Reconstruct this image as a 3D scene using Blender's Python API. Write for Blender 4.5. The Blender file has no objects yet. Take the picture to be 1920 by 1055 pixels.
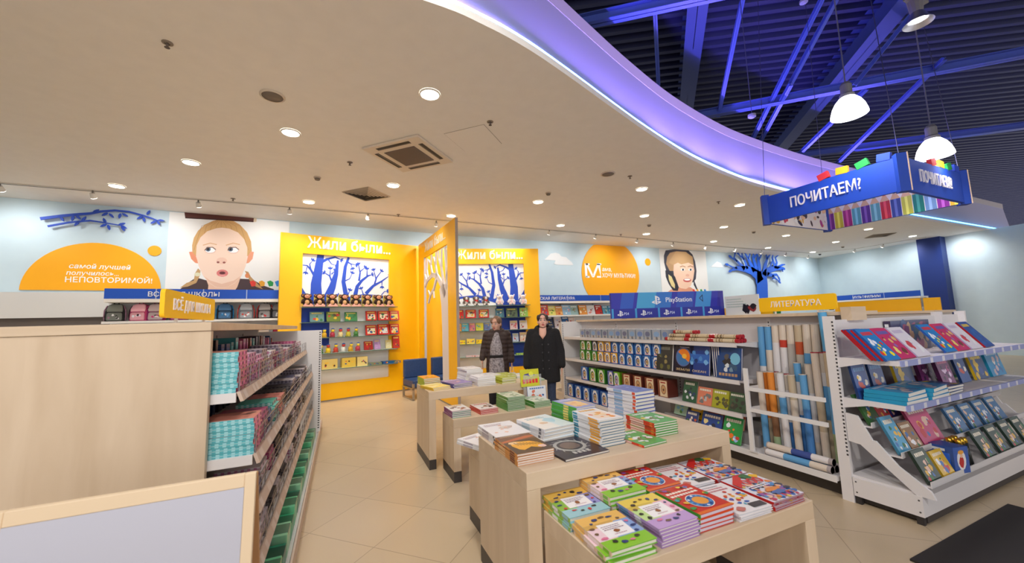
import bpy, math, random
from mathutils import Matrix, Vector
SC = bpy.context.scene
COL = SC.collection
PI = math.pi
def R(d): return math.radians(d)
# ------------------------------------------------------------------ camera
F_PX, CXP, CYP, EYE = 724.06, 963.0, 527.5, 1.52
_y, _p, _r = R(24.128), R(6.024), R(-1.8746)
FW = Vector((math.sin(_y)*math.cos(_p), math.cos(_y)*math.cos(_p), math.sin(_p)))
_rt = Vector((math.cos(_y), -math.sin(_y), 0)); _up = _rt.cross(FW)
RT = math.cos(_r)*_rt + math.sin(_r)*_up; UP = -math.sin(_r)*_rt + math.cos(_r)*_up
CAMPOS = Vector((0, 0, EYE))
cd = bpy.data.cameras.new('camera'); cam = bpy.data.objects.new('camera', cd); COL.objects.link(cam)
cd.sensor_width = 36; cd.lens = F_PX/1920*36; cd.shift_x = -3/1920; cd.shift_y = 0
cd.clip_start = .02; cd.clip_end = 200
cd.dof.use_dof = True; cd.dof.focus_distance = 3.6; cd.dof.aperture_fstop = 2.0
cam.matrix_world = Matrix(((RT.x, UP.x, -FW.x, 0), (RT.y, UP.y, -FW.y, 0), (RT.z, UP.z, -FW.z, EYE), (0, 0, 0, 1)))
SC.camera = cam
# ------------------------------------------------------------------ world, exposure, main lights
SC.view_settings.view_transform = 'Standard'; SC.view_settings.look = 'None'
SC.view_settings.gamma = 1; SC.view_settings.use_curve_mapping = False
SC.view_settings.exposure = 0.3
W = bpy.data.worlds.new('hall_light'); SC.world = W; W.use_nodes = True
W.node_tree.nodes['Background'].inputs[0].default_value = (1.0, .97, .98, 1)
W.node_tree.nodes['Background'].inputs[1].default_value = 1.0
def k2(c): # sRGB 0-255 -> linear
    return tuple(((v/255)/12.92 if v/255 <= .04045 else ((v/255+.055)/1.055)**2.4) for v in c)
def lamp(name, kind, loc, target, power, color=(1, 1, 1), size=.2, size_y=None, angle=120, blend=.6):
    d = bpy.data.lights.new(name, kind); d.energy = power; d.color = color
    if kind == 'AREA':
        d.size = size; d.shape = 'RECTANGLE' if size_y else 'DISK'
        if size_y: d.size_y = size_y
    elif kind == 'SPOT':
        d.shadow_soft_size = size; d.spot_size = R(angle); d.spot_blend = blend
    else: d.shadow_soft_size = size
    o = bpy.data.objects.new(name, d); COL.objects.link(o); o.location = loc
    o.rotation_euler = (Vector(target)-Vector(loc)).to_track_quat('-Z', 'Y').to_euler()
    return o
DOWN_W, WASH_W, BAY_W, FILL_W = 66, 44, 60, 300
# ------------------------------------------------------------------ pixel rays -> points on the real surfaces
def ray(x, y): return RT*(x-CXP) - UP*(y-CYP) + FW*F_PX
def onpl(x, y, p, n):
    d = ray(x, y); n = Vector(n); return CAMPOS + d*((Vector(p)-CAMPOS).dot(n)/d.dot(n))
def Zp(x, y, z): return onpl(x, y, (0, 0, z), (0, 0, 1))
def Yp(x, y, v): return onpl(x, y, (0, v, 0), (0, 1, 0))
def Xp(x, y, v): return onpl(x, y, (v, 0, 0), (1, 0, 0))
def Dp(x, y, d): return CAMPOS + ray(x, y)*(d/F_PX)
def vn(deg): return Vector((-math.sin(R(deg)), math.cos(R(deg)), 0))
def vd(deg): return Vector((math.cos(R(deg)), math.sin(R(deg)), 0))
# ------------------------------------------------------------------ materials
def mat(name, rough=.5, metal=0., col=(200, 200, 200), attr=False, emit=0., coat=0.):
    m = bpy.data.materials.new(name); m.use_nodes = True; nt = m.node_tree; b = nt.nodes['Principled BSDF']
    b.inputs['Roughness'].default_value = rough; b.inputs['Metallic'].default_value = metal
    b.inputs['Coat Weight'].default_value = coat
    c = (*k2(col), 1); b.inputs['Base Color'].default_value = c
    if attr:
        a = nt.nodes.new('ShaderNodeAttribute'); a.attribute_name = 'Col'
        nt.links.new(a.outputs['Color'], b.inputs['Base Color'])
    if emit:
        b.inputs['Emission Color'].default_value = c; b.inputs['Emission Strength'].default_value = emit
    return m
def ramp_mat(name, c0, c1, scale, stretch=(1, 1, 1), rough=.5, detail=4, bump=0., dist=0.):
    m = mat(name, rough); nt = m.node_tree; b = nt.nodes['Principled BSDF']
    tc = nt.nodes.new('ShaderNodeTexCoord'); mp = nt.nodes.new('ShaderNodeMapping'); mp.inputs['Scale'].default_value = stretch
    n = nt.nodes.new('ShaderNodeTexNoise'); n.inputs['Scale'].default_value = scale; n.inputs['Detail'].default_value = detail
    n.inputs['Distortion'].default_value = dist
    r = nt.nodes.new('ShaderNodeValToRGB'); r.color_ramp.elements[0].color = (*k2(c0), 1); r.color_ramp.elements[1].color = (*k2(c1), 1)
    r.color_ramp.elements[0].position = .3; r.color_ramp.elements[1].position = .7
    L = nt.links; L.new(tc.outputs['Object'], mp.inputs[0]); L.new(mp.outputs[0], n.inputs['Vector'])
    L.new(n.outputs['Fac'], r.inputs[0]); L.new(r.outputs[0], b.inputs['Base Color'])
    if bump:
        bp = nt.nodes.new('ShaderNodeBump'); bp.inputs['Strength'].default_value = bump
        L.new(n.outputs['Fac'], bp.inputs['Height']); L.new(bp.outputs[0], b.inputs['Normal'])
    return m
M_PRINT = mat('printed_gloss', .28, attr=True)
M_MATTE = mat('painted_matte', .6, attr=True)
M_METAL = mat('brushed_metal', .3, .9, attr=True)
M_WHITE = mat('white_powder_coat', .4, col=(226, 222, 222))
M_PAPER = mat('paper_edges', .7, attr=True)
M_WOOD = ramp_mat('maple_laminate', (206, 182, 152), (222, 200, 172), 3.0, (3, 3, .35), .42, 5, 0, .6)
M_WOODH = ramp_mat('maple_laminate_lengthwise', (208, 184, 154), (222, 200, 172), 3.0, (.35, 3, 3), .42, 5, 0, .6)
M_PLINTH = mat('dark_plinth', .45, col=(62, 56, 54))
M_YEL = mat('yellow_laminate', .38, col=(255, 190, 0))
M_GLASS = mat('green_glass', .05, col=(200, 225, 215)); M_GLASS.node_tree.nodes['Principled BSDF'].inputs['Transmission Weight'].default_value = .85
M_CLEAR = mat('clear_plastic', .12, col=(235, 240, 245)); M_CLEAR.node_tree.nodes['Principled BSDF'].inputs['Alpha'].default_value = .22
M_FILM = mat('cloudy_plastic_film', .2, col=(205, 212, 210)); M_FILM.node_tree.nodes['Principled BSDF'].inputs['Alpha'].default_value = .55
M_CEIL = ramp_mat('ceiling_paint', (234, 229, 222), (238, 233, 226), 6, (1, 1, 1), .8)
M_WALL = ramp_mat('pale_blue_wall_paint', (202, 221, 229), (206, 225, 232), 4, (1, 1, 1), .7)
M_LAMP = mat('lamp_diffuser', .4, col=(255, 250, 240), emit=14)
M_SPOT = mat('spot_lens', .4, col=(255, 252, 245), emit=12)
M_LED = mat('violet_led', .4, col=(90, 190, 255), emit=7)
M_PLUSH = mat('plush_fabric', .95, attr=True)
M_NAVY = ramp_mat('navy_leatherette', (38, 62, 104), (44, 70, 114), 30, (1, 1, 1), .42, 3, .08)
M_SKIN = mat('skin', .55, col=(222, 168, 146)); M_SKIN.node_tree.nodes['Principled BSDF'].inputs['Subsurface Weight'].default_value = .05
M_CLOTH = mat('cloth', .85, attr=True)
# ------------------------------------------------------------------ geometry collector
I4 = Matrix.Identity(4)
_txt = {}
def frame(o, ux, uy):
    ux = Vector(ux).normalized(); uy = Vector(uy); uz = ux.cross(uy).normalized(); uy = uz.cross(ux)
    return Matrix(((ux.x, uy.x, uz.x, o[0]), (ux.y, uy.y, uz.y, o[1]), (ux.z, uy.z, uz.z, o[2]), (0, 0, 0, 1)))
class G:
    def __init__(s, M=None): s.v = []; s.f = []; s.c = []; s.M = M or I4; s.lay = 0
    def add(s, vs, fs, col=(200, 200, 200)):
        b = len(s.v); s.v += [tuple(s.M @ Vector(v)) for v in vs]; c = k2(col)
        for f in fs: s.f.append([i+b for i in f]); s.c.append(c)
        return s
    def box(s, x0, x1, y0, y1, z0, z1, col=(200, 200, 200)):
        vs = [(x, y, z) for z in (z0, z1) for y in (y0, y1) for x in (x0, x1)]
        return s.add(vs, [(0, 2, 3, 1), (4, 5, 7, 6), (0, 1, 5, 4), (2, 6, 7, 3), (0, 4, 6, 2), (1, 3, 7, 5)], col)
    def poly(s, pts, col): return s.add(pts, [tuple(range(len(pts)))], col)
    def flat(s, pts, col, z=None):          # 2-D polygon printed on the local z plane, one ink layer above the last
        s.lay += 1; h = s.lay*6e-5 if z is None else z
        return s.add([(p[0], p[1], h) for p in pts], [tuple(range(len(pts)))], col)
    def rect(s, x0, x1, y0, y1, col, z=None): return s.flat([(x0, y0), (x1, y0), (x1, y1), (x0, y1)], col, z)
    def disc(s, x, y, rx, ry, col, n=14, z=None, rot=0):
        c, q = math.cos(rot), math.sin(rot)
        return s.flat([(x+rx*math.cos(t)*c-ry*math.sin(t)*q, y+rx*math.cos(t)*q+ry*math.sin(t)*c) for t in [2*PI*i/n for i in range(n)]], col, z)
    def stroke(s, pts, ws, col, z=None, h=0):   # tapered band along a path (flat, or h thick)
        L, Rr = [], []
        for i, p in enumerate(pts):
            a = pts[max(0, i-1)]; b = pts[min(len(pts)-1, i+1)]; dx, dy = b[0]-a[0], b[1]-a[1]; l = math.hypot(dx, dy) or 1
            w = (ws[i] if isinstance(ws, (list, tuple)) else ws)/2
            L.append((p[0]-dy/l*w, p[1]+dx/l*w)); Rr.append((p[0]+dy/l*w, p[1]-dx/l*w))
        return s.slab(Rr+L[::-1], h, col) if h else s.flat(Rr+L[::-1], col, z)
    def slab(s, pts, h, col, z=0):
        n = len(pts); vs = [(p[0], p[1], z) for p in pts]+[(p[0], p[1], z+h) for p in pts]
        return s.add(vs, [tuple(range(n))[::-1], tuple(range(n, 2*n))]+[(i, (i+1) % n, n+(i+1) % n, n+i) for i in range(n)], col)
    def cyl(s, p0, p1, r0, col, r1=None, n=12, caps=True):
        r1 = r0 if r1 is None else r1; p0 = Vector(p0); p1 = Vector(p1); d = (p1-p0).normalized()
        a = d.orthogonal().normalized(); b = d.cross(a)
        vs = [p+(a*math.cos(2*PI*i/n)+b*math.sin(2*PI*i/n))*r for p, r in ((p0, r0), (p1, r1)) for i in range(n)]
        fs = [(i, (i+1) % n, n+(i+1) % n, n+i) for i in range(n)]
        if caps: fs += [tuple(range(n))[::-1], tuple(range(n, 2*n))]
        return s.add(vs, fs, col)
    def tube(s, pts, r, col, n=8):
        for i in range(len(pts)-1): s.cyl(pts[i], pts[i+1], r if not isinstance(r, (list, tuple)) else r[i], col, None if not isinstance(r, (list, tuple)) else r[i+1], n)
        return s
    def lathe(s, prof, col, n=24, o=(0, 0, 0)):
        vs = [(o[0]+r*math.cos(2*PI*i/n), o[1]+r*math.sin(2*PI*i/n), o[2]+z) for r, z in prof for i in range(n)]
        fs = [(k*n+i, k*n+(i+1) % n, (k+1)*n+(i+1) % n, (k+1)*n+i) for k in range(len(prof)-1) for i in range(n)]
        return s.add(vs, fs, col)
    def ell(s, c, r, col, nu=12, nv=8, rot=None):
        Q = rot or Matrix.Identity(3); c = Vector(c)
        vs = [c+Q @ Vector((r[0]*math.sin(PI*j/nv)*math.cos(2*PI*i/nu), r[1]*math.sin(PI*j/nv)*math.sin(2*PI*i/nu), r[2]*math.cos(PI*j/nv))) for j in range(1, nv) for i in range(nu)]
        vs = [c+Q @ Vector((0, 0, r[2]))]+vs+[c-Q @ Vector((0, 0, r[2]))]; e = len(vs)-1
        fs = [(0, 1+i, 1+(i+1) % nu) for i in range(nu)]+[(1+j*nu+i, 1+(j+1)*nu+i, 1+(j+1)*nu+(i+1) % nu, 1+j*nu+(i+1) % nu) for j in range(nv-2) for i in range(nu)]
        fs += [(e, e-nu+(i+1) % nu, e-nu+i) for i in range(nu)]
        return s.add(vs, fs, col)
    def loft(s, secs, col, n=16, caps=True):   # secs: (cx,cy,z,rx,ry[,power])
        vs = []
        for q in secs:
            cx, cy, z, rx, ry = q[:5]; e = 2/(q[5] if len(q) > 5 else 2)
            for i in range(n):
                t = 2*PI*i/n; c, d = math.cos(t), math.sin(t)
                vs.append((cx+rx*math.copysign(abs(c)**e, c), cy+ry*math.copysign(abs(d)**e, d), z))
        m = len(secs); fs = [(k*n+i, k*n+(i+1) % n, (k+1)*n+(i+1) % n, (k+1)*n+i) for k in range(m-1) for i in range(n)]
        if caps: fs += [tuple(range(n))[::-1], tuple(range((m-1)*n, m*n))]
        return s.add(vs, fs, col)
    def text(s, body, x, y, size, col, bold=0., width=None, align='CENTER', h=0., shear=0., z=None, serif=0.):
        key = (body, bold, shear)
        if key not in _txt:
            c = bpy.data.curves.new('t', 'FONT'); c.body = body; c.offset = bold; c.resolution_u = 2; c.shear = shear
            o = bpy.data.objects.new('t', c); COL.objects.link(o); dg = bpy.context.evaluated_depsgraph_get()
            m = bpy.data.meshes.new_from_object(o.evaluated_get(dg))
            _txt[key] = ([tuple(v.co) for v in m.vertices], [tuple(p.vertices) for p in m.polygons])
            bpy.data.objects.remove(o); bpy.data.curves.remove(c); bpy.data.meshes.remove(m)
        vs, fs = _txt[key]
        x0 = min(v[0] for v in vs); x1 = max(v[0] for v in vs); y0 = min(v[1] for v in vs)
        sx = width/(x1-x0) if width else size; ox = {'CENTER': (x0+x1)/2, 'LEFT': x0, 'RIGHT': x1}[align]
        s.lay += 1; zz = s.lay*6e-5 if z is None else z
        P = [((v[0]-ox)*sx+x, v[1]*size+y) for v in vs]
        s.add([(p[0], p[1], zz+h) for p in P], fs, col)
        if h:                                  # side walls of raised letters
            cnt = {}
            for f in fs:
                for i in range(len(f)):
                    e = (f[i], f[(i+1) % len(f)]); cnt[e] = cnt.get(e, 0)+1
            for a, b in list(cnt):
                if (b, a) not in cnt: s.add([(*P[a], zz), (*P[b], zz), (*P[b], zz+h), (*P[a], zz+h)], [(0, 1, 2, 3)], col)
        return s
    def mesh(s, name, mats, smooth=False):
        me = bpy.data.meshes.new(name); me.from_pydata(s.v, [], s.f)
        a = me.color_attributes.new('Col', 'FLOAT_COLOR', 'CORNER'); buf = []
        for p, c in zip(me.polygons, s.c): buf += [*c, 1.0]*p.loop_total
        a.data.foreach_set('color', buf); me.materials.append(mats)
        if smooth: me.shade_smooth()
        return me
def tag(o, label=None, cat=None, group=None, kind=None):
    if label: o['label'] = label
    if cat: o['category'] = cat
    if group: o['group'] = group
    if kind: o['kind'] = kind
    return o
def link(o, parent=None):
    COL.objects.link(o)
    if parent is not None: o.parent = parent
    return o
def obj(name, g, m, parent=None, smooth=False, bevel=0., label=None):
    o = link(bpy.data.objects.new(name, g.mesh(name, m, smooth) if isinstance(g, G) else g), parent)
    if bevel:
        b = o.modifiers.new('bevel', 'BEVEL'); b.width = bevel; b.segments = 2; b.limit_method = 'ANGLE'
    if label: o['label'] = label
    return o
def thing(name, label, cat, loc=(0, 0, 0), rz=0., group=None, rot=None):
    o = link(bpy.data.objects.new(name, None)); o.location = loc; o.rotation_euler = rot or (0, 0, rz); o.empty_display_size = .1
    return tag(o, label, cat, group)
def struct(name, g, m, label=None, smooth=False, bevel=0.):
    return tag(obj(name, g, m, None, smooth, bevel), label, None, None, 'structure')
def dup(root, loc=None, rot=None, label=None, group=None):
    c = root.copy(); COL.objects.link(c)
    if loc is not None: c.location = loc
    if rot is not None: c.rotation_euler = rot
    if label: c['label'] = label
    if group: c['group'] = group
    for ch in root.children:
        d = ch.copy(); COL.objects.link(d); d.parent = c
        for gc in ch.children:
            e = gc.copy(); COL.objects.link(e); e.parent = d
    return c
NTH = 'first second third fourth fifth sixth seventh eighth ninth tenth eleventh twelfth thirteenth fourteenth fifteenth sixteenth seventeenth eighteenth nineteenth twentieth'.split()
def nth(i): return NTH[i] if i < 20 else 'twenty-'+NTH[i-20]
def from_top(k, n): return 'topmost' if k == n-1 else ('bottom' if k == 0 else nth(n-1-k)+' from top')
def shade(c, f): return tuple(max(0, min(255, v*f)) for v in c)
# ================================================================== the room
CEIL = 4.0
# floor: beige porcelain tiles laid diagonally
mf = mat('porcelain_tiles', .3); nt = mf.node_tree; bs = nt.nodes['Principled BSDF']
tc = nt.nodes.new('ShaderNodeTexCoord'); mp = nt.nodes.new('ShaderNodeMapping'); mp.inputs['Rotation'].default_value = (0, 0, R(45)); mp.inputs['Location'].default_value = (.18, .1, 0)
br = nt.nodes.new('ShaderNodeTexBrick'); br.offset = 0; br.inputs['Scale'].default_value = 1.0
br.inputs['Brick Width'].default_value = .6; br.inputs['Row Height'].default_value = .6; br.inputs['Mortar Size'].default_value = .0035
br.inputs['Color1'].default_value = (*k2((200, 180, 150)), 1); br.inputs['Color2'].default_value = (*k2((195, 175, 145)), 1); br.inputs['Mortar'].default_value = (*k2((166, 146, 120)), 1)
nt.links.new(tc.outputs['Object'], mp.inputs[0]); nt.links.new(mp.outputs[0], br.inputs['Vector']); nt.links.new(br.outputs[0], bs.inputs['Base Color'])
g = G(); g.box(-9, 22, -5, 11.2, -.1, 0); struct('floor', g, mf)
# walls
WA0, WA1, WB1, WC1 = Vector((-9, 9.33, 0)), Vector((3.2, 10.4, 0)), Vector((20.1, 10.4, 0)), Vector((17.6, -2.933, 0))
def wall(name, a, b, h=CEIL, th=.15, m=M_WALL):
    d = (b-a).normalized(); n = Vector((-d.y, d.x, 0)); g = G()
    g.M = frame(a, d, n); l = (b-a).length
    g.box(0, l, 0, th, 0, h); return struct(name, g, m)
wall('wall_back_left', WA0, WA1); wall('wall_back_right', WA1, WB1); wall('wall_right', WB1, WC1)
wall('wall_left', Vector((-9, -5, 0)), Vector((-9, 9.4, 0)), CEIL)
nA = Vector((-(WA1-WA0).normalized().y, (WA1-WA0).normalized().x, 0)); nB = Vector((0, 1, 0)); nC = Vector((-(WC1-WB1).normalized().y, (WC1-WB1).normalized().x, 0))
def wA(x, y, off=0.): return onpl(x, y, WA0-nA*off, nA)
def wB(x, y, off=0.): return onpl(x, y, WB1-nB*off, nB)
def wC(x, y, off=0.): return onpl(x, y, WB1-nC*off, nC)
# curved edge of the lowered ceiling
C1 = [(-9, 3.0), (-3, 2.86), (-1, 2.74), (.54, 2.737), (1.07, 2.802), (1.536, 2.924), (2.108, 3.134), (2.861, 3.433), (3.857, 3.815), (5.112, 4.233), (6.543, 4.576), (7.748, 4.757), (10, 4.93), (13, 4.98), (22, 5.0)]
def smooth_path(P, n=6):
    out = []
    for i in range(len(P)-1):
        a = Vector(P[max(0, i-1)]); b = Vector(P[i]); c = Vector(P[i+1]); d = Vector(P[min(len(P)-1, i+2)])
        for k in range(n):
            t = k/n; out.append(.5*((2*b)+(c-a)*t+(2*a-5*b+4*c-d)*t*t+(3*b-a-3*c+d)*t**3))
    return out+[Vector(P[-1])]
C1s = smooth_path(C1)
def offs(P, d):
    o = []
    for i, p in enumerate(P):
        t = (P[min(len(P)-1, i+1)]-P[max(0, i-1)]).normalized(); o.append(p+Vector((-t.y, t.x))*d)
    return o
def strip(g, pa, za, pb, zb, col=(200, 200, 200)):
    for i in range(len(pa)-1):
        g.add([(*pa[i], za), (*pa[i+1], za), (*pb[i+1], zb), (*pb[i], zb)], [(0, 1, 2, 3)], col)
def backy(x): return (9.33+(x+9)*(1.07/12.2) if x < 3.2 else 10.4)+.1
g = G()
back = [Vector((p.x, backy(p.x))) for p in C1s]
strip(g, C1s, CEIL, back, CEIL)                                    # soffit
strip(g, C1s, CEIL, C1s, CEIL+.07); c05 = offs(C1s, .03); strip(g, C1s, CEIL+.07, c05, CEIL+.07)
c14 = offs(C1s, .14); strip(g, c05, CEIL+.07, c05, CEIL+.03); strip(g, c05, CEIL+.03, c14, CEIL+.03)
strip(g, back, CEIL, back, CEIL+.02)
struct('ceiling', g, M_CEIL)
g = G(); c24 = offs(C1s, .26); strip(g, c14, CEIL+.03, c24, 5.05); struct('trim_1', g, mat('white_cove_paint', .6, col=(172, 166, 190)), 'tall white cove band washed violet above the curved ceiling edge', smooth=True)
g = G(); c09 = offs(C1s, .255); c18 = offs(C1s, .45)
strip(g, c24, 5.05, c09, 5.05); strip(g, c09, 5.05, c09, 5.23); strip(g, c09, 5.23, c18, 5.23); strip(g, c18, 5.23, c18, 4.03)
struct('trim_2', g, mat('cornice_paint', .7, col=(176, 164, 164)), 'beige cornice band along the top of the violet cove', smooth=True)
g = G(); cl = offs(C1s, .07); g.tube([(p.x, p.y, CEIL+.15) for p in cl], .015, (150, 150, 255), 6)
tag(obj('led_strip', g, M_LED), 'glowing violet light strip following the curved edge of the ceiling', 'light strip')
for i in range(12, len(C1s)-1, 6):                                  # its glow on the cove
    a, b = cl[i], cl[min(i+6, len(cl)-1)]; m = (a+b)/2; L = (b-a).length; t = (b-a).normalized(); nn = Vector((-t.y, t.x))
    if m.x > 12: break
    l = lamp('cove_glow', 'AREA', (m.x-nn.x*.03, m.y-nn.y*.03, CEIL+.1), (m.x+nn.x*.14, m.y+nn.y*.14, CEIL+.55), 38*L, (.31, .21, 1), L, .03)
    t3 = Vector((t.x, t.y, 0)); zv = (Vector(l.location)-Vector((m.x+nn.x*.14, m.y+nn.y*.14, CEIL+.55))).normalized(); yv = zv.cross(t3)
    l.rotation_euler = Matrix((t3, yv, zv)).transposed().to_euler()
# light slot along the back of the ceiling with small spotlights
SLOT = [(-9, 8.7), (-3.95, 8.78), (.84, 8.82), (4.67, 9.01), (8.38, 9.2), (12.9, 9.5), (17.9, 9.52), (18.75, 8.3), (18.5, 6.2)]
g = G()
for i in range(len(SLOT)-1):
    a, b = Vector((*SLOT[i], 0)), Vector((*SLOT[i+1], 0)); g.M = frame((a.x, a.y, CEIL), b-a, Vector((0, 0, 1)).cross(b-a)); L = (b-a).length
    g.box(0, L, -.03, .03, -.008, -.001, (104, 98, 90)); g.box(0, L, -.05, -.03, -.014, -.001, (215, 208, 196))
g.M = I4
tag(obj('track_rail', g, M_MATTE), 'thin dark light track running along the ceiling near the back wall', 'lighting track')
spx = [(174, 356), (372, 374), (543, 388), (690, 399), (818, 413), (1030, 430), (1117, 438), (1195, 446), (1262, 453), (1323, 459), (1378, 464), (1428, 469), (1474, 473), (1516, 478), (1603, 466)]
spots = [(-6.0, 8.72), (-5, 8.74)]+[tuple(Zp(*q, CEIL)[:2]) for q in spx]+[(18.6, 7.4)]
def spot_proto():
    t = thing('track_spotlight', '', 'spotlight')
    g = G(); g.cyl((0, 0, 0), (0, 0, -.05), .012, (120, 116, 110)); g.cyl((0, -.01, -.05), (0, .05, -.11), .034, (225, 222, 215), .045, 12); obj('housing', g, M_MATTE, t)
    g = G(); g.cyl((0, .049, -.109), (0, .052, -.112), .043, (255, 255, 255)); obj('lens', g, M_SPOT, t); return t
tp = None
for i, p in enumerate(spots):
    if i < 2: lb = nth(i)+' small white track spotlight counted from the wall end beyond the blue branch mural'
    else: lb = nth(i-2)+' small white track spotlight counted along the rail from the blue branch mural'
    if tp is None: tp = spot_proto(); t = tp
    else: t = dup(tp)
    t.location = (p[0], p[1], CEIL-.009); t['label'] = lb; t['group'] = 'spotlights on the back track'
for i in range(15):                                                 # wall washing
    x = -7+i*1.85; y = 8.75 if x < 1 else 9.05 if x < 6 else 9.3
    wy = backy(x); lamp('wall_wash', 'SPOT', (x, y-.02, CEIL-.13), (x, wy, 2.55), WASH_W, (.97, .98, 1), .12, None, 125, .9)
for y in (8.8, 7.0, 5.6): lamp('wall_wash', 'SPOT', (18.4, y, CEIL-.13), (19.6, y-.2, 2.3), WASH_W*1.2, (.97, .98, 1), .12, None, 125, .9)
# recessed downlights
dpx = [(806, 176), (545, 248), (358, 304), (219, 348), (737, 347), (579, 378), (846, 404), (1203, 354), (1009, 378), (1387, 384), (1208, 404), (1051, 422), (1357, 425), (1212, 438), (1474, 441), (1338, 452), (1440, 464), (1524, 472), (1567, 453), (1628, 429), (1711, 442)]
dloc = [Zp(*q, CEIL) for q in dpx]
dtxt = ['large round downlight just below the violet cove, above the air conditioner', 'bright downlight between the round speaker and the air conditioner', 'bright downlight third from the dark upper ceiling corner', 'bright downlight above the blue branch mural', 'downlight beside the square air diffuser grille', 'small downlight above the yellow storytelling panel', 'downlight touching the top of the yellow divider', 'downlight near the small dark sprinkler under the cove', 'downlight beside the smoke detector above the cloud mural', 'downlight close to the hanging blue sign', 'downlight above the dotted orange wall circle', 'downlight just off the track above the big orange disc', 'downlight between the blue sign and the boy portrait', 'downlight above the wall between orange disc and boy portrait', 'downlight below the hanging sign corner', 'small downlight near the track above the boy portrait', 'small downlight above the blue tree cutout', 'small downlight nearest the far wall corner', 'downlight over the far corner of the blue wall', 'downlight under the pencil print of the hanging sign', 'downlight beside the dark blue column']
def dl_proto():
    t = thing('downlight', '', 'ceiling light'); g = G()
    g.lathe([(.112, 0), (.112, -.012), (.098, -.016), (.094, -.004)], (238, 232, 222), 28); obj('rim', g, M_MATTE, t, True)
    g = G(); g.lathe([(.0001, -.010), (.096, -.010), (.096, 0)], (255, 250, 240), 28); obj('diffuser', g, M_LAMP, t); return t
dpro = dl_proto()
for i, p in enumerate(dloc):
    t = dpro if i == 0 else dup(dpro); t.location = (p.x, p.y, CEIL-.001); t['label'] = dtxt[i]; t['group'] = 'round downlights in the beige ceiling'
for p in dloc: lamp('downlight_beam', 'SPOT', (p.x, p.y, CEIL-.04), (p.x, p.y, 0), DOWN_W, (1, .96, .9), .09, None, 130, .8)
for x, y in ((-5, 6.9), (-6.4, 8.3)): lamp('downlight_beam', 'SPOT', (x, y, CEIL-.04), (x, y, 0), DOWN_W, (1, .96, .9), .09, None, 130, .8)
# ceiling fittings
p = [Zp(*q, CEIL) for q in ((678, 276), (783, 249), (850, 301), (756, 320))]; c = sum(p, Vector())/4
t = thing('air_conditioner', 'square ceiling cassette air conditioner with a brown louvred grille', 'air conditioner', c, R(45)); h = .46
g = G(); g.box(-h, h, -h, h, -.035, 0, (222, 208, 190)); obj('panel', g, M_MATTE, t, bevel=.012)
g = G(); g.box(-.25, .25, -.25, .25, -.042, -.034, (112, 96, 84))
for i in range(24): g.box(-.245, .245, -.245+i*.0205, -.236+i*.0205, -.047, -.041, (134, 116, 102))
obj('intake_grille', g, M_MATTE, t)
for k in range(4):
    g = G(); g.M = Matrix.Rotation(k*PI/2, 4, 'Z'); g.box(-.27, .27, .335, .4, -.038, -.034, (48, 42, 38)); g.box(-.27, .27, .345, .352, -.041, -.036, (150, 136, 122)); obj('air_outlet', g, M_MATTE, t)
p = [Zp(*q, CEIL) for q in ((650, 360), (688, 349), (728, 368), (684, 376))]; c = sum(p, Vector())/4
t = thing('air_diffuser', 'square ceiling air diffuser with concentric dark slots', 'air vent', c, R(45)); g = G()
for k in range(6):
    a, b = .31-k*.05, .285-k*.05
    for q in range(4): g.M = Matrix.Rotation(q*PI/2, 4, 'Z'); g.add([(-a, a, -.004-k*.006), (a, a, -.004-k*.006), (b, b, -.02-k*.004), (-b, b, -.02-k*.004)], [(0, 1, 2, 3), (3, 2, 1, 0)], (206, 192, 174))
obj('slats', g, M_MATTE, t)
g = G(); g.box(-.3, .3, -.3, .3, -.003, -.001, (52, 46, 42)); obj('duct_opening', g, M_MATTE, t)
p = Zp(1650, 441, CEIL); t2 = dup(t, p, label='ceiling air diffuser close to the dark blue column'); t['group'] = t2['group'] = 'square air diffusers'
p = [Zp(*q, CEIL) for q in ((833, 250), (907, 234), (940, 269), (872, 283))]; c = sum(p, Vector())/4
g = G(); g.M = Matrix.Translation(c) @ Matrix.Rotation(R(45), 4, 'Z'); g.box(-.29, .29, -.29, .29, -.002, -.0005, (150, 138, 122)); g.box(-.285, .285, -.285, .285, -.005, -.001, (236, 231, 224))
tag(obj('access_hatch', g, M_MATTE), 'flush square access hatch in the ceiling beside the air conditioner', 'hatch')
for i, (q, lb) in enumerate((((511, 179), 'round grey ceiling speaker near the dark end of the ceiling'), ((1140, 325), 'round ceiling speaker under the middle of the violet cove'))):
    p = Zp(*q, CEIL); t = thing('ceiling_speaker', lb, 'speaker', p, 0, 'ceiling speakers'); g = G(); g.lathe([(.12, 0), (.12, -.012), (.1, -.016)], (210, 196, 178), 28); obj('bezel', g, M_MATTE, t, True)
    g = G(); g.lathe([(.0001, -.017), (.1, -.013), (.1, -.002)], (120, 108, 96), 28); obj('grille', g, M_MATTE, t, True)
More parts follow.
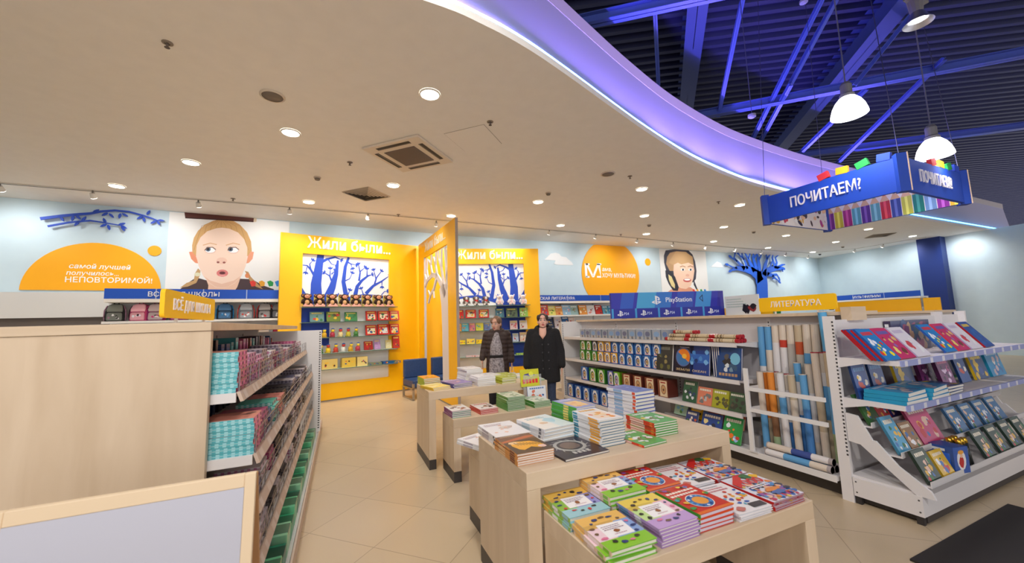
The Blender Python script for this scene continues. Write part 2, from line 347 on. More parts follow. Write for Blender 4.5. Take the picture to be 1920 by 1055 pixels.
for i, (q, lb) in enumerate((((314, 80), 'sprinkler head alone on the darkest part of the ceiling'), ((656, 304), 'sprinkler head between the air conditioner and its neighbouring smoke detector'), ((919, 228), 'sprinkler head at the corner of the access hatch'), ((1181, 330), 'sprinkler head beside the round speaker under the cove'), ((1347, 378), 'sprinkler head near the hanging blue sign'), ((437, 372), 'sprinkler head close to the track above the girl portrait'), ((747, 402), 'sprinkler head just off the track near the yellow divider'), ((1164, 439), 'sprinkler head over the big orange disc'))):
    p = Zp(*q, CEIL); t = thing('sprinkler', lb, 'sprinkler', p, 0, 'fire sprinklers'); g = G(); g.lathe([(.04, 0), (.04, -.006), (.02, -.012), (.02, 0)], (140, 126, 112), 16); obj('escutcheon', g, M_MATTE, t)
    g = G(); g.cyl((0, 0, 0), (0, 0, -.045), .009, (110, 98, 88)); g.lathe([(.0001, -.047), (.02, -.047), (.02, -.043), (.0001, -.043)], (96, 84, 76), 12); obj('deflector', g, M_MATTE, t)
for i, (q, lb) in enumerate((((595, 332), 'smoke detector beside the air diffuser over the yellow panels'), ((1028, 361), 'smoke detector next to the downlight above the cloud'), ((1217, 421), 'smoke detector above the orange disc'), ((1413, 434), 'smoke detector below the hanging sign'), ((1580, 462), 'smoke detector over the far blue corner'), ((1537, 476), 'dark ball camera at the far wall corner'))):
    p = Zp(*q, CEIL); t = thing('smoke_detector' if i < 5 else 'security_camera', lb, 'smoke detector' if i < 5 else 'camera', p, 0, 'smoke detectors' if i < 5 else None)
    col = (196, 180, 162) if i < 5 else (70, 68, 70); g = G(); g.lathe([(.055, 0), (.055, -.018), (.045, -.022)], col, 20); obj('base', g, M_MATTE, t, True)
    g = G(); g.lathe([(.04, -.02), (.044, -.03), (.036, -.05), (.0001, -.052)], shade(col, .62), 20); obj('chamber' if i < 5 else 'dome', g, M_MATTE, t, True)
# ------------------------------------------------------------------ dark roof above the void
M_DECK = mat('navy_roof_deck', .7, col=(12, 20, 66)); M_STEEL = mat('blue_painted_steel', .45, col=(66, 84, 165))
D1, D2 = Vector((-.84, .54, 0)).normalized(), Vector((.54, .84, 0)).normalized()
g = G(frame((8, 2, 7.4), D1, D2))
n = 200; w = 54/n
for i in range(n):
    y = -24+i*w
    for a, b, za, zb in ((0, .35, 0, 0), (.35, .5, 0, .09), (.5, .85, .09, .09), (.85, 1, .09, 0)): g.add([(-40, y+a*w, za), (26, y+a*w, za), (26, y+b*w, zb), (-40, y+b*w, zb)], [(3, 2, 1, 0)])
struct('roof_deck', g, M_DECK)
def beam(name, a, b, w, h, lb, cat='beam', grp='roof steelwork', m=M_STEEL, ext=(0, 0)):
    a, b = Vector(a), Vector(b); d = (b-a).normalized(); a = a-d*ext[0]; b = b+d*ext[1]; up = Vector((0, 0, 1)) if abs(d.z) < .9 else Vector((1, 0, 0)); s = up.cross(d).normalized()
    g = G(frame(a, d, s)); L = (b-a).length; t = .012
    g.box(0, L, -w/2, w/2, -h/2, -h/2+t); g.box(0, L, -w/2, w/2, h/2-t, h/2); g.box(0, L, -t/2, t/2, -h/2, h/2)
    o = obj(name, g, m); tag(o, lb, cat, grp); return o
zb = 5.9
for i, (a, b, lb) in enumerate((((1321, 214), (1752, 131), 'long blue roof beam crossing behind the lit bell lamp'), ((1460, 296), (1741, 259), 'lower blue roof beam just above the hanging sign'), ((1111, 37), (1280, 0), 'blue roof beam at the top edge over the violet cove'))):
    beam('roof_beam', Zp(*a, zb), Zp(*b, zb), .14, .16, lb, ext=(2.5, 6))
for i, (a, b, lb) in enumerate((((1305, 0), (1285, 190), 'broad navy girder behind the cove, first from the cove'), ((1680, 0), (1470, 260), 'broad navy girder running behind the bell lamp'))):
    beam('roof_girder', Zp(*a, 7.1), Zp(*b, 7.1), .34, .5, lb, ext=(6, 8), m=mat('dark_blue_girder', .6, col=(40, 56, 112)))
for i, (a, b, za, zc, lb) in enumerate((((1392, 0), (1348, 210), 7.1, 5.9, 'thin violet-lit strut between the two broad girders'), ((1227, 0), (1234, 150), 7.1, 6.2, 'thin violet-lit strut nearest the cove'), ((1567, 0), (1470, 180), 7.1, 5.9, 'slanting blue strut above the roof beam'), ((1470, 182), (1424, 268), 5.9, 5.5, 'slanting blue strut hanging below the roof beam'), ((1710, 25), (1610, 150), 6.9, 5.9, 'slanting blue strut behind the spotlight'), ((1745, 135), (1545, 330), 5.9, 5.2, 'long slanting blue strut passing the bell lamp'), ((1600, 190), (1497, 290), 5.8, 5.3, 'slanting blue strut under the bell lamp'), ((1540, 0), (1410, 262), 6.9, 5.4, 'thinnest dark strut between girder and lamp'))):
    beam('roof_strut', Zp(*a, za), Zp(*b, zc), .07, .07, lb, ext=(.3, .1))
# ------------------------------------------------------------------ lamps in the void, then added fill spots
M_CAP = mat('grey_cast_housing', .45, .3, col=(120, 118, 120))
M_BELL = mat('prismatic_glass_bell', .25, col=(250, 248, 255), emit=7)
def bell(px, py, depth, lb):
    c = Dp(px, py, depth); t = thing('bell_lamp', lb, 'lamp', c, 0, 'bell lamps in the void'); t.scale = (.82,)*3
    g = G(); g.lathe([(.075, .12), (.1, .1), (.15, .04), (.19, -.04), (.215, -.13), (.22, -.17)], (255, 255, 255), 32); g.lathe([(.0001, -.15), (.21, -.15)], (255, 255, 255), 32); obj('glass_bell', g, M_BELL, t, True)
    g = G(); g.lathe([(.0001, .34), (.05, .34), (.07, .3), (.07, .17), (.09, .15), (.09, .1), (.0001, .1)], (120, 118, 120), 24); obj('ballast_housing', g, M_CAP, t)
    g = G(); g.cyl((0, 0, .34), (0, 0, (7.3-c.z)/.82), .009, (90, 90, 110)); obj('suspension_rod', g, M_MATTE, t)
    lamp('bell_and_fill_beam', 'SPOT', (c.x, c.y, c.z-.2), (c.x, c.y, 0), BAY_W, (1, .93, .84), .2, None, 140, .6)
    return t
bell(1590, 196, 4.7, 'glowing bell lamp hanging above the blue sign corner')
bell(1750, 274, 5.0, 'glowing bell lamp partly beside the end of the blue sign')
c = Dp(1722, 44, 4.0); t = thing('floodlight', 'small adjustable floodlight high above the bell lamps', 'spotlight', c)
g = G(); g.cyl((0, 0, .12), (0, 0, .3), .05, (110, 106, 110), .07); g.box(-.12, .16, -.05, .05, .25, .33, (112, 108, 104)); obj('body', g, M_MATTE, t)
g = G(); g.lathe([(.05, .12), (.085, .05), (.12, 0)], (180, 180, 190), 24); obj('reflector', g, M_METAL, t, True)
g = G(); g.lathe([(.0001, .04), (.06, .04)], (255, 255, 240), 20); obj('bulb', g, M_SPOT, t)
g = G(); g.cyl((0, 0, .3), (0, 0, 7.3-c.z), .01, (90, 90, 110)); obj('suspension_rod', g, M_MATTE, t)
for x, y, f in ((-3.0, -3.2, .45), (-.4, -4.2, 1.6), (3.4, -4.2, .4), (-.9, .6, .6), (.7, .9, .3)): lamp('bell_and_fill_beam', 'SPOT', (x, y, 4.8), (x, y, 0), FILL_W*f, (1, .96, .91), .25, None, 168, .3)  # added fill spots behind and above the camera, no lamps hang there
for q, lb in (((1410, 218), 'round grey detector on the roof beam end'), ((1507, 4), 'round pale detector at the top of the dark roof')):
    p = Dp(*q, 6.5); t = thing('smoke_detector', lb, 'smoke detector', p, 0, 'smoke detectors'); g = G(); g.lathe([(.0001, .03), (.06, .03), (.06, -.01), (.03, -.03), (.0001, -.03)], (130, 130, 150), 18); obj('base', g, M_MATTE, t)
    g = G(); g.cyl((0, 0, .03), (0, 0, 7.35-p.z), .006, (60, 62, 90)); obj('conduit', g, M_MATTE, t)
# ================================================================== murals and posters on the walls
BLUE = (36, 76, 190); ORANGE = (255, 176, 0); WHITEP = (244, 243, 240)
class WallArt:                               # local frame lying on a wall; pixels of the photograph give the wall coordinates of its outlines
    def __init__(s, fn, o, d, off=.004): s.fn, s.o, s.d, s.off = fn, o, d, off; n = Vector((-d.y, d.x, 0)); s.M = frame(o-n*off, d, (0, 0, 1))
    def __call__(s, x, y): p = s.fn(x, y, s.off); q = p-s.o; return (q.dot(s.d), p.z)
dA, dB, dC = (WA1-WA0).normalized(), Vector((1, 0, 0)), (WC1-WB1).normalized()
artA = lambda off=.004: WallArt(wA, WA0, dA, off)
artB = lambda off=.004: WallArt(wB, WA1, dB, off)
def crop(x0, y0, s): return lambda x, y: (x0+x/s, y0+y/s)
# portrait of a girl with a book on her head
A = artA(.012); k = crop(170, 380, 4.395)
def P(pts): return [A(*k(x, y)) for x, y in pts]
g = G(A.M)
q = [A(318, 395), A(543, 414), A(534, 560), A(304, 556)]
u0, u1 = q[0][0], q[1][0]
g.M = A.M; g.box(u0, u1, 2.2, 3.985, -.008, 0, WHITEP)
def E(x, y, rx, ry, col, n=18, rot=0):
    c = k(x, y); pts = [(c[0]+(rx*math.cos(t)*math.cos(rot)-ry*math.sin(t)*math.sin(rot))/4.395, c[1]+(rx*math.cos(t)*math.sin(rot)+ry*math.sin(t)*math.cos(rot))/4.395) for t in [2*PI*i/n for i in range(n)]]
    g.flat([A(*p) for p in pts][::-1], col)
def F(pts, col): g.flat(P(pts)[::-1], col)
F([(740, 708), (800, 660), (870, 615), (960, 640), (1000, 720), (740, 720)], (72, 52, 52)); F([(1180, 720), (1230, 625), (1330, 630), (1420, 680), (1510, 712), (1510, 720)], (72, 52, 56))
F([(940, 600), (1240, 600), (1210, 690), (1190, 722), (965, 722), (970, 680)], (238, 196, 168))
F([(885, 540), (860, 580), (850, 640), (790, 660), (735, 700), (800, 690), (870, 660), (900, 600), (905, 560)], (196, 156, 104)); F([(1270, 560), (1290, 600), (1310, 640), (1360, 690), (1420, 712), (1380, 670), (1320, 610), (1300, 570)], (196, 150, 100))
E(880, 590, 26, 16, (226, 222, 190)); E(1290, 600, 18, 20, (226, 140, 90))
F([(838, 430), (836, 350), (850, 290), (885, 230), (940, 180), (1010, 148), (1080, 132), (1160, 140), (1230, 180), (1290, 245), (1322, 320), (1328, 400), (1315, 432), (1290, 440), (870, 440)], (214, 168, 106))
for i in range(9): g.stroke([A(*k(1075+(i-4)*8, 145)), A(*k(1075+(i-4)*40, 190)), A(*k(1075+(i-4)*56, 270+abs(i-4)*30))], .006, (176, 130, 78))
F([(810, 405), (835, 402), (868, 440), (888, 500), (862, 495), (828, 462)], (236, 150, 112)); F([(1345, 405), (1318, 402), (1294, 440), (1282, 500), (1304, 495), (1334, 462)], (236, 160, 124))
F([(868, 430), (874, 350), (905, 285), (960, 235), (1035, 210), (1080, 205), (1140, 212), (1215, 245), (1265, 300), (1292, 370), (1290, 440), (1278, 520), (1245, 600), (1190, 660), (1130, 694), (1080, 702), (1030, 696), (975, 660), (925, 600), (890, 520)], (247, 217, 196))
F([(930, 600), (975, 655), (1030, 692), (1080, 700), (1130, 692), (1190, 656), (1240, 600), (1180, 640), (1080, 668), (985, 640)], (236, 194, 168))
for cx, ir in ((985, 968), (1175, 1152)):
    E(cx, 392, 46, 27, (232, 190, 172)); E(cx, 390, 42, 22, (250, 250, 250)); E(ir, 382, 21, 19, (84, 104, 124)); E(ir, 382, 10, 10, (20, 20, 24)); g.stroke([A(*k(cx-46, 392)), A(*k(cx-20, 368)), A(*k(cx+20, 366)), A(*k(cx+46, 386))], .018, (120, 84, 66)); g.stroke([A(*k(cx-60, 350)), A(*k(cx, 332)), A(*k(cx+55, 345))], .02, (226, 178, 132))
E(1080, 478, 44, 28, (240, 200, 178)); E(1050, 490, 12, 8, (150, 84, 76)); E(1100, 492, 12, 8, (150, 84, 76))
E(1085, 580, 48, 30, (222, 128, 124)); E(1085, 578, 25, 12, (96, 40, 44)); E(1085, 600, 30, 8, (236, 156, 150))
F([(772, 72), (1345, 122), (1342, 160), (1230, 152), (780, 128)], (88, 36, 26)); F([(1345, 122), (1368, 128), (1366, 156), (1342, 160)], (226, 206, 176)); F([(780, 118), (1342, 150), (1342, 160), (780, 128)], (60, 24, 18))
for x, c in ((1338, (226, 60, 48)), (1412, (240, 170, 50)), (1482, (40, 160, 80)), (1545, (50, 140, 220))): F([(x-28, 650), (x, 640), (x+24, 655), (x+20, 685), (x-12, 690)], c)
t = thing('wall_poster', 'large wall poster of a freckled blonde girl with a brown book on her head', 'poster'); obj('printed_panel', g, M_MATTE, t)
# portrait of a boy with a headset
A = artB(.012); k = crop(980, 420, 4.571); g = G(A.M)
u0, u1 = A(1238, 500)[0], A(1325, 500)[0]; g.box(u0, u1, 1.8, 3.985, -.008, 0, WHITEP)
def E(x, y, rx, ry, col, n=18, rot=0):
    c = k(x, y); g.flat([A(c[0]+(rx*math.cos(a)*math.cos(rot)-ry*math.sin(a)*math.sin(rot))/4.571, c[1]+(rx*math.cos(a)*math.sin(rot)+ry*math.sin(a)*math.cos(rot))/4.571) for a in [2*PI*i/n for i in range(n)]][::-1], col)
F([(1245, 580), (1270, 560), (1340, 540), (1440, 540), (1480, 570), (1490, 585), (1245, 585)], (226, 160, 130))
F([(1212, 330), (1210, 270), (1225, 225), (1300, 216), (1420, 225), (1455, 260), (1478, 320), (1490, 400), (1484, 470), (1460, 500), (1300, 440), (1230, 400)], (58, 56, 70))
F([(1230, 340), (1238, 280), (1262, 245), (1320, 232), (1400, 238), (1446, 280), (1462, 340), (1462, 380), (1300, 400), (1260, 400)], (190, 150, 104))
F([(1292, 400), (1296, 340), (1330, 318), (1400, 322), (1462, 336), (1472, 400), (1462, 470), (1440, 530), (1400, 556), (1352, 548), (1318, 510), (1298, 450)], (244, 206, 180))
F([(1250, 330), (1290, 350), (1330, 330), (1360, 345), (1420, 330), (1466, 352), (1456, 280), (1400, 240), (1310, 236)], (200, 160, 112))
F([(1222, 395), (1262, 400), (1306, 450), (1338, 540), (1330, 572), (1290, 570), (1250, 510), (1226, 450)], (44, 44, 56)); F([(1248, 430), (1276, 450), (1306, 520), (1304, 552), (1276, 530), (1254, 480)], (232, 214, 150))
F([(1466, 470), (1484, 520), (1500, 560), (1488, 560), (1466, 520)], (40, 42, 60))
for cx in (1372, 1438): E(cx, 390, 17, 10, (250, 250, 250)); E(cx+2, 390, 8, 9, (40, 44, 60)); g.stroke([A(*k(cx-24, 366)), A(*k(cx, 358)), A(*k(cx+24, 368))], .03, (170, 120, 80))
E(1412, 438, 16, 12, (232, 180, 156)); E(1410, 480, 34, 17, (200, 90, 84)); E(1410, 475, 26, 9, (252, 250, 248))
for i, c in enumerate(((226, 60, 48), (240, 180, 50), (40, 160, 80), (50, 140, 220))): F([(1455+i*32, 560), (1470+i*32, 556), (1478+i*32, 576), (1462+i*32, 582)], c)
t = thing('wall_poster', 'wall poster of a smiling boy in a dark headset', 'poster'); obj('printed_panel', g, M_MATTE, t)
# orange discs with lettering, dots and clouds
def discpts(c, r, lo, hi, n=72):
    pts = [(c[0]+r*math.cos(2*PI*i/n), c[1]+r*math.sin(2*PI*i/n)) for i in range(n)]; return [(x, min(hi, max(lo, y))) for x, y in pts]
def clean(pts):
    o = []
    for p in pts:
        if not o or abs(p[0]-o[-1][0])+abs(p[1]-o[-1][1]) > 1e-5: o.append(p)
    return o
A = artA(.006); c = A(177, 546); r = A(302, 540)[0]-c[0]; g = G(A.M); c = (c[0], A(240, 540)[1]-.05); r2 = A(177, 455)[1]-c[1]
pts = [(x, c[1]+(y-c[1])*r2/r) for x, y in discpts(c, r, c[1], 9)]
g.slab(clean(pts), .008, ORANGE); t = thing('wall_disc', 'big orange half disc on the wall with white lettering', 'wall decoration'); obj('disc', g, M_MATTE, t)
g = G(A.M); z = .0095
for s, x1, y0, y1, w in (('самой лучшей', 245, 505.5, 497, None), ('получилось...', 223, 517, 509, None), ('НЕПОВТОРИМОЙ!', 285.5, 531, 521.5, None)):
    a = A(x1, y0); hgt = A(x1, y1)[1]-a[1]; g.text(s, a[0], a[1], hgt*1.35, (252, 250, 246), .012, align='RIGHT', z=z, shear=.12 if s[0] != 'Н' else 0); obj('lettering', g, M_MATTE, t); g = G(A.M)

A = artB(.006); a, b, m = A(1090, 500), A(1197, 500), A(1143.5, 500); r = (b[0]-a[0])/2; g = G(A.M)
zc = 3.0; c = ((a[0]+b[0])/2, zc)
g.slab(clean(discpts(c, r, 2.0, 3.99)), .008, ORANGE); t = thing('wall_disc', 'big orange disc on the wall with a large white letter M', 'wall decoration'); obj('disc', g, M_MATTE, t)
g = G(A.M); m = A(1097, 519); h = A(1097, 494)[1]-m[1]; g.text('М', m[0], m[1], h*1.38, (252, 250, 246), .008, align='LEFT', z=.0095, width=A(1126, 510)[0]-m[0])
for w in ((1098, 1105), (1119, 1127)):                              # slab serifs of the big M
    for y in (518.3, 494.6): a = A(w[0], y); b = A(w[1], y); g.rect(a[0], b[0], a[1]-.035, a[1]+.02, (252, 250, 246), .0095)
obj('lettering', g, M_MATTE, t); g = G(A.M); a = A(1129, 508); g.text('ама,', a[0], a[1], .19, (252, 250, 246), .012, align='LEFT', z=.0095, shear=.1)
obj('lettering', g, M_MATTE, t); g = G(A.M); a = A(1129, 519.5); g.text('ХОЧУ МУЛЬТИКИ!', a[0], a[1], .19, (252, 250, 246), .016, align='LEFT', z=.0095, width=A(1191, 519)[0]-a[0])
obj('lettering', g, M_MATTE, t)
for A, q, rx, lb in ((artA(.006), (290, 470), 13, 'small orange dot on the wall beside the girl portrait'), (artB(.006), (1214.5, 491), 5.2, 'small orange dot on the wall between disc and boy portrait')):
    c = A(*q); r = A(q[0]+rx, q[1])[0]-c[0]; g = G(A.M); g.slab(discpts(c, r, 0, 9, 28), .008, ORANGE); tag(obj('wall_dot', g, M_MATTE), lb, 'wall decoration', 'orange wall dots')
A = artB(.006)
for pts, lb in (([(185, 305), (212, 280), (240, 252), (280, 245), (312, 254), (330, 276), (372, 284), (392, 304), (420, 326), (434, 352), (300, 350), (268, 340), (280, 312)], 'white wall cloud beside the big orange disc'), ([(1612, 366), (1635, 345), (1665, 320), (1700, 335), (1708, 355), (1725, 372)], 'small white wall cloud beside the blue tree')):
    g = G(A.M); kk = crop(980, 420, 4.571); g.slab([A(*kk(*p)) for p in pts][::-1], .008, (238, 240, 240)); tag(obj('wall_cloud', g, M_MATTE), lb, 'wall decoration', 'white wall clouds')
# blue cut-out branches
def leaf(g, p, ang, L, w, h, col, z=0):
    c, s = math.cos(ang), math.sin(ang); g.slab([(p[0]+L*(u*c)-w*v*s, p[1]+L*(u*s)+w*v*c) for u, v in ((0, -.15), (.35, -.5), (.75, -.35), (1, 0), (.75, .35), (.35, .5), (0, .15))], h, col, z)
A = artA(.07); kk = crop(170, 340, 7.536)
for n, (main, lv, w, lb) in enumerate((([(-700, 470), (-380, 430), (-150, 410), (0, 400), (150, 372), (350, 358), (550, 378), (750, 430), (880, 474), (960, 510)], [((250, 390), -140), ((270, 400), -50), ((430, 400), -100), ((450, 400), -30), ((40, 385), 40), ((740, 440), -140), ((750, 450), -75), ((800, 420), 65), ((940, 500), -60), ((930, 505), -140), ((955, 498), 0), ((-200, 420), -50), ((-230, 430), -100), ((-420, 440), -60)], 52, 'upper blue cutout tree branch with leaves below the ceiling'), ([(-600, 620), (-300, 565), (0, 540), (150, 562), (300, 588), (430, 608)], [((215, 575), 110), ((230, 590), -145), ((250, 600), -75), ((400, 600), 25), ((430, 610), -30), ((440, 620), -62), ((-120, 545), 60), ((-160, 550), -120)], 34, 'lower blue cutout twig with leaves, second below the ceiling'))):
    g = G(A.M); sc = (A(*kk(1000, 500))[0]-A(*kk(0, 500))[0])/1000
    g.stroke([A(*kk(*p)) for p in main], [w*sc*(1-.6*i/len(main)) for i in range(len(main))], BLUE, 0, .02)
    for p, a in lv: leaf(g, A(*kk(*p)), R(a), 105*sc, 44*sc, .02, BLUE, 0)
    o = tag(obj('branch_cutout', g, M_MATTE), lb, 'wall decoration', 'blue branch cutouts'); o.location.z = -.075 if n == 0 else -.02
def grow(g, segs, conv, sc, col, h):
    for pts, w0, w1 in segs:
        P2 = [conv(*p) for p in pts]; n = len(P2); g.stroke(P2, [(w0+(w1-w0)*i/(n-1))*sc for i in range(n)], col, 0, h)
A = artB(.09); kk = crop(1300, 420, 4.174); sc = (A(*kk(700, 450))[0]-A(*kk(300, 450))[0])/400; g = G(A.M)
C_ = lambda x, y: A(*kk(x, y))
grow(g, [([(540, 640), (538, 470), (535, 420), (532, 370)], 84, 76), ([(520, 450), (500, 400), (455, 365), (400, 350), (340, 345), (300, 360)], 64, 10), ([(340, 346), (300, 335), (275, 320)], 10, 5), ([(390, 350), (385, 365)], 9, 4), ([(400, 348), (370, 320), (340, 290), (300, 265)], 22, 6), ([(340, 292), (318, 262), (325, 230)], 12, 5), ([(420, 350), (408, 310), (395, 275), (355, 240)], 18, 6), ([(395, 278), (380, 250), (378, 228)], 11, 5), ([(475, 370), (440, 300), (425, 265), (405, 232)], 26, 6), ([(428, 270), (438, 245), (440, 230)], 11, 5), ([(495, 370), (480, 310), (465, 260), (470, 232)], 28, 6), ([(470, 265), (490, 245), (495, 232)], 11, 5), ([(515, 400), (512, 320), (505, 270), (500, 235)], 34, 7), ([(508, 280), (525, 255), (530, 235)], 11, 5), ([(550, 400), (562, 320), (575, 270), (568, 236)], 30, 6), ([(574, 272), (592, 248), (600, 236)], 12, 5), ([(560, 390), (590, 360), (640, 345), (700, 348), (715, 352)], 40, 9), ([(640, 345), (625, 300), (615, 262), (622, 236)], 20, 5), ([(618, 290), (600, 330), (590, 340)], 9, 4), ([(640, 345), (652, 300), (640, 262), (660, 245)], 16, 5), ([(650, 345), (690, 320), (715, 316)], 14, 6), ([(690, 350), (700, 372)], 10, 4), ([(575, 390), (615, 400), (650, 395), (662, 410)], 22, 7), ([(615, 402), (640, 425), (662, 440)], 12, 5), ([(630, 420), (615, 432)], 8, 4)], C_, sc, (30, 96, 214), .02)
for x, y, a in ((322, 235, 60), (380, 232, 100), (440, 232, 60), (470, 235, 110), (530, 238, 50), (568, 238, 110), (600, 240, 45), (622, 238, 110), (660, 246, 40), (300, 265, 150), (275, 320, 170), (662, 440, -40), (662, 410, -60), (300, 360, 200), (355, 240, 130), (405, 233, 120), (500, 236, 80)): leaf(g, C_(x, y), R(a), 26*sc, 13*sc, .02, (30, 96, 214), 0)
tag(obj('tree_cutout', g, M_MATTE), 'blue cutout tree with bare branches standing off the far wall', 'wall decoration')
# dark blue column at the right
a = wC(1731, 500, .3); g = G(Matrix.Translation((a.x+.1, a.y-.28, 0))); g.box(-.3, .3, -.3, .3, 0, CEIL); struct('column', g, mat('deep_blue_paint', .5, col=(18, 48, 120)), 'deep blue square column at the end of the blue wall')
# ================================================================== yellow storytelling panels
PY, PT = (255, 190, 0), 3.5
pL0 = Vector((-.345, 9.153, 0)); aL = 14.4; cor = Vector((1.745, 9.69, 0))
pR0 = Vector((1.86, 10.0, 0)); aR = -14.4
def onv(x, y, p, a, off=0.): return onpl(x, y, Vector(p)-vn(a)*off, vn(a))
def tree_print(g, conv, mir=False):                                  # trees on the white board, traced once (crop of the first panel)
    S = [([(380, 345), (360, 470), (345, 560), (350, 680)], 55, 100), ([(340, 520), (300, 460), (270, 430), (235, 425)], 22, 9), ([(300, 460), (290, 420), (310, 400)], 14, 6), ([(270, 440), (262, 470)], 8, 5), ([(360, 420), (430, 390), (500, 375), (545, 395)], 30, 8), ([(440, 390), (470, 425), (500, 435)], 12, 6), ([(525, 400), (510, 500), (480, 590), (430, 690)], 18, 80), ([(480, 560), (455, 510), (420, 490)], 18, 9), ([(458, 520), (460, 465)], 12, 6), ([(470, 500), (495, 480)], 12, 7), ([(620, 380), (590, 450), (575, 560), (605, 680)], 20, 44), ([(600, 410), (640, 430), (680, 438)], 16, 6), ([(640, 430), (650, 455)], 10, 5), ([(585, 555), (630, 540), (650, 505)], 12, 5), ([(680, 670), (700, 600), (740, 560), (800, 525), (830, 520)], 40, 9), ([(715, 560), (725, 500), (710, 440)], 20, 8), ([(725, 490), (765, 465)], 12, 5), ([(790, 530), (790, 480)], 14, 6), ([(780, 660), (850, 605), (930, 575), (1000, 540)], 34, 8), ([(860, 600), (880, 545), (925, 500)], 18, 7), ([(875, 550), (855, 490)], 12, 6), ([(935, 575), (935, 610)], 10, 6), ([(540, 705), (640, 685), (760, 672), (880, 685), (970, 705)], 44, 16), ([(600, 690), (630, 630)], 16, 6), ([(570, 690), (535, 660)], 14, 6), ([(760, 672), (740, 625)], 14, 6), ([(890, 685), (960, 690), (995, 690)], 10, 5), ([(930, 680), (960, 655), (980, 655)], 10, 5), ([(700, 690), (720, 705)], 12, 7)]
    for pts, w0, w1 in S:
        if w1 <= 9 and not mir:
            L = abs(conv(1000, 500)[0]-conv(230, 500)[0])/770; e = conv(*pts[-1]); q = conv(*pts[-2]); an = math.atan2(e[1]-q[1], e[0]-q[0])
            for da in (-.7, .1, .8): an2 = an+da; l = 34*L; w_ = 8*L; g.flat([(e[0], e[1]), (e[0]+l*.5*math.cos(an2)-w_*math.sin(an2), e[1]+l*.5*math.sin(an2)+w_*math.cos(an2)), (e[0]+l*math.cos(an2), e[1]+l*math.sin(an2)), (e[0]+l*.5*math.cos(an2)+w_*math.sin(an2), e[1]+l*.5*math.sin(an2)-w_*math.cos(an2))], BLUE)
        P2 = [conv(*p) for p in pts]; n = len(P2); L = (conv(1000, 500)[0]-conv(230, 500)[0])/770; g.stroke(P2, [abs((w0+(w1-w0)*i/(n-1))*L) for i in range(n)], BLUE)
    g.flat([conv(x, y) for x, y in ((225, 575), (300, 672), (350, 660), (430, 660), (480, 690), (225, 690))], BLUE)
def story_panel(lb, o, a, u0, u1, w0, w1, z0, z1, side, txt, blueL, mirror):
    d = vd(a); M = frame((o[0], o[1], 0), d, (0, 0, 1)); t = thing('story_booth', lb, 'display panel', (o[0], o[1], 0), R(a), 'yellow storytelling panels')
    # local: x along the panel, y away from the shop, z up
    g = G(); T = .1; g.box(u0, w0, 0, T, .03, PT, PY); g.box(w1, u1, 0, T, .03, PT, PY); g.box(w0, w1, 0, T, .03, z0, PY); g.box(w0, w1, 0, T, z1, PT, PY); obj('frame', g, M_YEL, t)
    g = G(); g.box(u0, u1, .01, T, 0, .03, (150, 140, 130)); obj('base_strip', g, M_MATTE, t)
    g = G(Matrix.Rotation(PI/2, 4, 'X')); g.box(w0, w1, z0, z1, -.095, -.06, (240, 239, 238)); g.M = g.M @ Matrix.Translation((0, 0, -.0595))
    zt = z0+(z1-z0)*.63                                             # bottom of the printed trees
    def cv(x, y):
        f = (x-230)/770; f = 1-f if mirror else f; return (w0+(w1-w0)*max(0, min(1, f)), max(zt, z1-(y-345-(65*((x-230)/770)))/(1020-375)*(z1-z0)*.72))
    tree_print(g, cv)
    bw = (w1-w0)*(.30 if not mirror else .42)
    if mirror: g.rect(w1-bw, w1, z0, zt, (24, 60, 160))
    else: g.rect(w0, w0+.09, z0, zt, (24, 60, 160)); g.rect(w0, w0+.55, z0+(zt-z0)*.46, zt, (24, 60, 160))
    obj('back_board', g, M_MATTE, t)
    g = G(Matrix.Rotation(PI/2, 4, 'X')); g.text(txt, (w0+w1)/2+side, z1+.13, .33, (255, 252, 240), .012, width=(w1-w0)*.97, h=.012, z=.001); obj('lettering', g, M_MATTE, t)
    return t
def uof(x, y, o, a): p = onv(x, y, o, a); return ((p-Vector((o[0], o[1], 0))).dot(vd(a)), p.z)
wl = [uof(*q, pL0, aL)[0] for q in ((527, 434), (785, 462), (568, 471), (730, 487))]
story_panel('yellow storytelling panel with plush bears, beside the bench and the school shelving', pL0, aL, wl[0], wl[1], wl[2], wl[3], .365, 3.1, 0.05, 'Жили были...', True, False)
wr = [uof(*q, pR0, aR)[0] for q in ((1009, 469), (982, 494.5))]
wR1, wR0 = wr[1], wr[1]-(wl[3]-wl[2])
story_panel('yellow storytelling panel with plush rabbits, behind the two women', pR0, aR, .0, wr[0], wR0, wR1, .365, 3.09, 0.0, 'Жили были...', True, True)
# divider between them, with a cut-out tree
dn = Vector((1.94, 6.86, 0)); aD = 93.9; ddv = vd(aD)
t = thing('booth_divider', 'tall yellow divider panel with a cutout tree, end on to the aisle', 'display panel', dn, R(aD)); LD = 2.72
g = G(); w0, w1, z0, z1 = .48, 2.22, .25, 3.1
for a, b, c, d in ((0, w0, .03, PT), (w1, LD, .03, PT), (w0, w1, .03, z0), (w0, w1, z1, PT)): g.box(a, b, -.025, .025, c, d, PY)
obj('frame', g, M_YEL, t)
g = G(); g.box(-.004, 0, -.027, .027, 0, PT+.002, (176, 160, 150)); g.box(0, LD, -.02, .02, 0, .03, (150, 140, 130))
for a, b in ((w0, w0+.002), (w1-.002, w1)): g.box(a, b, -.026, .026, z0, z1, (196, 186, 184))
obj('edge_band', g, M_MATTE, t)
g = G(Matrix.Rotation(PI/2, 4, 'X') @ Matrix.Translation((0, 0, -.015))); TC = (226, 214, 208)
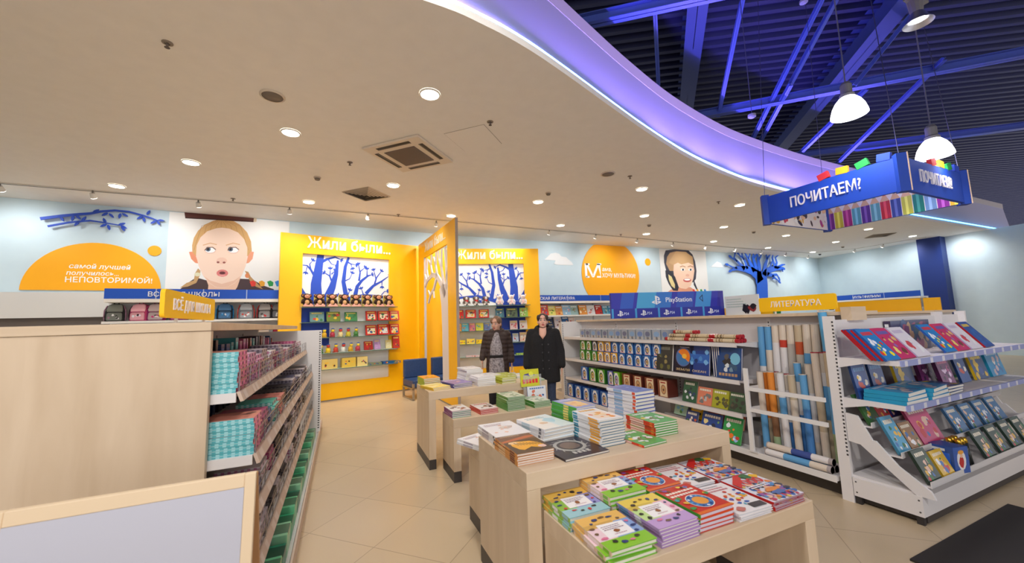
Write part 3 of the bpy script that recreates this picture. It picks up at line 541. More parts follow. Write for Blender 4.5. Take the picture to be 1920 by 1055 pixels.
g.slab([(w0, z0), (w0+.42, z0), (w0+.42, 1.4), (w0+.46, 1.9), (w0+.58, 2.25), (w0+.4, 2.34), (w0, 2.3)], .03, TC)
for pts, a, b in (([(w0+.2, 2.1), (.95, 2.35), (1.25, 2.55), (1.6, 2.62), (2.0, 2.55), (2.2, 2.42)], .16, .05), ([(.6, 2.2), (.62, 2.6), (.7, 3.08)], .12, .05), ([(.78, 2.28), (.95, 2.7), (.92, 3.08)], .1, .04), ([(.95, 2.7), (1.12, 2.9), (1.15, 3.08)], .06, .04), ([(1.25, 2.55), (1.35, 2.8), (1.3, 3.08)], .09, .04), ([(1.35, 2.8), (1.5, 3.0)], .06, .03), ([(1.6, 2.6), (1.72, 2.85), (1.66, 3.08)], .08, .04), ([(1.72, 2.85), (1.9, 3.0)], .05, .03), ([(1.95, 2.56), (2.05, 2.8), (2.0, 3.05)], .06, .03), ([(1.3, 2.52), (1.5, 2.3), (1.75, 2.2), (1.95, 2.02)], .09, .04), ([(1.55, 2.28), (1.5, 2.1)], .05, .03), ([(1.8, 2.18), (1.95, 2.3)], .05, .03), ([(.62, 2.4), (.52, 2.75), (.6, 3.0)], .06, .03), ([(2.05, 2.5), (2.2, 2.7)], .05, .03)):
    n = len(pts); g.stroke(pts, [a+(b-a)*i/(n-1) for i in range(n)], TC, 0, .03)
obj('cutout_tree', g, M_MATTE, t)
g = G(frame((0, .026, 0), (-1, 0, 0), (0, 0, 1))); g.text('Жили были...', -(w0+w1)/2, z1+.12, .3, (250, 240, 220), .006, width=1.55, h=.006, z=.001); obj('lettering', g, M_MATTE, t)
for x, y, tx, ty, w, tz in ((-.75, 8.3, -.75, 9.0, 22, 2.4), (.15, 8.45, .15, 9.25, 22, 2.4), (1.05, 8.6, 1.05, 9.5, 22, 2.4), (2.7, 8.75, 2.6, 9.8, 22, 2.4), (3.6, 8.5, 3.6, 9.55, 22, 2.4), (-.61, 7.0, .1, 9.2, 60, 1.3), (.8, 6.95, 1.1, 9.4, 60, 1.3), (3.7, 6.95, 3.2, 9.6, 60, 1.3), (1.2, 7.4, 1.9, 8.3, 30, 2.0)):
    lamp('booth_fill_beam', 'SPOT', (x, y, CEIL-.12), (tx, ty, tz), w, (1, .97, .9), .06, None, 95, .9)  # added spots that brighten the yellow panels, without fixtures of their own
# ------------------------------------------------------------------ blue bench against the first panel
for lb, u_ in (('navy blue padded seat on square metal legs, on the bear side of the yellow divider', 0.), ('navy blue padded seat seen through the window of the yellow divider', .64)):
    b0 = Vector((1.235, 8.82, 0))+vd(11)*u_; t = thing('bench_seat', lb, 'bench', b0, R(11)); BW = .52 if u_ == 0 else .6
    g = G(); g.box(.004, BW, -.62, 0, .25, .4); obj('seat', g, M_NAVY, t, bevel=.02)
    g = G(); g.box(.004, BW, -.12, 0, .4, .79); obj('backrest', g, M_NAVY, t, bevel=.02)
    for x in (.02, BW-.02):
        g = G()
        for a, b, c, d in ((-.64, -.6, 0, .335), (-.06, -.02, 0, .25), (-.64, -.02, 0, .035), (-.64, -.02, .215, .25)): g.box(x-.03, x+.01, a, b, c, d, (176, 172, 168))
        obj('leg_frame', g, M_METAL, t)
# ================================================================== display tables
M_TW = M_WOOD
def table(lb, x0, x1, y0, y1, h, grp, top=.085, leg=.075):
    t = thing('display_table', lb, 'table', ((x0+x1)/2, (y0+y1)/2, 0), 0, grp); a, b = (x1-x0)/2, (y1-y0)/2
    g = G(); g.box(-a, a, -b, b, h-top, h); obj('tabletop', g, M_WOODH, t, bevel=.003)
    for s in (-1, 1):
        xa, xb = (-a, -a+leg) if s < 0 else (a-leg, a)
        g = G(); g.box(xa, xb, -b, b, .1, h-top); o = obj('leg', g, M_WOOD, t, bevel=.002)
        g = G(); g.box(xa, xb, -b, b, 0, .1); obj('plinth', g, M_PLINTH, o)
    return t
NT, FT, LT = .776, .803, .59
table('tall maple display table closest to the whiteboard, loaded with stacked hardbacks', .845, 2.302, 1.808, 2.542, NT, 'tall display tables')
table('low maple table pulled out towards the camera, covered in rows of activity books', .928, 2.16, 1.262, 1.8, LT, 'low display tables')
table('low maple table tucked behind the nearer tall table', .943, 2.16, 2.56, 3.09, LT, 'low display tables')
table('tall maple display table farther along the aisle, in front of the two women', .87, 2.32, 4.268, 4.99, FT, 'tall display tables')
table('low maple table with four neat stacks, in front of the farther tall table', 1.015, 2.2, 3.815, 4.262, LT, 'low display tables')
# ================================================================== school-supplies gondola on the left
GX0, GX1, GY0, GY1, GH = -1.5, -.55, 2.22, 6.1, 1.567
t = thing('gondola_shelf', 'long maple-clad school supplies shelving with plain end panel, beside the aisle', 'shelving unit', (0, 0, 0)); GON = t
g = G(); g.box(GX0, GX1, GY0, GY0+.035, 0, GH-.042); obj('end_panel', g, M_WOOD, t, bevel=.002)
g = G(); g.box(GX0, GX1, GY0-.004, GY1, GH-.04, GH); obj('top_board', g, M_WOODH, t, bevel=.002)
g = G(); g.box(-1.06, -1.0, GY0+.035, 6.9, .08, GH-.04, (214, 206, 200))
for y in (3.2, 4.2, 5.2):
    for i in range(24): g.box(-1.0, -.998, y-.008, y+.008, .2+i*.055, .225+i*.055, (60, 56, 54))
obj('back_panel', g, M_MATTE, t)
SHV = [(-.42, 1.245), (-.345, .95), (-.335, .72), (-.325, .46)]
for X, z in SHV:
    g = G(); g.box(-1.0, X-.032, GY0+.053, GY1-.005, z-.035, z-.02, (224, 220, 218)); g.box(-1.0, X-.032, GY0+.038, GY0+.0525, z-.06, z-.016, (226, 222, 220)); o = obj('shelf', g, M_MATTE, t)
    g = G(); y = GY0+.037
    g.add([(X-.014, y, z-.058), (X, y, z-.055), (X, GY1-.01, z-.055), (X-.014, GY1-.01, z-.058), (X-.03, y, z-.012), (X-.016, y, z-.01), (X-.016, GY1-.01, z-.01), (X-.03, GY1-.01, z-.012)], [(0, 1, 2, 3), (4, 7, 6, 5), (1, 5, 6, 2), (0, 4, 5, 1), (2, 6, 7, 3), (0, 3, 7, 4)], (206, 182, 164))
    random.seed(int(z*100)); yy = y+.05
    while yy < GY1-.2:
        w = random.choice((.05, .06, .08)); g.add([(X+.0005, yy, z-.052), (X+.0005, yy+w, z-.052), (X-.0145, yy+w, z-.013), (X-.0145, yy, z-.013)], [(0, 1, 2, 3)], (218, 200, 186)); yy += w+random.choice((.03, .08, .15))
    obj('price_rail', g, M_MATTE, o)
    g = G(); gx = X-.022
    for zz in (.0, .045, .09): g.tube([(gx, y+.01, z+zz), (gx, GY1-.02, z+zz)], .0028, (150, 146, 146), 5)
    n = 16
    for i in range(n+1):
        yy = y+.01+(GY1-y-.03)*i/n; g.tube([(gx, yy, z-.015), (gx, yy, z+.09), ], .0028, (150, 146, 146), 5)
    obj('wire_guard', g, M_METAL, o)
g = G(); g.box(-1.0, -.26, GY0+.04, 6.9, .0, .1, (206, 190, 178)); g.box(-.262, -.25, GY0+.04, 6.9, .03, .13, (206, 184, 168)); g.box(-1.0, -.27, GY0+.04, 6.9, .1, .108, (222, 218, 216)); obj('base_deck', g, M_MATTE, t)
a = Yp(565, 620, GY1).x; b = Yp(603.5, 620, GY1).x
g = G(); g.box(-1.0, b, GY1, GY1+.025, .12, 1.5, (226, 224, 224))
for i in range(42): g.box(b-.03, b-.012, GY1-.0015, GY1, .17+i*.0315, .185+i*.0315, (58, 56, 58))
obj('side_upright', g, M_MATTE, t)
# blade sign on top
def blade(lb, X, ya, yb, z0, z1, txt, nm, dirY, tw=.72, tilt=0., name='aisle_sign'):
    t = thing(name, lb, 'sign', (X, (ya+yb)/2, 0), R(90) if dirY > 0 else R(-90)); L = abs(yb-ya)/2
    g = G(Matrix.Rotation(PI/2, 4, 'X')); r = .02; pts = []
    for cx, cy, s in ((L-r, z1-r, 0), (-L+r, z1-r, 90), (-L+r, z0+r, 180), (L-r, z0+r, 270)): pts += [(cx+r*math.cos(R(s+k*30)), cy+r*math.sin(R(s+k*30))) for k in range(4)]
    g.slab(pts, .02, (255, 200, 4), -.01); obj('panel', g, M_MATTE, t)
    g = G(Matrix.Rotation(PI/2, 4, 'X')); h = (z1-z0); g.text(txt, 0, z0+h*.3, h*.56, (244, 240, 246), .006, width=2*L*tw, z=.0102, h=.004); obj('lettering', g, M_MATTE, t)
    g = G()
    for x in (-L*.55, L*.55): g.box(x-.008, x+.008, -.006, .006, nm, z0+.01, (230, 228, 226))
    obj('support_bracket', g, M_MATTE, t); return t
a = Xp(306, 537, -.85); b = Xp(400, 568, -.85)
blade('yellow sign reading ВСЁ ДЛЯ ШКОЛЫ on top of the school shelving', -.85, a.y, b.y, Xp(306, 595, -.85).z, a.z-.01, 'ВСЁ ДЛЯ ШКОЛЫ', GH, 1, .74)
# ================================================================== long shelving on the right (maps, egg boxes) and its end bays
RX, RB, RY0, RY1 = 3.78, 4.2, 1.985, 6.27
t = thing('gondola_shelf', 'long white shelving of boxed toys and rolled maps facing the display tables', 'shelving unit', (0, 0, 0)); RGON = t
g = G(); g.box(RB, RB+.04, RY0, RY1, .1, 1.49, (206, 200, 200))
for y in (2.705, 3.97, 5.24):
    g.box(RB-.006, RB, y-.02, y+.02, .1, 1.48, (216, 212, 212))
    for i in range(34): g.box(RB-.0075, RB-.006, y-.006, y+.006, .2+i*.037, .218+i*.037, (70, 66, 66))
obj('back_panel', g, M_MATTE, t)
g = G(); g.box(4.1, 4.6, RY0-.05, RY1+.03, 1.488, 1.52); obj('top_board', g, M_WOODH, t, bevel=.003)
RSH = [(1.222, 2.8, RY1-.03), (.838, 2.8, RY1-.03), (.498, 2.8, RY1-.03)]
for z, ya, yb in RSH:
    g = G(); g.box(RX+.012, RB, ya, yb, z-.022, z, (222, 218, 218)); g.add([(RX+.014, ya-.003, z-.022), (RB, ya-.004, z-.07), (RB, ya-.004, z)], [(0, 1, 2)], (222, 218, 218)); o = obj('shelf', g, M_MATTE, t)
    g = G(); g.box(RX, RX+.012, ya, yb, z-.042, z+.004, (214, 208, 208)); g.box(RX-.001, RX, ya+.01, yb-.01, z-.037, z-.002, (226, 222, 222)); obj('price_rail', g, M_MATTE, o)
g = G(); g.box(RX-.03, RB, RY0, RY1, .13, .165, (222, 218, 218)); g.box(RX-.036, RX-.03, RY0, RY1, .12, .175, (226, 224, 224)); obj('base_deck', g, M_MATTE, t)
g = G(); g.box(RX+.07, RX+.09, RY0+.01, RY1, 0, .13); obj('kick_plate', g, M_PLINTH, t)
g = G(); g.box(3.76, 4.24, RY1, RY1+.022, .12, 1.5, (226, 224, 224))
for i in range(40): g.box(3.775, 3.79, RY1-.0015, RY1, .17+i*.0325, .185+i*.0325, (58, 56, 58))
obj('side_upright', g, M_MATTE, t)
# map pen: rails and post in front of the rolled maps
g = G(); px_ = RX-.03; pB = 2.70
g.box(px_-.012, px_+.012, pB-.02, pB+.02, .165, .98, (232, 230, 230)); g.box(px_-.016, px_+.016, pB-.06, pB+.02, .165, .18, (214, 212, 212)); obj('map_pen_post', g, M_MATTE, t)
for z in (.78, .575):
    g = G(); g.box(px_-.01, px_+.01, RY0+.02, pB, z-.018, z+.018, (232, 230, 230)); g.box(px_-.01, 3.95, pB, pB+.012, z-.018, z+.018, (226, 224, 224)); obj('map_pen_rail', g, M_MATTE, t)
# end bay facing the camera
t = thing('end_bay_shelf', 'white end bay shelving of Christmas and fairy tale books facing the camera', 'shelving unit', (0, 0, 0)); EX0, EX1, EYB = 3.76, 6.3, 1.93
for X in (EX0, 5.72, EX1-.03):
    g = G(); g.box(X, X+.03, 1.885, 1.965, .0, 1.485, (228, 224, 224))
    if X == EX0:
        for i in range(36): g.box(X-.0015, X, 1.887, 1.9, .36+i*.0305, .374+i*.0305, (58, 56, 58))
    obj('upright', g, M_MATTE, t)
g = G(); g.box(EX0+.03, EX1-.03, 1.94, 1.96, .1, 1.45, (224, 220, 220)); obj('back_panel', g, M_MATTE, t)
g = G(); g.box(EX0+.32, EX0+.56, 1.90, 1.98, 1.44, 1.56); obj('top_block', g, M_WOODH, t)
za = Xp(1590, 676, EX0).z; zb_ = Xp(1590, 752, EX0).z; ESH = []
for (p1, p2) in (((1582, 672), (1666, 679)), ((1590, 745), (1672, 764))):
    a, b = Xp(*p1, EX0), Xp(*p2, EX0); z = (a.z+b.z)/2; yf = 1.50; ESH.append((z, yf))
    g = G(); g.box(EX0+.03, EX1-.03, yf, 1.94, z-.02, z, (222, 218, 220))
    for X in (EX0+.004, 5.71, EX1-.026): g.add([(X, 1.9, z-.075), (X, yf+.22, z-.03), (X, yf, z-.03), (X, yf, z+.005), (X, 1.9, z+.012), (X+.022, 1.9, z-.075), (X+.022, yf+.22, z-.03), (X+.022, yf, z-.03), (X+.022, yf, z+.005), (X+.022, 1.9, z+.012)], [(0, 1, 2, 3, 4), (9, 8, 7, 6, 5), (0, 5, 6, 1), (1, 6, 7, 2), (2, 7, 8, 3), (3, 8, 9, 4), (4, 9, 5, 0)], (228, 224, 226))
    o = obj('shelf', g, M_MATTE, t)
    g = G(); g.box(EX0+.02, EX1-.02, yf-.012, yf, z-.035, z+.008, (150, 158, 206))
    for i in range(12): g.box(EX0+.06+i*.2, EX0+.1+i*.2, yf-.0135, yf-.012, z-.033, z+.006, (214, 214, 226))
    obj('price_rail', g, M_MATTE, o)
for X in (EX0+.005, 5.7, EX1-.025):
    g = G()
    P0 = [(1.88, .7), (1.80, .69), (1.72, .52), (1.7, .52), (1.58, .37), (1.42, .25), (1.40, .2), (1.5, .2), (1.80, .47), (1.88, .48)]
    vs = [(X, y, z) for y, z in P0]+[(X+.02, y, z) for y, z in P0]; n = len(P0)
    g.add(vs, [tuple(range(n)), tuple(range(n, 2*n))[::-1]]+[(i, n+i, n+(i+1) % n, (i+1) % n) for i in range(n)], (226, 222, 222)); obj('stepped_bracket', g, M_MATTE, t)
steps = [(1.72, 1.88, .62, .70), (1.56, 1.72, .44, .52), (1.42, 1.56, .28, .37)]
g = G()
for ya, yb, za, zb2 in steps: g.box(EX0+.025, EX1-.025, ya, yb, za-.012, za, (214, 210, 210)); g.box(EX0+.025, EX1-.025, ya, ya+.006, za, za+.03, (220, 216, 216))
obj('step_tray', g, M_MATTE, t)
g = G(); g.box(EX0+.0, EX1, 1.47, 1.88, .06, .2, (226, 222, 222)); g.box(EX0+.02, EX1, 1.44, 1.9, .2, .215, (226, 222, 222)); g.box(EX0+.05, EX1, 1.475, 1.88, .012, .06, (64, 58, 56))
for y in (1.5, 1.86): g.box(EX0+.01, EX0+.04, y-.02, y+.02, 0, .06, (50, 46, 46))
for y, z in ((1.49, .17), (1.49, .09), (1.86, .17), (1.86, .09)): g.cyl((EX0-.001, y, z), (EX0+.002, y, z), .006, (80, 76, 76))
obj('base_deck', g, M_MATTE, t)
# far end bay of the same shelving, seen edge on
t = thing('end_bay_shelf', 'far end bay of the white toy shelving, seen edge on near the women', 'shelving unit', (0, 0, 0))
g = G(); g.box(3.76, 3.79, 6.295, 6.37, 0, 1.49, (218, 206, 196)); obj('upright', g, M_MATTE, t)
g = G(); g.box(3.79, 4.6, 6.295, 6.31, .1, 1.45, (220, 214, 210)); obj('back_panel', g, M_MATTE, t)
for z in (1.02, .66, .36):
    g = G(); g.box(3.77, 4.6, 6.37, 6.78, z-.02, z, (226, 220, 216)); g.box(3.766, 4.6, 6.78, 6.792, z-.03, z+.01, (226, 220, 216)); obj('shelf', g, M_MATTE, t)
g = G(); g.box(3.77, 4.6, 6.37, 6.82, .05, .2, (222, 210, 196)); g.box(3.8, 4.6, 6.37, 6.8, 0, .05, (60, 54, 52)); obj('base_deck', g, M_MATTE, t)
a, b = Xp(1423, 560, 4.35), Xp(1567, 548, 4.35)
blade('yellow sign reading ЛИТЕРАТУРА above the rolled maps', 4.35, b.y, a.y, 1.545, (a.z+b.z)/2, 'ЛИТЕРАТУРА', 1.52, -1, .66)
# ================================================================== hanging blue sign in the void
zs = 2.9
L_, N_, B_ = Zp(1436, 419, zs), Zp(1697, 357, zs), Zp(1553, 432, zs); x0, x1, y0, y1 = (L_.x+N_.x)/2, B_.x, N_.y, (L_.y+B_.y)/2
hL = Yp(1432, 370, y1).z-zs; hs = onpl(1697, 290, (x0, 0, 0), (1, 0, 0)).z-zs
t = thing('hanging_sign', 'square hanging blue sign reading ПОЧИТАЕМ? with colored pencils printed inside', 'sign', ((x0+x1)/2, (y0+y1)/2, zs)); A_, B2 = (x1-x0)/2, (y1-y0)/2
BL2 = (16, 72, 190)
PENC = [(120, 40, 150), (140, 50, 160), (90, 50, 150), (170, 190, 60), (196, 200, 80), (210, 200, 70), (230, 190, 60), (100, 170, 190), (40, 150, 130), (30, 120, 110), (170, 40, 130), (200, 50, 100), (200, 50, 60), (220, 70, 50), (110, 150, 210), (90, 170, 190), (40, 140, 160), (60, 80, 160)]
def sign_side(nm, M, L, txt, blocks):
    o = None
    g = G(M); g.box(-L, L, -.02, .02, 0, hs, BL2); o = obj(nm, g, M_MATTE, t)
    g = G(M @ Matrix.Rotation(PI/2, 4, 'X') @ Matrix.Translation((0, 0, .021)))
    if txt: g.text(txt, 0, hs*.36, hs*.5, (240, 236, 244), .012, width=2*L*.53, h=.012, z=.0005); obj('lettering', g, M_MATTE, o)
    # inner face: pencil print
    g = G(M @ Matrix.Rotation(-PI/2, 4, 'X') @ Matrix.Rotation(PI, 4, 'Z') @ Matrix.Translation((0, -hs, .0205))); g.M = M @ frame((0, .0205, 0), (-1, 0, 0), (0, 0, 1))
    g.rect(-L, L, 0, hs, (236, 232, 236)); n = 13; w = 2*L/n
    for i in range(n):
        c = PENC[(i*5 if nm == 'left_side' else i) % 18]; xa = -L+i*w; g.rect(xa+.004, xa+w-.004, 0, hs*.66, c); g.rect(xa+w*.35, xa+w*.6, 0, hs*.66, tuple(min(255, v+50) for v in c)); g.flat([(xa+.004, hs*.66), (xa+w-.004, hs*.66), (xa+w*.5, hs*.98)], (222, 186, 150)); g.flat([(xa+w*.36, hs*.86), (xa+w*.64, hs*.86), (xa+w*.5, hs*.98)], c)
    if nm == 'far_side':
        g.rect(-L, L, 0, hs, (240, 236, 236)); random.seed(4)
        for i in range(46): g.disc(random.uniform(-L*.95, L*.95), random.uniform(.03, hs-.03), random.uniform(.02, .07), random.uniform(.02, .08), random.choice(((210, 60, 90), (40, 30, 50), (240, 200, 170), (180, 60, 150), (230, 180, 60), (250, 250, 250))), 10, rot=random.random()*3)
    obj('pencil_print', g, M_PRINT, o)
    if blocks:
        for i, c in enumerate(((226, 50, 50), (246, 180, 20), (20, 150, 70), (20, 70, 200))):
            g = G(M); g.M = M @ Matrix.Translation((L*(.02+.27*i), -.0, hs+.045)) @ Matrix.Rotation(R((-14, 4, -16, 8)[i]), 4, 'Y'); g.box(-.085, .085, -.03, .03, -.06, .06, c); g.v = [tuple(g.M @ ((g.M.inverted() @ Vector(v))*.78)) for v in g.v]; obj('color_block', g, M_MATTE, o, bevel=.004)
    return o
sign_side('front_side', Matrix.Translation((-A_, 0, 0)) @ Matrix.Rotation(R(-90), 4, 'Z'), B2, 'ПОЧИТАЕМ?', True)
sign_side('side', Matrix.Translation((0, -B2, 0)), A_, 'ПОЧИТАЕМ?', True)
sign_side('far_side', Matrix.Translation((0, B2, 0)) @ Matrix.Rotation(PI, 4, 'Z'), A_, 'ПОЧИТАЕМ?', False)
sign_side('left_side', Matrix.Translation((A_, 0, 0)) @ Matrix.Rotation(R(90), 4, 'Z'), B2, 'ПОЧИТАЕМ?', False)
for sx, sy in ((-1, -1), (-1, 1), (1, -1), (1, 1)):
    g = G(); c = Vector((sx*A_, sy*B2, 0)); g.M = Matrix.Translation(c) @ Matrix.Rotation(R(45), 4, 'Z'); g.box(-.05, .05, -.05, .05, -.02, hs+.03, (20, 66, 170)); g.box(-.056, -.046, -.056, -.046, -.02, hs+.03, (236, 206, 180)); obj('corner_post', g, M_MATTE, t)
g = G()
for sx, sy in ((-1, -1), (-1, 1), (1, -1), (1, 1)): g.cyl((sx*A_, sy*B2, hs), (sx*A_*.8, sy*B2*.8, 7.2-zs), .004, (120, 120, 140), n=6)
obj('suspension_wires', g, M_METAL, t)
# ================================================================== easel whiteboard, foreground
t = thing('easel_board', 'blurred wooden A-frame easel with blank whiteboard in front of the maple end panel', 'board', (-.62, 1.76, 0)); w, h = .34, 1.0; tl = Matrix.Rotation(R(-7), 4, 'X')
lean = .12
def slant(g, x0, x1, z0, z1, d, col, back=False):
    s = lean if not back else -lean*2.2
    f = lambda z: (1-z/h)*(-s); 
    g.add([(x, f(z)+y, z) for z in (z0, z1) for y in (0, d) for x in (x0, x1)], [(0, 2, 3, 1), (4, 5, 7, 6), (0, 1, 5, 4), (2, 6, 7, 3), (0, 4, 6, 2), (1, 3, 7, 5)], col)
WC = (236, 212, 178)
for x in (-w, w-.035): g = G(); slant(g, x, x+.035, 0, h, .022, WC); obj('stile', g, M_MATTE, t, bevel=.003)
for za, zb in ((h-.045, h), (.3, .345)): g = G(); slant(g, -w+.035, w-.035, za, zb, .022, WC); obj('rail', g, M_MATTE, t, bevel=.003)
g = G(); slant(g, -w+.035, w-.035, .345, h-.045, .008, (222, 224, 234)); obj('whiteboard', g, mat('whiteboard_enamel', .14, col=(196, 197, 210)), t)
for x in (-w+.005, w-.03): g = G(); slant(g, x, x+.03, 0, h-.01, .02, (196, 150, 104), True); g.M = I4; obj('rear_leg', g, M_MATTE, t)
for q in t.children:
    if q.name.startswith('rear_leg'): q.location.y = .024
# small wooden stand and plastic film bag at the foot of the school shelving
t = thing('step_stool', 'small wooden step stool between the easel and the school shelving', 'stool', (-.19, 1.9, 0))
g = G(); g.box(-.11, .06, -.1, .1, .21, .235, (216, 178, 140)); obj('seat', g, M_MATTE, t, bevel=.005)
for x in (-.11, .04): g = G(); g.box(x, x+.02, -.1, .1, 0, .21, (200, 158, 120)); obj('leg', g, M_MATTE, t)
g = G(); random.seed(3)
prof = []
for k in range(9):
    z = k*.04; prof.append((0, 0, z, .07+.012*math.sin(k*1.7)-(.02 if k > 6 else 0), .055+.008*math.cos(k*2.1)-(.045 if k > 7 else .0), 2.4))
t = thing('plastic_bag', 'cloudy plastic film bag standing on the floor by the school shelving', 'bag', (-.06, 1.97, 0)); g.loft(prof, (215, 222, 220), 20); obj('film', g, M_FILM, t, True)
g = G(); g.box(-.045, .0, -.03, .03, .01, .2, (120, 200, 190)); obj('contents', g, M_MATTE, t)
# black mat, lower corner
t = thing('floor_mat', 'black rubber mat on the floor before the end bay', 'mat', (3.8, .8, 0)); g = G(); g.box(-.62, .9, -.7, .54, 0, .012, (36, 32, 32)); obj('mat', g, M_MATTE, t)
# ================================================================== wall shelving
def wall_bays(lb, o, d, L, H, hdr, txt, shelves, depth=.42, bays=3, tx=.5, tw=.6, hdrc=(22, 84, 196), from_z=0.):
    n = Vector((-d.y, d.x, 0)); t = thing('display_shelving', lb, 'shelving unit', (o.x, o.y, 0), math.atan2(d.y, d.x)); z0, z1 = hdr
    g = G(); g.box(0, L, .02, .05, 0, z0, (228, 226, 224)); g.box(0, L, 0-depth, .05, 0, .12, (216, 212, 208)); obj('back_panel', g, M_MATTE, t)
    g = G(); g.box(0, L, -depth+.02, .05, z0-.06, z0, (236, 232, 224)); g.box(0, L, -depth+.02, -depth+.05, z0, z1, hdrc)
    for i in range(1, bays): g.box(L*i/bays-.008, L*i/bays+.008, -depth+.015, -depth+.02, z0, z1, (170, 190, 230))
    hd = obj('header', g, M_MATTE, t)
    g = G(Matrix.Translation((0, -depth+.02, 0)) @ Matrix.Rotation(PI/2, 4, 'X')); g.text(txt, L*tx, z0+(z1-z0)*.24, (z1-z0)*.66, (244, 246, 250), .008, width=L*tw, z=.001, h=.006); obj('lettering', g, M_MATTE, hd)
    for z in shelves:
        g = G(); g.box(0, L, -depth, .02, z-.02, z, (232, 230, 226)); g.box(0, L, -depth-.008, -depth, z-.032, z+.008, (236, 234, 230)); obj('shelf', g, M_MATTE, t)
    for i in range(bays+1): g = G(); g.box(L*i/bays-.015, L*i/bays+.015, -.03, .02, 0, z0, (214, 212, 210)); obj('upright', g, M_MATTE, t)
    return t
OS = .5
pa = wA(214, 545, OS); pb = wA(528, 546, OS); LA = (pb-pa).length
hA = (wA(370, 560, OS+.4).z, wA(370, 542, OS+.4).z); sA = wA(370, 600, OS+.4).z
SHA = wall_bays('white wall shelving of school backpacks under a blue ВСЕ ДЛЯ ШКОЛЫ header', pa, dA, LA+.1, 2.6, hA, 'ВСЕ ДЛЯ ШКОЛЫ', [sA, sA-.5], .42, 4, .4, .38)
g = G(); p = wA(150, 560, .3); q = wA(213, 560, .3); g.M = frame((p.x, p.y, 0), dA, Vector((-dA.y, dA.x, 0))); LL = (q-p).length
for z, a, b, c in ((0, 0, 1.85, (120, 104, 94)), ): g.box(-2.2, LL-.05, 0, .2, 0, 1.86, (96, 86, 80))
g.box(-2.2, LL-.05, -.03, .2, 1.86, 2.3, (222, 220, 216)); tag(obj('wall_counter', g, M_MATTE), 'white boxed wall unit beyond the backpack shelving', 'counter')
pa = wB(985, 560, OS); pb = Vector((9.4, pa.y, 0)); hB = (wB(1075, 564, OS+.4).z, wB(1075, 553, OS+.4).z)
sB = [wB(1075, 590.5, OS+.4).z, wB(1060, 614, OS+.4).z]; sB += [sB[1]-.42, sB[1]-.84]
SHB = wall_bays('white wall bookshelves under a blue ДЕТСКАЯ ЛИТЕРАТУРА header', pa, dB, pb.x-pa.x, 2.6, hB, 'ДЕТСКАЯ ЛИТЕРАТУРА', sB, .42, 4, .18, .3); oB = pa
# fix lettering place from its end pixels
for ch in SHB.children:
    for q in ch.children:
        if q.name.startswith('lettering'): 
            e0 = wB(1001, 560, OS+.4).x-pa.x; e1 = wB(1088, 560, OS+.4).x-pa.x; q.location.x = (e0+e1)/2-(pb.x-pa.x)*.18-.12
            q.scale.x = 1.0
pa = wC(1560, 560, .5); pb = wC(1738, 548, .5); hC = (wC(1650, 559, .8).z, wC(1650, 549, .8).z); sC = [wC(1650, 578, .8).z]
SHC = wall_bays('white wall shelving under a blue МУЛЬТФИЛЬМЫ header, on the wall by the column', pa, dC, (pb-pa).length, 2.6, hC, 'МУЛЬТФИЛЬМЫ', sC+[sC[0]-.4], .36, 3, .48, .3); oC = pa
# second shelving row behind the maps, with yellow header boards
def back_row(lb, X, ya, yb, z1, zh, segs):
    t = thing('gondola_shelf', lb, 'shelving unit', (0, 0, 0)); g = G(); g.box(X-.25, X+.25, ya, yb, 0, z1-.03, (206, 198, 190)); obj('carcass', g, M_MATTE, t)
    g = G(); g.box(X-.27, X+.27, ya-.03, yb+.03, z1-.03, z1); obj('top_board', g, M_WOODH, t)
    for a, b, c in segs: g = G(); g.box(X-.012, X+.012, a, b, z1, z1+zh, c); obj('header_board', g, M_MATTE, t)
Xb = 6.4
def ys(px, X=Xb, py=572): return Xp(px, py, X).y
back_row('second shelving row behind the maps, with yellow boards along its top', Xb, 2.1, 6.2, 1.5, .15, [(ys(1378), ys(1358), (240, 186, 0)), (ys(1448), ys(1383), (240, 186, 0)), (ys(1462), ys(1450), (20, 120, 60)), (ys(1727), ys(1566), (226, 168, 0)), (2.1, ys(1733), (226, 168, 0))])
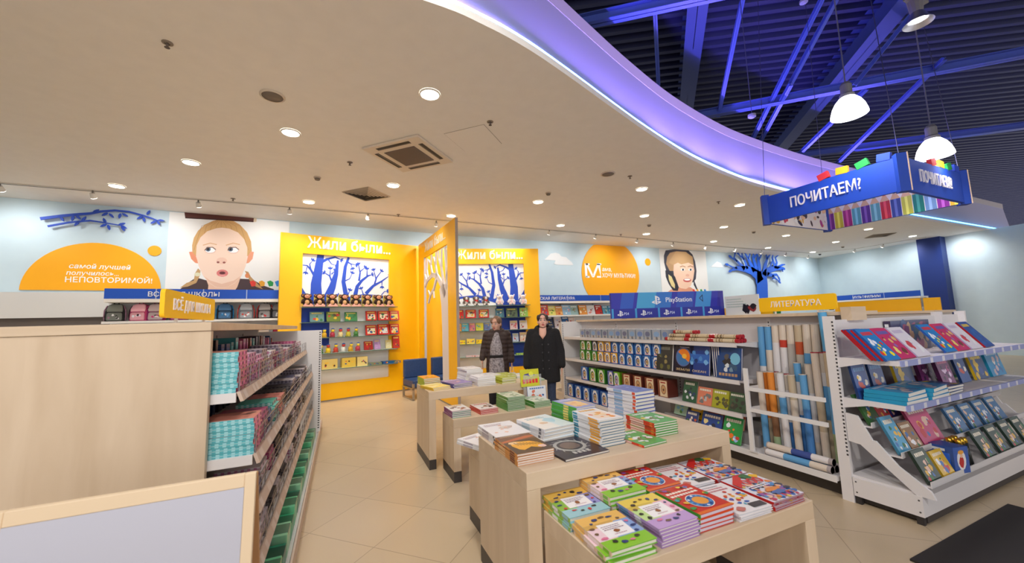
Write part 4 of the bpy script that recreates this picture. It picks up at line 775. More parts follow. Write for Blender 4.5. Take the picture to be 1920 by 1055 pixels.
# ================================================================== books: cover + pages, art printed on the cover
RNG = random.Random(11)
def blob(g, x, y, r, col, rng, n=8, ry=None):
    ry = ry or r; g.flat([(x+r*rng.uniform(.6, 1.1)*math.cos(2*PI*i/n), y+ry*rng.uniform(.6, 1.1)*math.sin(2*PI*i/n)) for i in range(n)], col)
def lines(g, x0, x1, y, n, lh, col, rng, th=.4):                  # unreadable small print
    for i in range(n):
        x = x0; yy = y-i*lh; e = x1-rng.random()*(x1-x0)*.25
        while x < e: w = min(rng.uniform(.04, .12)*(x1-x0)+.002, e-x); g.rect(x, x+w, yy, yy+lh*th, col); x += w+.0025
BR = [(210, 50, 40), (30, 90, 180), (240, 170, 30), (40, 140, 70), (120, 70, 40), (30, 30, 40), (230, 110, 40), (140, 80, 160), (90, 170, 200), (240, 220, 80)]
def art_enc(top, left, right, bot):
    def f(g, w, d, r):
        a, b = w/2, d/2; g.rect(-a, a, -b, b, left); g.rect(-a*.2, a, -b, b, right); g.rect(-a, a, b*.42, b, top); g.rect(-a, a*.3, b*.25, b*.5, shade(top, .9)); g.rect(-a, a, -b, -b*.46, bot)
        g.flat([(-a*.55, -b*.4), (a*.6, -b*.42), (a*.66, b*.34), (-a*.5, b*.4)], (250, 247, 246)); lines(g, -a*.42, a*.5, b*.2, 3, d*.05, (160, 130, 150), r); blob(g, a*.02, -b*.12, w*.07, (150, 90, 50), r); lines(g, -a*.2, a*.4, -b*.3, 1, d*.035, (190, 130, 150), r)
        for i in range(15): t = i/15*2*PI+.3; blob(g, a*.82*math.cos(t), b*.76*math.sin(t), w*r.uniform(.04, .1), r.choice(((60, 50, 44), (210, 60, 60), (40, 60, 120), (120, 90, 60), (30, 36, 30), (230, 120, 160))), r, 9, w*r.uniform(.03, .06))
    return f
def art_globe(g, w, d, r):
    a, b = w/2, d/2; g.rect(-a, a, -b, b, (204, 44, 34)); g.rect(-a, a, -b, -b*.86, (226, 110, 40))
    for k in range(2):
        x = -a*.86
        while x < a*.72: ww = r.uniform(.05, .09)*w; g.rect(x, x+ww, b*(.5-.22*k), b*(.62-.22*k), (250, 240, 226)); x += ww+.004
    for i in range(9): blob(g, r.uniform(-a*.9, a*.9), b*r.uniform(.7, .92), w*.06, r.choice(BR), r)
    g.disc(0, -b*.3, w*.3, w*.3, (246, 236, 220), 20); g.disc(0, -b*.3, w*.28, w*.28, (40, 110, 180), 20); g.disc(.004, -b*.29, w*.18, w*.17, (236, 160, 60), 14)
    for i in range(12): t = i/12*2*PI; blob(g, w*.23*math.cos(t), -b*.3+w*.23*math.sin(t), w*.035, r.choice(((250, 250, 250), (20, 50, 110), (90, 170, 220))), r)
    for i in range(8): blob(g, r.choice((-1, 1))*a*r.uniform(.7, .9), r.uniform(-b*.75, b*.15), w*.07, r.choice(((60, 150, 70), (230, 180, 60), (60, 160, 170), (60, 40, 40))), r)
def art_animals(g, w, d, r):
    a, b = w/2, d/2; g.rect(-a, a, -b, b, (238, 232, 232)); lines(g, -a*.7, a*.75, b*.66, 2, d*.08, (200, 120, 130), r, .5); lines(g, -a*.6, a*.5, b*.82, 1, d*.05, (150, 130, 140), r)
    for i in range(26): blob(g, r.uniform(-a*.85, a*.85), r.uniform(-b*.6, b*.4), w*r.uniform(.04, .09), r.choice(BR), r, 8, w*.05)
    g.rect(a*.1, a*.9, -b*.9, -b*.62, (60, 56, 60)); blob(g, -a*.55, -b*.8, w*.13, (200, 120, 110), r, 10, w*.1)
def art_1000(g, w, d, r):
    a, b = w/2, d/2; g.rect(-a, a, -b, b, (226, 226, 236))
    for i in range(90): blob(g, r.uniform(-a*.92, a*.92), r.uniform(-b*.95, b*.2), w*r.uniform(.03, .1), r.choice(((60, 110, 180), (90, 150, 210), (226, 130, 50), (200, 60, 90), (60, 60, 80), (240, 190, 160), (150, 90, 160), (230, 200, 80))), r)
    g.flat([(-a, b*.5), (-a*.2, b), (a*.3, b), (-a, b*.1)], (210, 40, 40)); blob(g, a*.3, b*.8, w*.16, (50, 110, 60), r, 10); blob(g, a*.7, b*.7, w*.12, (240, 190, 50), r); g.text('1000', -a*.02, b*.2, d*.3, (214, 40, 34), .02, width=w*.72); lines(g, -a*.7, a*.6, b*.02, 2, d*.06, (240, 240, 250), r, .6)
    blob(g, a*.1, -b*.4, w*.28, (230, 140, 60), r, 11, d*.08); blob(g, a*.1, -b*.62, w*.24, (80, 110, 170), r, 11, d*.08)
def art_tiger(g, w, d, r):
    a, b = w/2, d/2; g.rect(-a, a, -b, b, (66, 48, 40)); g.rect(-a, a, b*.35, b, (110, 70, 50)); g.flat([(-a, b*.4), (a*.6, b*.75), (a, b*.7), (a, b*.55), (-a, b*.22)], (190, 96, 50)); lines(g, -a*.8, a*.7, b*.86, 1, d*.08, (170, 150, 120), r, .6)
    g.flat([(-a*.75, -b*.2), (-a*.7, b*.12), (-a*.4, b*.25), (0, b*.15), (a*.4, b*.1), (a*.8, -b*.25), (a*.85, -b*.6), (a*.5, -b*.72), (a*.1, -b*.5), (-a*.4, -b*.72), (-a*.6, -b*.6)], (240, 176, 50)); blob(g, -a*.5, b*.08, w*.14, (246, 210, 160), r); blob(g, a*.65, -b*.55, w*.13, (240, 200, 190), r)
    for i in range(9): x = -a*.5+i*w*.075; g.stroke([(x, b*.1-i*.006), (x+.012, -b*.2-i*.004)], .006, (90, 50, 24))
def art_white(g, w, d, r):
    a, b = w/2, d/2; g.rect(-a, a, -b, b, (240, 238, 238)); blob(g, a*.25, b*.1, w*.25, (206, 188, 178), r, 11, d*.12); blob(g, a*.1, b*.2, w*.13, (226, 216, 206), r)
    for i in range(5): blob(g, r.uniform(-a*.7, a*.2), r.uniform(-b*.8, b*.7), w*.06, (232, 180, 150), r)
    lines(g, -a*.8, a*.3, b*.7, 2, d*.08, (180, 150, 160), r)
def art_sky(g, w, d, r):
    a, b = w/2, d/2; g.rect(-a, a, -b, b, (228, 240, 244)); g.rect(-a, a*.1, -b, b, (246, 242, 236)); blob(g, a*.4, b*.1, w*.22, (186, 222, 234), r, 11, d*.2); blob(g, -a*.3, -b*.2, w*.14, (230, 200, 170), r); lines(g, -a*.7, a*.6, b*.7, 2, d*.08, (130, 190, 210), r)
def art_dark(g, w, d, r):
    a, b = w/2, d/2; g.rect(-a, a, -b, b, (50, 40, 54))
    for q, c in ((.33, (178, 176, 170)), (.26, (60, 50, 50)), (.2, (120, 96, 84))): g.disc(a*.05, b*.15, w*q, w*q, c, 20)
    for i in range(14): t = i/14*2*PI; g.stroke([(a*.05+w*.3*math.cos(t), b*.15+w*.3*math.sin(t)), (a*.05+w*.4*math.cos(t+.3), b*.15+w*.4*math.sin(t+.3))], .006, (170, 170, 166))
    x = -a*.35
    for i in range(4): g.rect(x, x+w*.07, -b*.72, -b*.5, (196, 192, 186)); x += w*.1
def art_mix(bg, cols, n=14, title=(250, 250, 250), pic=None):
    def f(g, w, d, r):
        a, b = w/2, d/2; g.rect(-a, a, -b, b, bg)
        if pic: g.flat([(-a*.7, -b*.75), (a*.7, -b*.75), (a*.7, b*.35), (-a*.7, b*.35)], pic)
        for i in range(n): blob(g, r.uniform(-a*.68, a*.68), r.uniform(-b*.72, b*.35), w*r.uniform(.06, .15), r.choice(cols), r)
        x = -a*.75
        while x < a*.6: ww = w*r.uniform(.06, .11); g.rect(x, x+ww, b*.58, b*.8, title); x += ww+w*.025
    return f
def art_plain(c): return lambda g, w, d, r: g.rect(-w/2, w/2, -d/2, d/2, c)
BK = {}
def defbook(key, w, d, t, cover, spine, art=None, page=(232, 226, 216), spine_art=None, under=None, seed=1):
    r = random.Random(seed); b = .003 if t > .012 else .0012; g = G(); a, e = w/2, d/2; c2 = under or cover
    g.box(-a, a, -e, e, 0, b, c2); g.box(-a, a, -e, e, t-b, t, cover); g.box(-a-.001, -a+b, -e, e, .0005, t-.0005, spine)
    if spine_art:
        for y0, y1, c in spine_art: g.add([(-a-.0013, -e+d*y0, t*.12), (-a-.0013, -e+d*y1, t*.12), (-a-.0013, -e+d*y1, t*.88), (-a-.0013, -e+d*y0, t*.88)], [(3, 2, 1, 0)], c)
    g.M = Matrix.Translation((0, 0, t))
    if art: art(g, w, d, r)
    p = G(); p.box(-a+b, a-.003, -e+.003, e-.003, b, t-b, page)
    BK[key] = (w, d, t, g.mesh('cover', M_PRINT), p.mesh('pages', M_PAPER))
def book(key, loc, rot, label, group=None, name='book', cat='book'):
    w, d, t, mc, mp = BK[key]; o = thing(name, label, cat, loc, 0, group, rot)
    obj('cover', mc, None, o); obj('pages', mp, None, o); return o
def stack(key, n, fl, z, ang, desc, jit=.004, name='book', cat='book', noun='book', back=False):
    w, d, t = BK[key][:3]; c = Vector((fl[0], fl[1], 0))+vd(ang)*w/2+vn(ang)*d/2
    for k in range(n):
        a = R(ang)+RNG.uniform(-1, 1)*jit*6
        book(key, (c.x+RNG.uniform(-jit, jit), c.y+RNG.uniform(-jit, jit), z+k*(t+.0004)+.0005), (0, 0, a), ('%s %s in the %s' % (from_top(k, n), noun, desc)) if n > 1 else 'single '+noun+' '+desc, desc, name, cat)
GR, PU, BLu = (96, 170, 40), (176, 140, 200), (120, 150, 210)
defbook('tiger', .22, .33, .0118, (214, 140, 70), (222, 150, 76), art_tiger, seed=2, spine_art=((.1, .3, (120, 60, 40)), (.5, .8, (240, 200, 150))))
defbook('white', .235, .33, .0185, (240, 238, 238), (236, 234, 236), art_white, spine_art=((.1, .16, (40, 36, 44)), (.4, .75, (190, 180, 190))))
defbook('sky', .24, .32, .021, (226, 234, 240), (232, 232, 236), art_sky, spine_art=((.1, .18, (110, 110, 120)), (.5, .8, (180, 200, 210))))
defbook('dark', .3, .32, .012, (50, 40, 54), (40, 34, 44), art_dark, seed=4)
defbook('fox', .178, .288, .0152, (226, 228, 232), (236, 236, 238), art_mix((236, 236, 238), ((236, 150, 60), (226, 110, 60), (250, 220, 180), (240, 190, 60)), 9, (240, 180, 60), (244, 226, 210)), spine_art=((.05, .38, (246, 176, 60)), (.8, .98, (60, 150, 180))), under=(70, 110, 130), seed=5)
defbook('lilac', .165, .288, .0165, (150, 158, 200), (80, 170, 70), art_mix((150, 156, 206), ((246, 190, 110), (250, 210, 130), (240, 170, 90)), 8, (230, 220, 240), (246, 200, 130)), spine_art=((.3, .5, (240, 220, 120)),), under=(120, 120, 170), seed=6)
defbook('atlas', .186, .292, .0245, (112, 130, 190), (238, 238, 244), art_mix((116, 134, 196), ((150, 170, 220), (90, 110, 180), (180, 190, 230)), 8, (160, 176, 224)), spine_art=((.0, .1, (226, 90, 60)), (.1, .45, (232, 232, 240)), (.45, .75, (150, 182, 220)), (.75, 1., (236, 236, 242))), under=(50, 74, 160), seed=7)
defbook('math', .19, .268, .0142, (90, 170, 90), (214, 62, 34), art_mix((96, 176, 96), ((244, 244, 244), (240, 244, 240), (240, 200, 60), (150, 190, 70), (130, 100, 60)), 16, (244, 246, 240)), spine_art=((.05, .14, (240, 120, 50)), (.35, .85, (236, 200, 190))), under=(80, 150, 70), seed=8)
defbook('sheet', .26, .3, .004, (150, 172, 214), (140, 160, 200), art_mix((156, 178, 220), ((170, 190, 226), (220, 120, 60)), 4, (180, 196, 230)), seed=9)
c6 = lambda x, y: (860+x/4.364, 700+y/4.364)
def at(px, z): return Zp(px[0], px[1], z)
stack('tiger', 5, at(c6(485, 765), NT), NT, 0, 'orange-spined tiger stack at the table corner')
stack('white', 3, (.868, 2.262), NT, 2, 'white picture-book stack behind the tiger stack')
stack('sky', 4, (1.142, 2.17), NT, 7, 'white and pale-blue stack behind the dark album', .006)
stack('dark', 1, (1.085, 1.845), NT, 2, 'of dark plum cover with a silver ring, lying alone')
stack('fox', 10, at(c6(1170, 610), NT), NT, 1, 'white stack with orange and teal spine blocks')
stack('lilac', 10, (1.425, 2.235), NT, 5, 'lilac stack with green spines behind the orange-blocked one')
stack('atlas', 9, (1.905, 2.215), NT, 4, 'tallest stack, white spines with red ends')
stack('math', 6, (1.80, 1.932), NT, 0, 'red-spined stack in front of the tallest stack')
stack('math', 1, (1.603, 1.818), NT, 4, 'with green cover and red spine lying alone on table')
stack('sheet', 1, (1.39, 2.29), NT, 24, 'thin and pale blue, lying flat near the lilac stack')
defbook('enc1', .222, .262, .0185, (110, 186, 40), (226, 196, 170), art_enc((240, 190, 100), (246, 214, 222), (140, 170, 220), (140, 200, 50)), spine_art=((.05, .2, (130, 190, 50)), (.3, .6, (246, 226, 226)), (.7, .95, (240, 190, 110))), seed=12)
defbook('enc2', .222, .262, .0185, (150, 200, 214), (150, 190, 90), art_enc((236, 190, 90), (140, 190, 70), (150, 150, 210), (160, 206, 214)), spine_art=((.05, .25, (150, 200, 214)), (.4, .6, (240, 240, 240)), (.75, .95, (230, 180, 80))), seed=13)
defbook('enc3', .216, .268, .0125, PU, (180, 150, 200), art_enc((240, 210, 90), (200, 230, 150), (240, 190, 210), (196, 160, 214)), spine_art=((.05, .3, (190, 150, 210)), (.4, .55, (240, 240, 244)), (.7, .95, (110, 160, 210))), seed=14)
defbook('globe', .212, .262, .0195, (206, 60, 36), (80, 160, 60), art_globe, (214, 210, 226), seed=15)
defbook('zoo', .215, .28, .0125, (236, 232, 234), (226, 222, 226), art_animals, (206, 206, 212), seed=16)
defbook('thousand', .232, .285, .0105, (190, 60, 80), (196, 40, 36), art_1000, (170, 160, 170), seed=17)
T2 = 'low front table'
stack('enc1', 3, (.934, 1.29), LT, -2, 'green-edged encyclopedia stack, front corner of '+T2, .006)
stack('enc2', 3, (.934, 1.565), LT, -1, 'teal-edged encyclopedia stack behind the green-edged one', .006)
stack('enc3', 6, at(c7 := ((860+1520/4), (860+680/4)), LT), LT, -1, 'purple-edged encyclopedia stack at the front of '+T2, .006)
stack('enc1', 5, (1.168, 1.575), LT, -1, 'encyclopedia stack behind the purple-edged one', .006)
stack('globe', 4, (1.42, 1.297), LT, -1, 'red globe encyclopedia stack at the front edge', .005)
stack('globe', 4, (1.40, 1.575), LT, -1, 'red globe encyclopedia stack in the back row', .005)
stack('zoo', 3, (1.648, 1.28), LT, -2, 'white animal book stack at the front edge', .005)
stack('zoo', 4, (1.63, 1.575), LT, -2, 'white animal book stack in the back row', .005)
stack('thousand', 4, (1.885, 1.275), LT, 0, 'red 1000 stack at the front outer corner', .004)
stack('thousand', 4, (1.885, 1.572), LT, -1, 'red 1000 stack in the back row', .004)
stack('white', 2, (.955, 2.75), LT, 20, 'small heap on the low table behind the tall one')
# farther tables
defbook('orange', .2, .29, .018, (238, 150, 40), (150, 190, 50), art_mix((240, 150, 40), ((250, 200, 80), (226, 90, 40), (120, 170, 60)), 8, (250, 230, 160)), under=(120, 170, 60), seed=20)
defbook('lemon', .22, .3, .016, (244, 212, 90), (240, 200, 60), art_mix((246, 222, 120), ((250, 240, 200), (230, 180, 60)), 6, (250, 240, 200)), seed=21)
defbook('violet', .24, .33, .016, (140, 120, 180), (90, 84, 150), art_mix((150, 130, 190), ((236, 190, 160), (200, 160, 200), (110, 100, 170)), 9, (230, 220, 240)), under=(70, 70, 130), seed=22)
defbook('plainwhite', .22, .3, .02, (236, 234, 236), (226, 224, 230), art_mix((240, 238, 238), ((216, 206, 206), (130, 120, 120), (230, 220, 214)), 5, (190, 180, 190)), seed=23)
defbook('lime', .19, .28, .017, (196, 200, 70), (176, 180, 50), art_mix((200, 206, 80), ((240, 240, 220), (150, 160, 50)), 7, (240, 240, 200)), seed=24)
defbook('plum', .2, .29, .0165, (140, 60, 130), (130, 50, 120), art_mix((236, 232, 228), ((110, 70, 50), (60, 50, 50), (160, 90, 60)), 8, (240, 180, 60)), under=(90, 180, 150), seed=25)
defbook('redbk', .2, .3, .0165, (200, 60, 46), (196, 56, 44), art_mix((236, 228, 224), ((120, 90, 70), (90, 60, 50), (180, 130, 100)), 8, (210, 80, 60)), page=(226, 190, 186), seed=26)
defbook('green', .21, .31, .0155, (96, 150, 80), (70, 140, 60), art_mix((214, 222, 200), ((150, 170, 140), (230, 230, 220), (120, 150, 110)), 8, (90, 150, 90)), page=(206, 216, 196), seed=27)
stack('orange', 5, (.895, 4.675), FT, 4, 'orange-topped stack on the farther tall table')
stack('lemon', 2, (.925, 4.31), FT, 16, 'yellow pair at the front of the farther tall table')
stack('violet', 3, (1.155, 4.33), FT, 10, 'violet-edged stack on the farther tall table', .01)
stack('sheet', 2, (1.12, 4.66), FT, 10, 'thin blue stack behind the violet-edged one', .01)
stack('plainwhite', 5, (1.432, 4.29), FT, 0, 'front white stack on the farther tall table', .01)
stack('plainwhite', 8, (1.40, 4.66), FT, 3, 'taller back white stack on the farther tall table', .01)
stack('plainwhite', 3, (1.645, 4.64), FT, 3, 'low white stack in the back row there', .01)
stack('lime', 4, (1.735, 4.3), FT, 4, 'lime stack on the farther tall table', .008)
stack('lime', 3, (1.885, 4.63), FT, 3, 'lime stack in the back row there', .008)
stack('sky', 1, (2.078, 4.62), FT, 0, 'pale and flat at the far table end')
stack('green', 1, (2.08, 4.3), FT, -8, 'pale green and flat at the far table end')
stack('plum', 4, (1.022, 3.88), LT, 2, 'purple-spined stack on the farther low table')
stack('redbk', 3, (1.312, 3.87), LT, 3, 'red-spined stack on the farther low table')
stack('green', 9, (1.61, 3.862), LT, 0, 'tall green stack on the farther low table')
stack('green', 4, (1.925, 3.852), LT, 3, 'short green stack on the farther low table')
# yellow book shown upright behind the green stacks
defbook('show', .24, .2, .012, (206, 206, 30), (190, 190, 30), lambda g, w, d, r: (g.rect(-w/2, w/2, -d/2, d/2, (208, 206, 26)), blob(g, 0, d*.18, w*.3, (70, 60, 140), r, 10, d*.09), blob(g, .02, d*.2, w*.15, (230, 230, 60), r), [g.rect(-w*.4+i*w*.17, -w*.4+i*w*.17+w*.13, -d*.32, -d*.08, (226, 40, 20)) for i in range(5)]), seed=30)
defbook('show2', .24, .16, .012, (226, 230, 236), (60, 90, 160), art_mix((230, 232, 238), ((60, 60, 80), (220, 120, 90), (250, 250, 250), (60, 100, 170)), 9, (90, 130, 190)), seed=31)
def lean(key, base, rz, th, label, group=None, name='book', cat='book'):   # bottom edge at base, leaning back by th degrees
    d = BK[key][1]; up = Vector((-math.sin(rz)*math.sin(R(th)), math.cos(rz)*math.sin(R(th)), math.cos(R(th)))); p = Vector(base)+up*d/2
    return book(key, p, (R(90-th), 0, rz), label, group, name, cat)
p = Yp(1000, 744, 4.2); lean('show2', (p.x+.05, 4.206, LT+.005), R(-3), 6, 'white and blue book propped under the lime yellow one')
p = Yp(994, 727, 4.24); lean('show', (p.x, 4.236, LT+.165), R(-3), 8, 'lime yellow book with red title blocks propped above the white-blue one')
t = thing('book_stand', 'small clear stand holding the two propped books on the low table', 'book stand', (p.x+.03, 4.22, LT), 0); g = G(); g.box(-.12, .12, .0, .02, 0, .004, (230, 235, 240)); g.box(-.12, .12, .012, .016, 0, .3, (230, 235, 240)); g.box(-.12, .12, -.0, .016, .15, .158, (230, 235, 240)); obj('body', g, M_CLEAR, t)
# ================================================================== school shelving stock
NB = {}
def notebook_proto(key, w, d, t, spine, side, top, stripes=None):
    g = G(); a, b = w/2, d/2; g.box(-a, a, -b, b, 0, t, side); r = random.Random(len(NB))
    g.add([(-a, -b-.0004, 0), (a, -b-.0004, 0), (a, -b-.0004, t), (-a, -b-.0004, t)], [(0, 1, 2, 3)], spine)
    if stripes:
        for i in range(7): x = -a+w*i/7; g.add([(x, -b-.0008, t*.1), (x+w*.07, -b-.0008, t*.1), (x+w*.07, -b-.0008, t*.9), (x, -b-.0008, t*.9)], [(0, 1, 2, 3)], stripes)
        g.add([(-a, -b-.001, t*.42), (a, -b-.001, t*.42), (a, -b-.001, t*.6), (-a, -b-.001, t*.6)], [(0, 1, 2, 3)], shade(stripes, .96))
    g.M = Matrix.Translation((0, 0, t)); g.rect(-a, a, -b, b, top)
    for i in range(6): blob(g, r.uniform(-a*.8, a*.8), r.uniform(-b*.8, b*.8), w*.12, shade(top, r.uniform(.6, 1.15)), r)
    c = G(); 
    for k in range(5): c.box(a-.0005, a+.0006, -b+d*(.02+k*.2), -b+d*(.12+k*.2), t*.2, t*.8, shade(side, 1.2 if k % 2 else .55))
    NB[key] = (w, d, t, g.mesh('cover', M_PRINT), c.mesh('page_edges', M_PAPER))
for a in (('teal plaid', .21, .2, .024, (92, 182, 190), (224, 120, 160), (226, 150, 130), (160, 214, 218)), ('pink floral', .21, .2, .024, (214, 150, 186), (196, 130, 166), (220, 180, 200), (240, 220, 230)), ('grey', .2, .2, .024, (150, 140, 150), (166, 150, 156), (190, 180, 186), (90, 80, 90)), ('magenta', .21, .2, .024, (160, 60, 104), (150, 80, 120), (180, 80, 120), (200, 120, 150)), ('navy', .21, .2, .024, (60, 64, 100), (110, 104, 130), (70, 76, 120), (130, 134, 170)), ('black', .2, .2, .024, (44, 40, 44), (90, 80, 84), (50, 46, 50), (110, 104, 104)), ('aqua', .2, .2, .024, (90, 190, 170), (150, 150, 150), (100, 200, 180), (190, 226, 214)), ('white', .2, .2, .024, (214, 206, 210), (196, 170, 180), (226, 220, 220), (190, 120, 150)), ('salmon', .2, .2, .024, (214, 120, 110), (180, 130, 126), (226, 140, 126), (240, 190, 180))): notebook_proto(*a)
pat = [['teal plaid', 'pink floral', 'pink floral', 'grey', 'white', 'magenta', 'grey', 'pink floral', 'white', 'grey', 'magenta', 'white', 'grey', 'white'], ['teal plaid', 'magenta', 'navy', 'aqua', 'salmon', 'black', 'black', 'grey', 'navy', 'black', 'white', 'grey', 'black', 'grey'], ['navy', 'white', 'magenta', 'black', 'black', 'grey', 'black', 'white', 'grey', 'black', 'grey', 'black'], ['white', 'grey', 'black', 'grey', 'black', 'grey', 'white', 'black', 'grey', 'black']]
shn = ['upper shelf', 'second shelf', 'third shelf', 'fourth shelf']
for s, (X, z) in enumerate(SHV):
    y = GY0+.055
    for j, kd in enumerate(pat[s]):
        w, d, t, m1, m2 = NB[kd]; n = (8 if j == 0 else RNG.choice((5, 6, 7))) if s == 0 else ((7 if j == 0 else RNG.choice((4, 5, 6))) if s == 1 else RNG.choice((3, 4)))
        for k in range(n):
            o = thing('notebook', '%s %s notebook, %s stack from the end panel, %s' % (from_top(k, n), kd, nth(j), shn[s]), 'notebook', (X-.03-w/2-RNG.random()*.006-(.0 if j == 0 else RNG.random()*.03), y+d/2+RNG.random()*.004, z-.0195+k*(t+.0006)), RNG.uniform(-.02, .02), 'notebooks stacked on the school shelving')
            obj('cover', m1, None, o); obj('page_edges', m2, None, o)
        y += d+RNG.choice((.03, .05, .06))
    # upright folders behind the stacks
    if s < 2:
        for j in range(26):
            c = RNG.choice(((60, 40, 60), (190, 80, 120), (40, 60, 90), (40, 40, 46), (80, 160, 160), (200, 190, 190), (150, 90, 70), (60, 90, 130))); hh = RNG.uniform(.19, .24); ww = RNG.uniform(.05, .12); yy = GY0+.06+j*.144; g = G(); g.box(-.08, .08, 0, ww, 0, hh, c); g.box(.08, .0806, ww*.15, ww*.85, hh*.6, hh*.85, shade(c, 1.6)); g.box(.08, .0806, ww*.2, ww*.8, hh*.1, hh*.3, shade(c, .6))
            o = thing('box_file', 'upright box file, %s from the end panel, back row, %s' % (nth(j), shn[s]), 'box file', (-.9, yy, z-.0195), 0, 'box files behind the notebooks'); obj('sleeve', g, M_PRINT, o)
# green folders on the base deck
for j in range(17):
    yy = GY0+.07+j*.215; c = ((60, 170, 120), (110, 200, 150), (40, 130, 100), (150, 210, 170))[j % 4]; n = 3+j % 2; o = thing('folder_bundle', 'green plastic folder bundle on the base deck, %s from the end panel' % nth(j), 'folder', (-.43, yy, .109), 0, 'green folder bundles'); g = G()
    g.box(-.14, .14, 0, .19, 0, .035*n, c); obj('folders', g, M_PRINT, o, bevel=.003); g = G(); g.box(.02, .1402, .03, .16, .035*n-.02, .035*n+.001, shade(c, .6)); obj('paper_band', g, M_PRINT, o)
# ================================================================== right shelving stock
RZ = R(-90)
def egg_front(bg, deep, egg):
    def f(g, w, h, r):
        g.rect(-w/2, w/2, 0, h, bg); g.rect(-w/2, w/2, 0, h*.1, deep); g.flat([(-w*.3, h*.08), (w*.38, h*.08), (w*.34, h*.7), (w*.16, h*.94), (-w*.16, h*.94), (-w*.3, h*.7)], (240, 240, 242)); g.disc(.0, h*.48, w*.25, h*.3, deep, 14); g.disc(.005, h*.47, w*.18, h*.22, egg, 12); blob(g, w*.02, h*.5, w*.1, (120, 80, 60), r); blob(g, -w*.06, h*.42, w*.07, (200, 190, 180), r); g.rect(-w*.26, w*.2, h*.13, h*.18, (200, 60, 70)); g.disc(-w*.34, h*.84, w*.1, h*.08, deep, 8)
    return f
BXP = {}
def boxgood(key, w, dp, h, side, front, top=None, m=M_PRINT):
    g = G(); g.box(-w/2, w/2, -dp/2, dp/2, 0, h, side)
    g2 = G(frame((0, -dp/2-.0003, 0), (1, 0, 0), (0, 0, 1))); front(g2, w, h, random.Random(len(BXP)+3))
    g3 = G(frame((-w/2-.0003, 0, 0), (0, -1, 0), (0, 0, 1))); g3.rect(-dp*.36, dp*.36, h*.2, h*.75, shade(side, 1.35)); g3.rect(-dp*.36, dp*.2, h*.8, h*.9, (230, 230, 230))
    for q in (g3,): g2.v += q.v; n0 = len(g2.v)-len(q.v); g2.f += [[i+n0 for i in f] for f in q.f]; g2.c += q.c
    BXP[key] = (w, dp, h, g.mesh('carton', m), g2.mesh('printed_faces', M_PRINT))
def put(key, loc, rz, label, group, name='toy_box', cat='box', rx=0):
    o = thing(name, label, cat, loc, 0, group, (rx, 0, rz)); obj('carton', BXP[key][3], None, o); obj('printed_faces', BXP[key][4], None, o); return o
for key, bg, dp_, eg in (('blue', (60, 120, 190), (30, 70, 150), (210, 180, 120)), ('green', (80, 160, 50), (40, 100, 40), (220, 190, 110)), ('yellow', (246, 190, 40), (50, 80, 160), (210, 180, 120)), ('black', (50, 54, 60), (60, 90, 140), (150, 130, 90))):
    boxgood(key, .152, .13, .165, dp_, egg_front(bg, dp_, eg))
    boxgood(key+' big', .19, .16, .225, dp_, egg_front(bg, dp_, eg))
def brown_front(g, w, h, r): g.rect(-w/2, w/2, 0, h, (130, 70, 50)); g.rect(-w*.3, w*.42, h*.04, h*.94, (232, 212, 176)); g.disc(w*.06, h*.44, w*.26, h*.28, (160, 110, 80), 14); g.disc(w*.06, h*.44, w*.2, h*.22, (206, 160, 110), 12); blob(g, w*.06, h*.42, w*.11, (110, 70, 60), r); g.rect(-w*.2, w*.3, h*.8, h*.87, (170, 50, 40))
boxgood('brown', .17, .17, .22, (96, 44, 36), brown_front); boxgood('lime', .16, .15, .22, (100, 150, 30), egg_front((120, 190, 40), (90, 110, 170), (190, 170, 200))); boxgood('lilac', .15, .15, .22, (90, 96, 170), egg_front((110, 120, 190), (70, 80, 150), (200, 190, 140)))
def yx(px, py, X=RX+.06): return Xp(px, py, X).y
XF = RX+.04
low = ['green']*3+['yellow']*3+['blue']*6; upr = ['green', 'green', 'black', 'yellow', 'yellow']+['blue']*6
for i, kd in enumerate(low): put(kd, (XF+.065, 5.72-i*.172, .8385), RZ, '%s egg toy box, lower row, %s from the women\'s end' % (kd, nth(i)), 'egg toy boxes on the middle shelf')
for i, kd in enumerate(upr): put(kd, (XF+.068, 5.70-i*.172, 1.0045), RZ+RNG.uniform(-.03, .03), '%s egg toy box, upper row, %s from the women\'s end' % (kd, nth(i)), 'egg toy boxes on the middle shelf')
for i, kd in enumerate(['blue big', 'green big', 'green big', 'lilac', 'lime', 'brown', 'brown', 'brown', 'brown']):
    put(kd, (XF+.075, 5.68-i*.235+(.1 if i > 3 else 0), .4985), RZ, '%s toy box on the third shelf, %s from the women\'s end' % (kd.replace(' big', ''), nth(i)), 'toy boxes on the third shelf')
for i in range(7): put('blue big' if i < 6 else 'green big', (RX+.07, 6.08-i*.245, .1655), RZ+RNG.uniform(-.05, .05), '%s toy box on the base deck, %s from the women\'s end' % ('blue egg' if i < 6 else 'green egg', nth(i)), 'large egg toy boxes on the base deck')
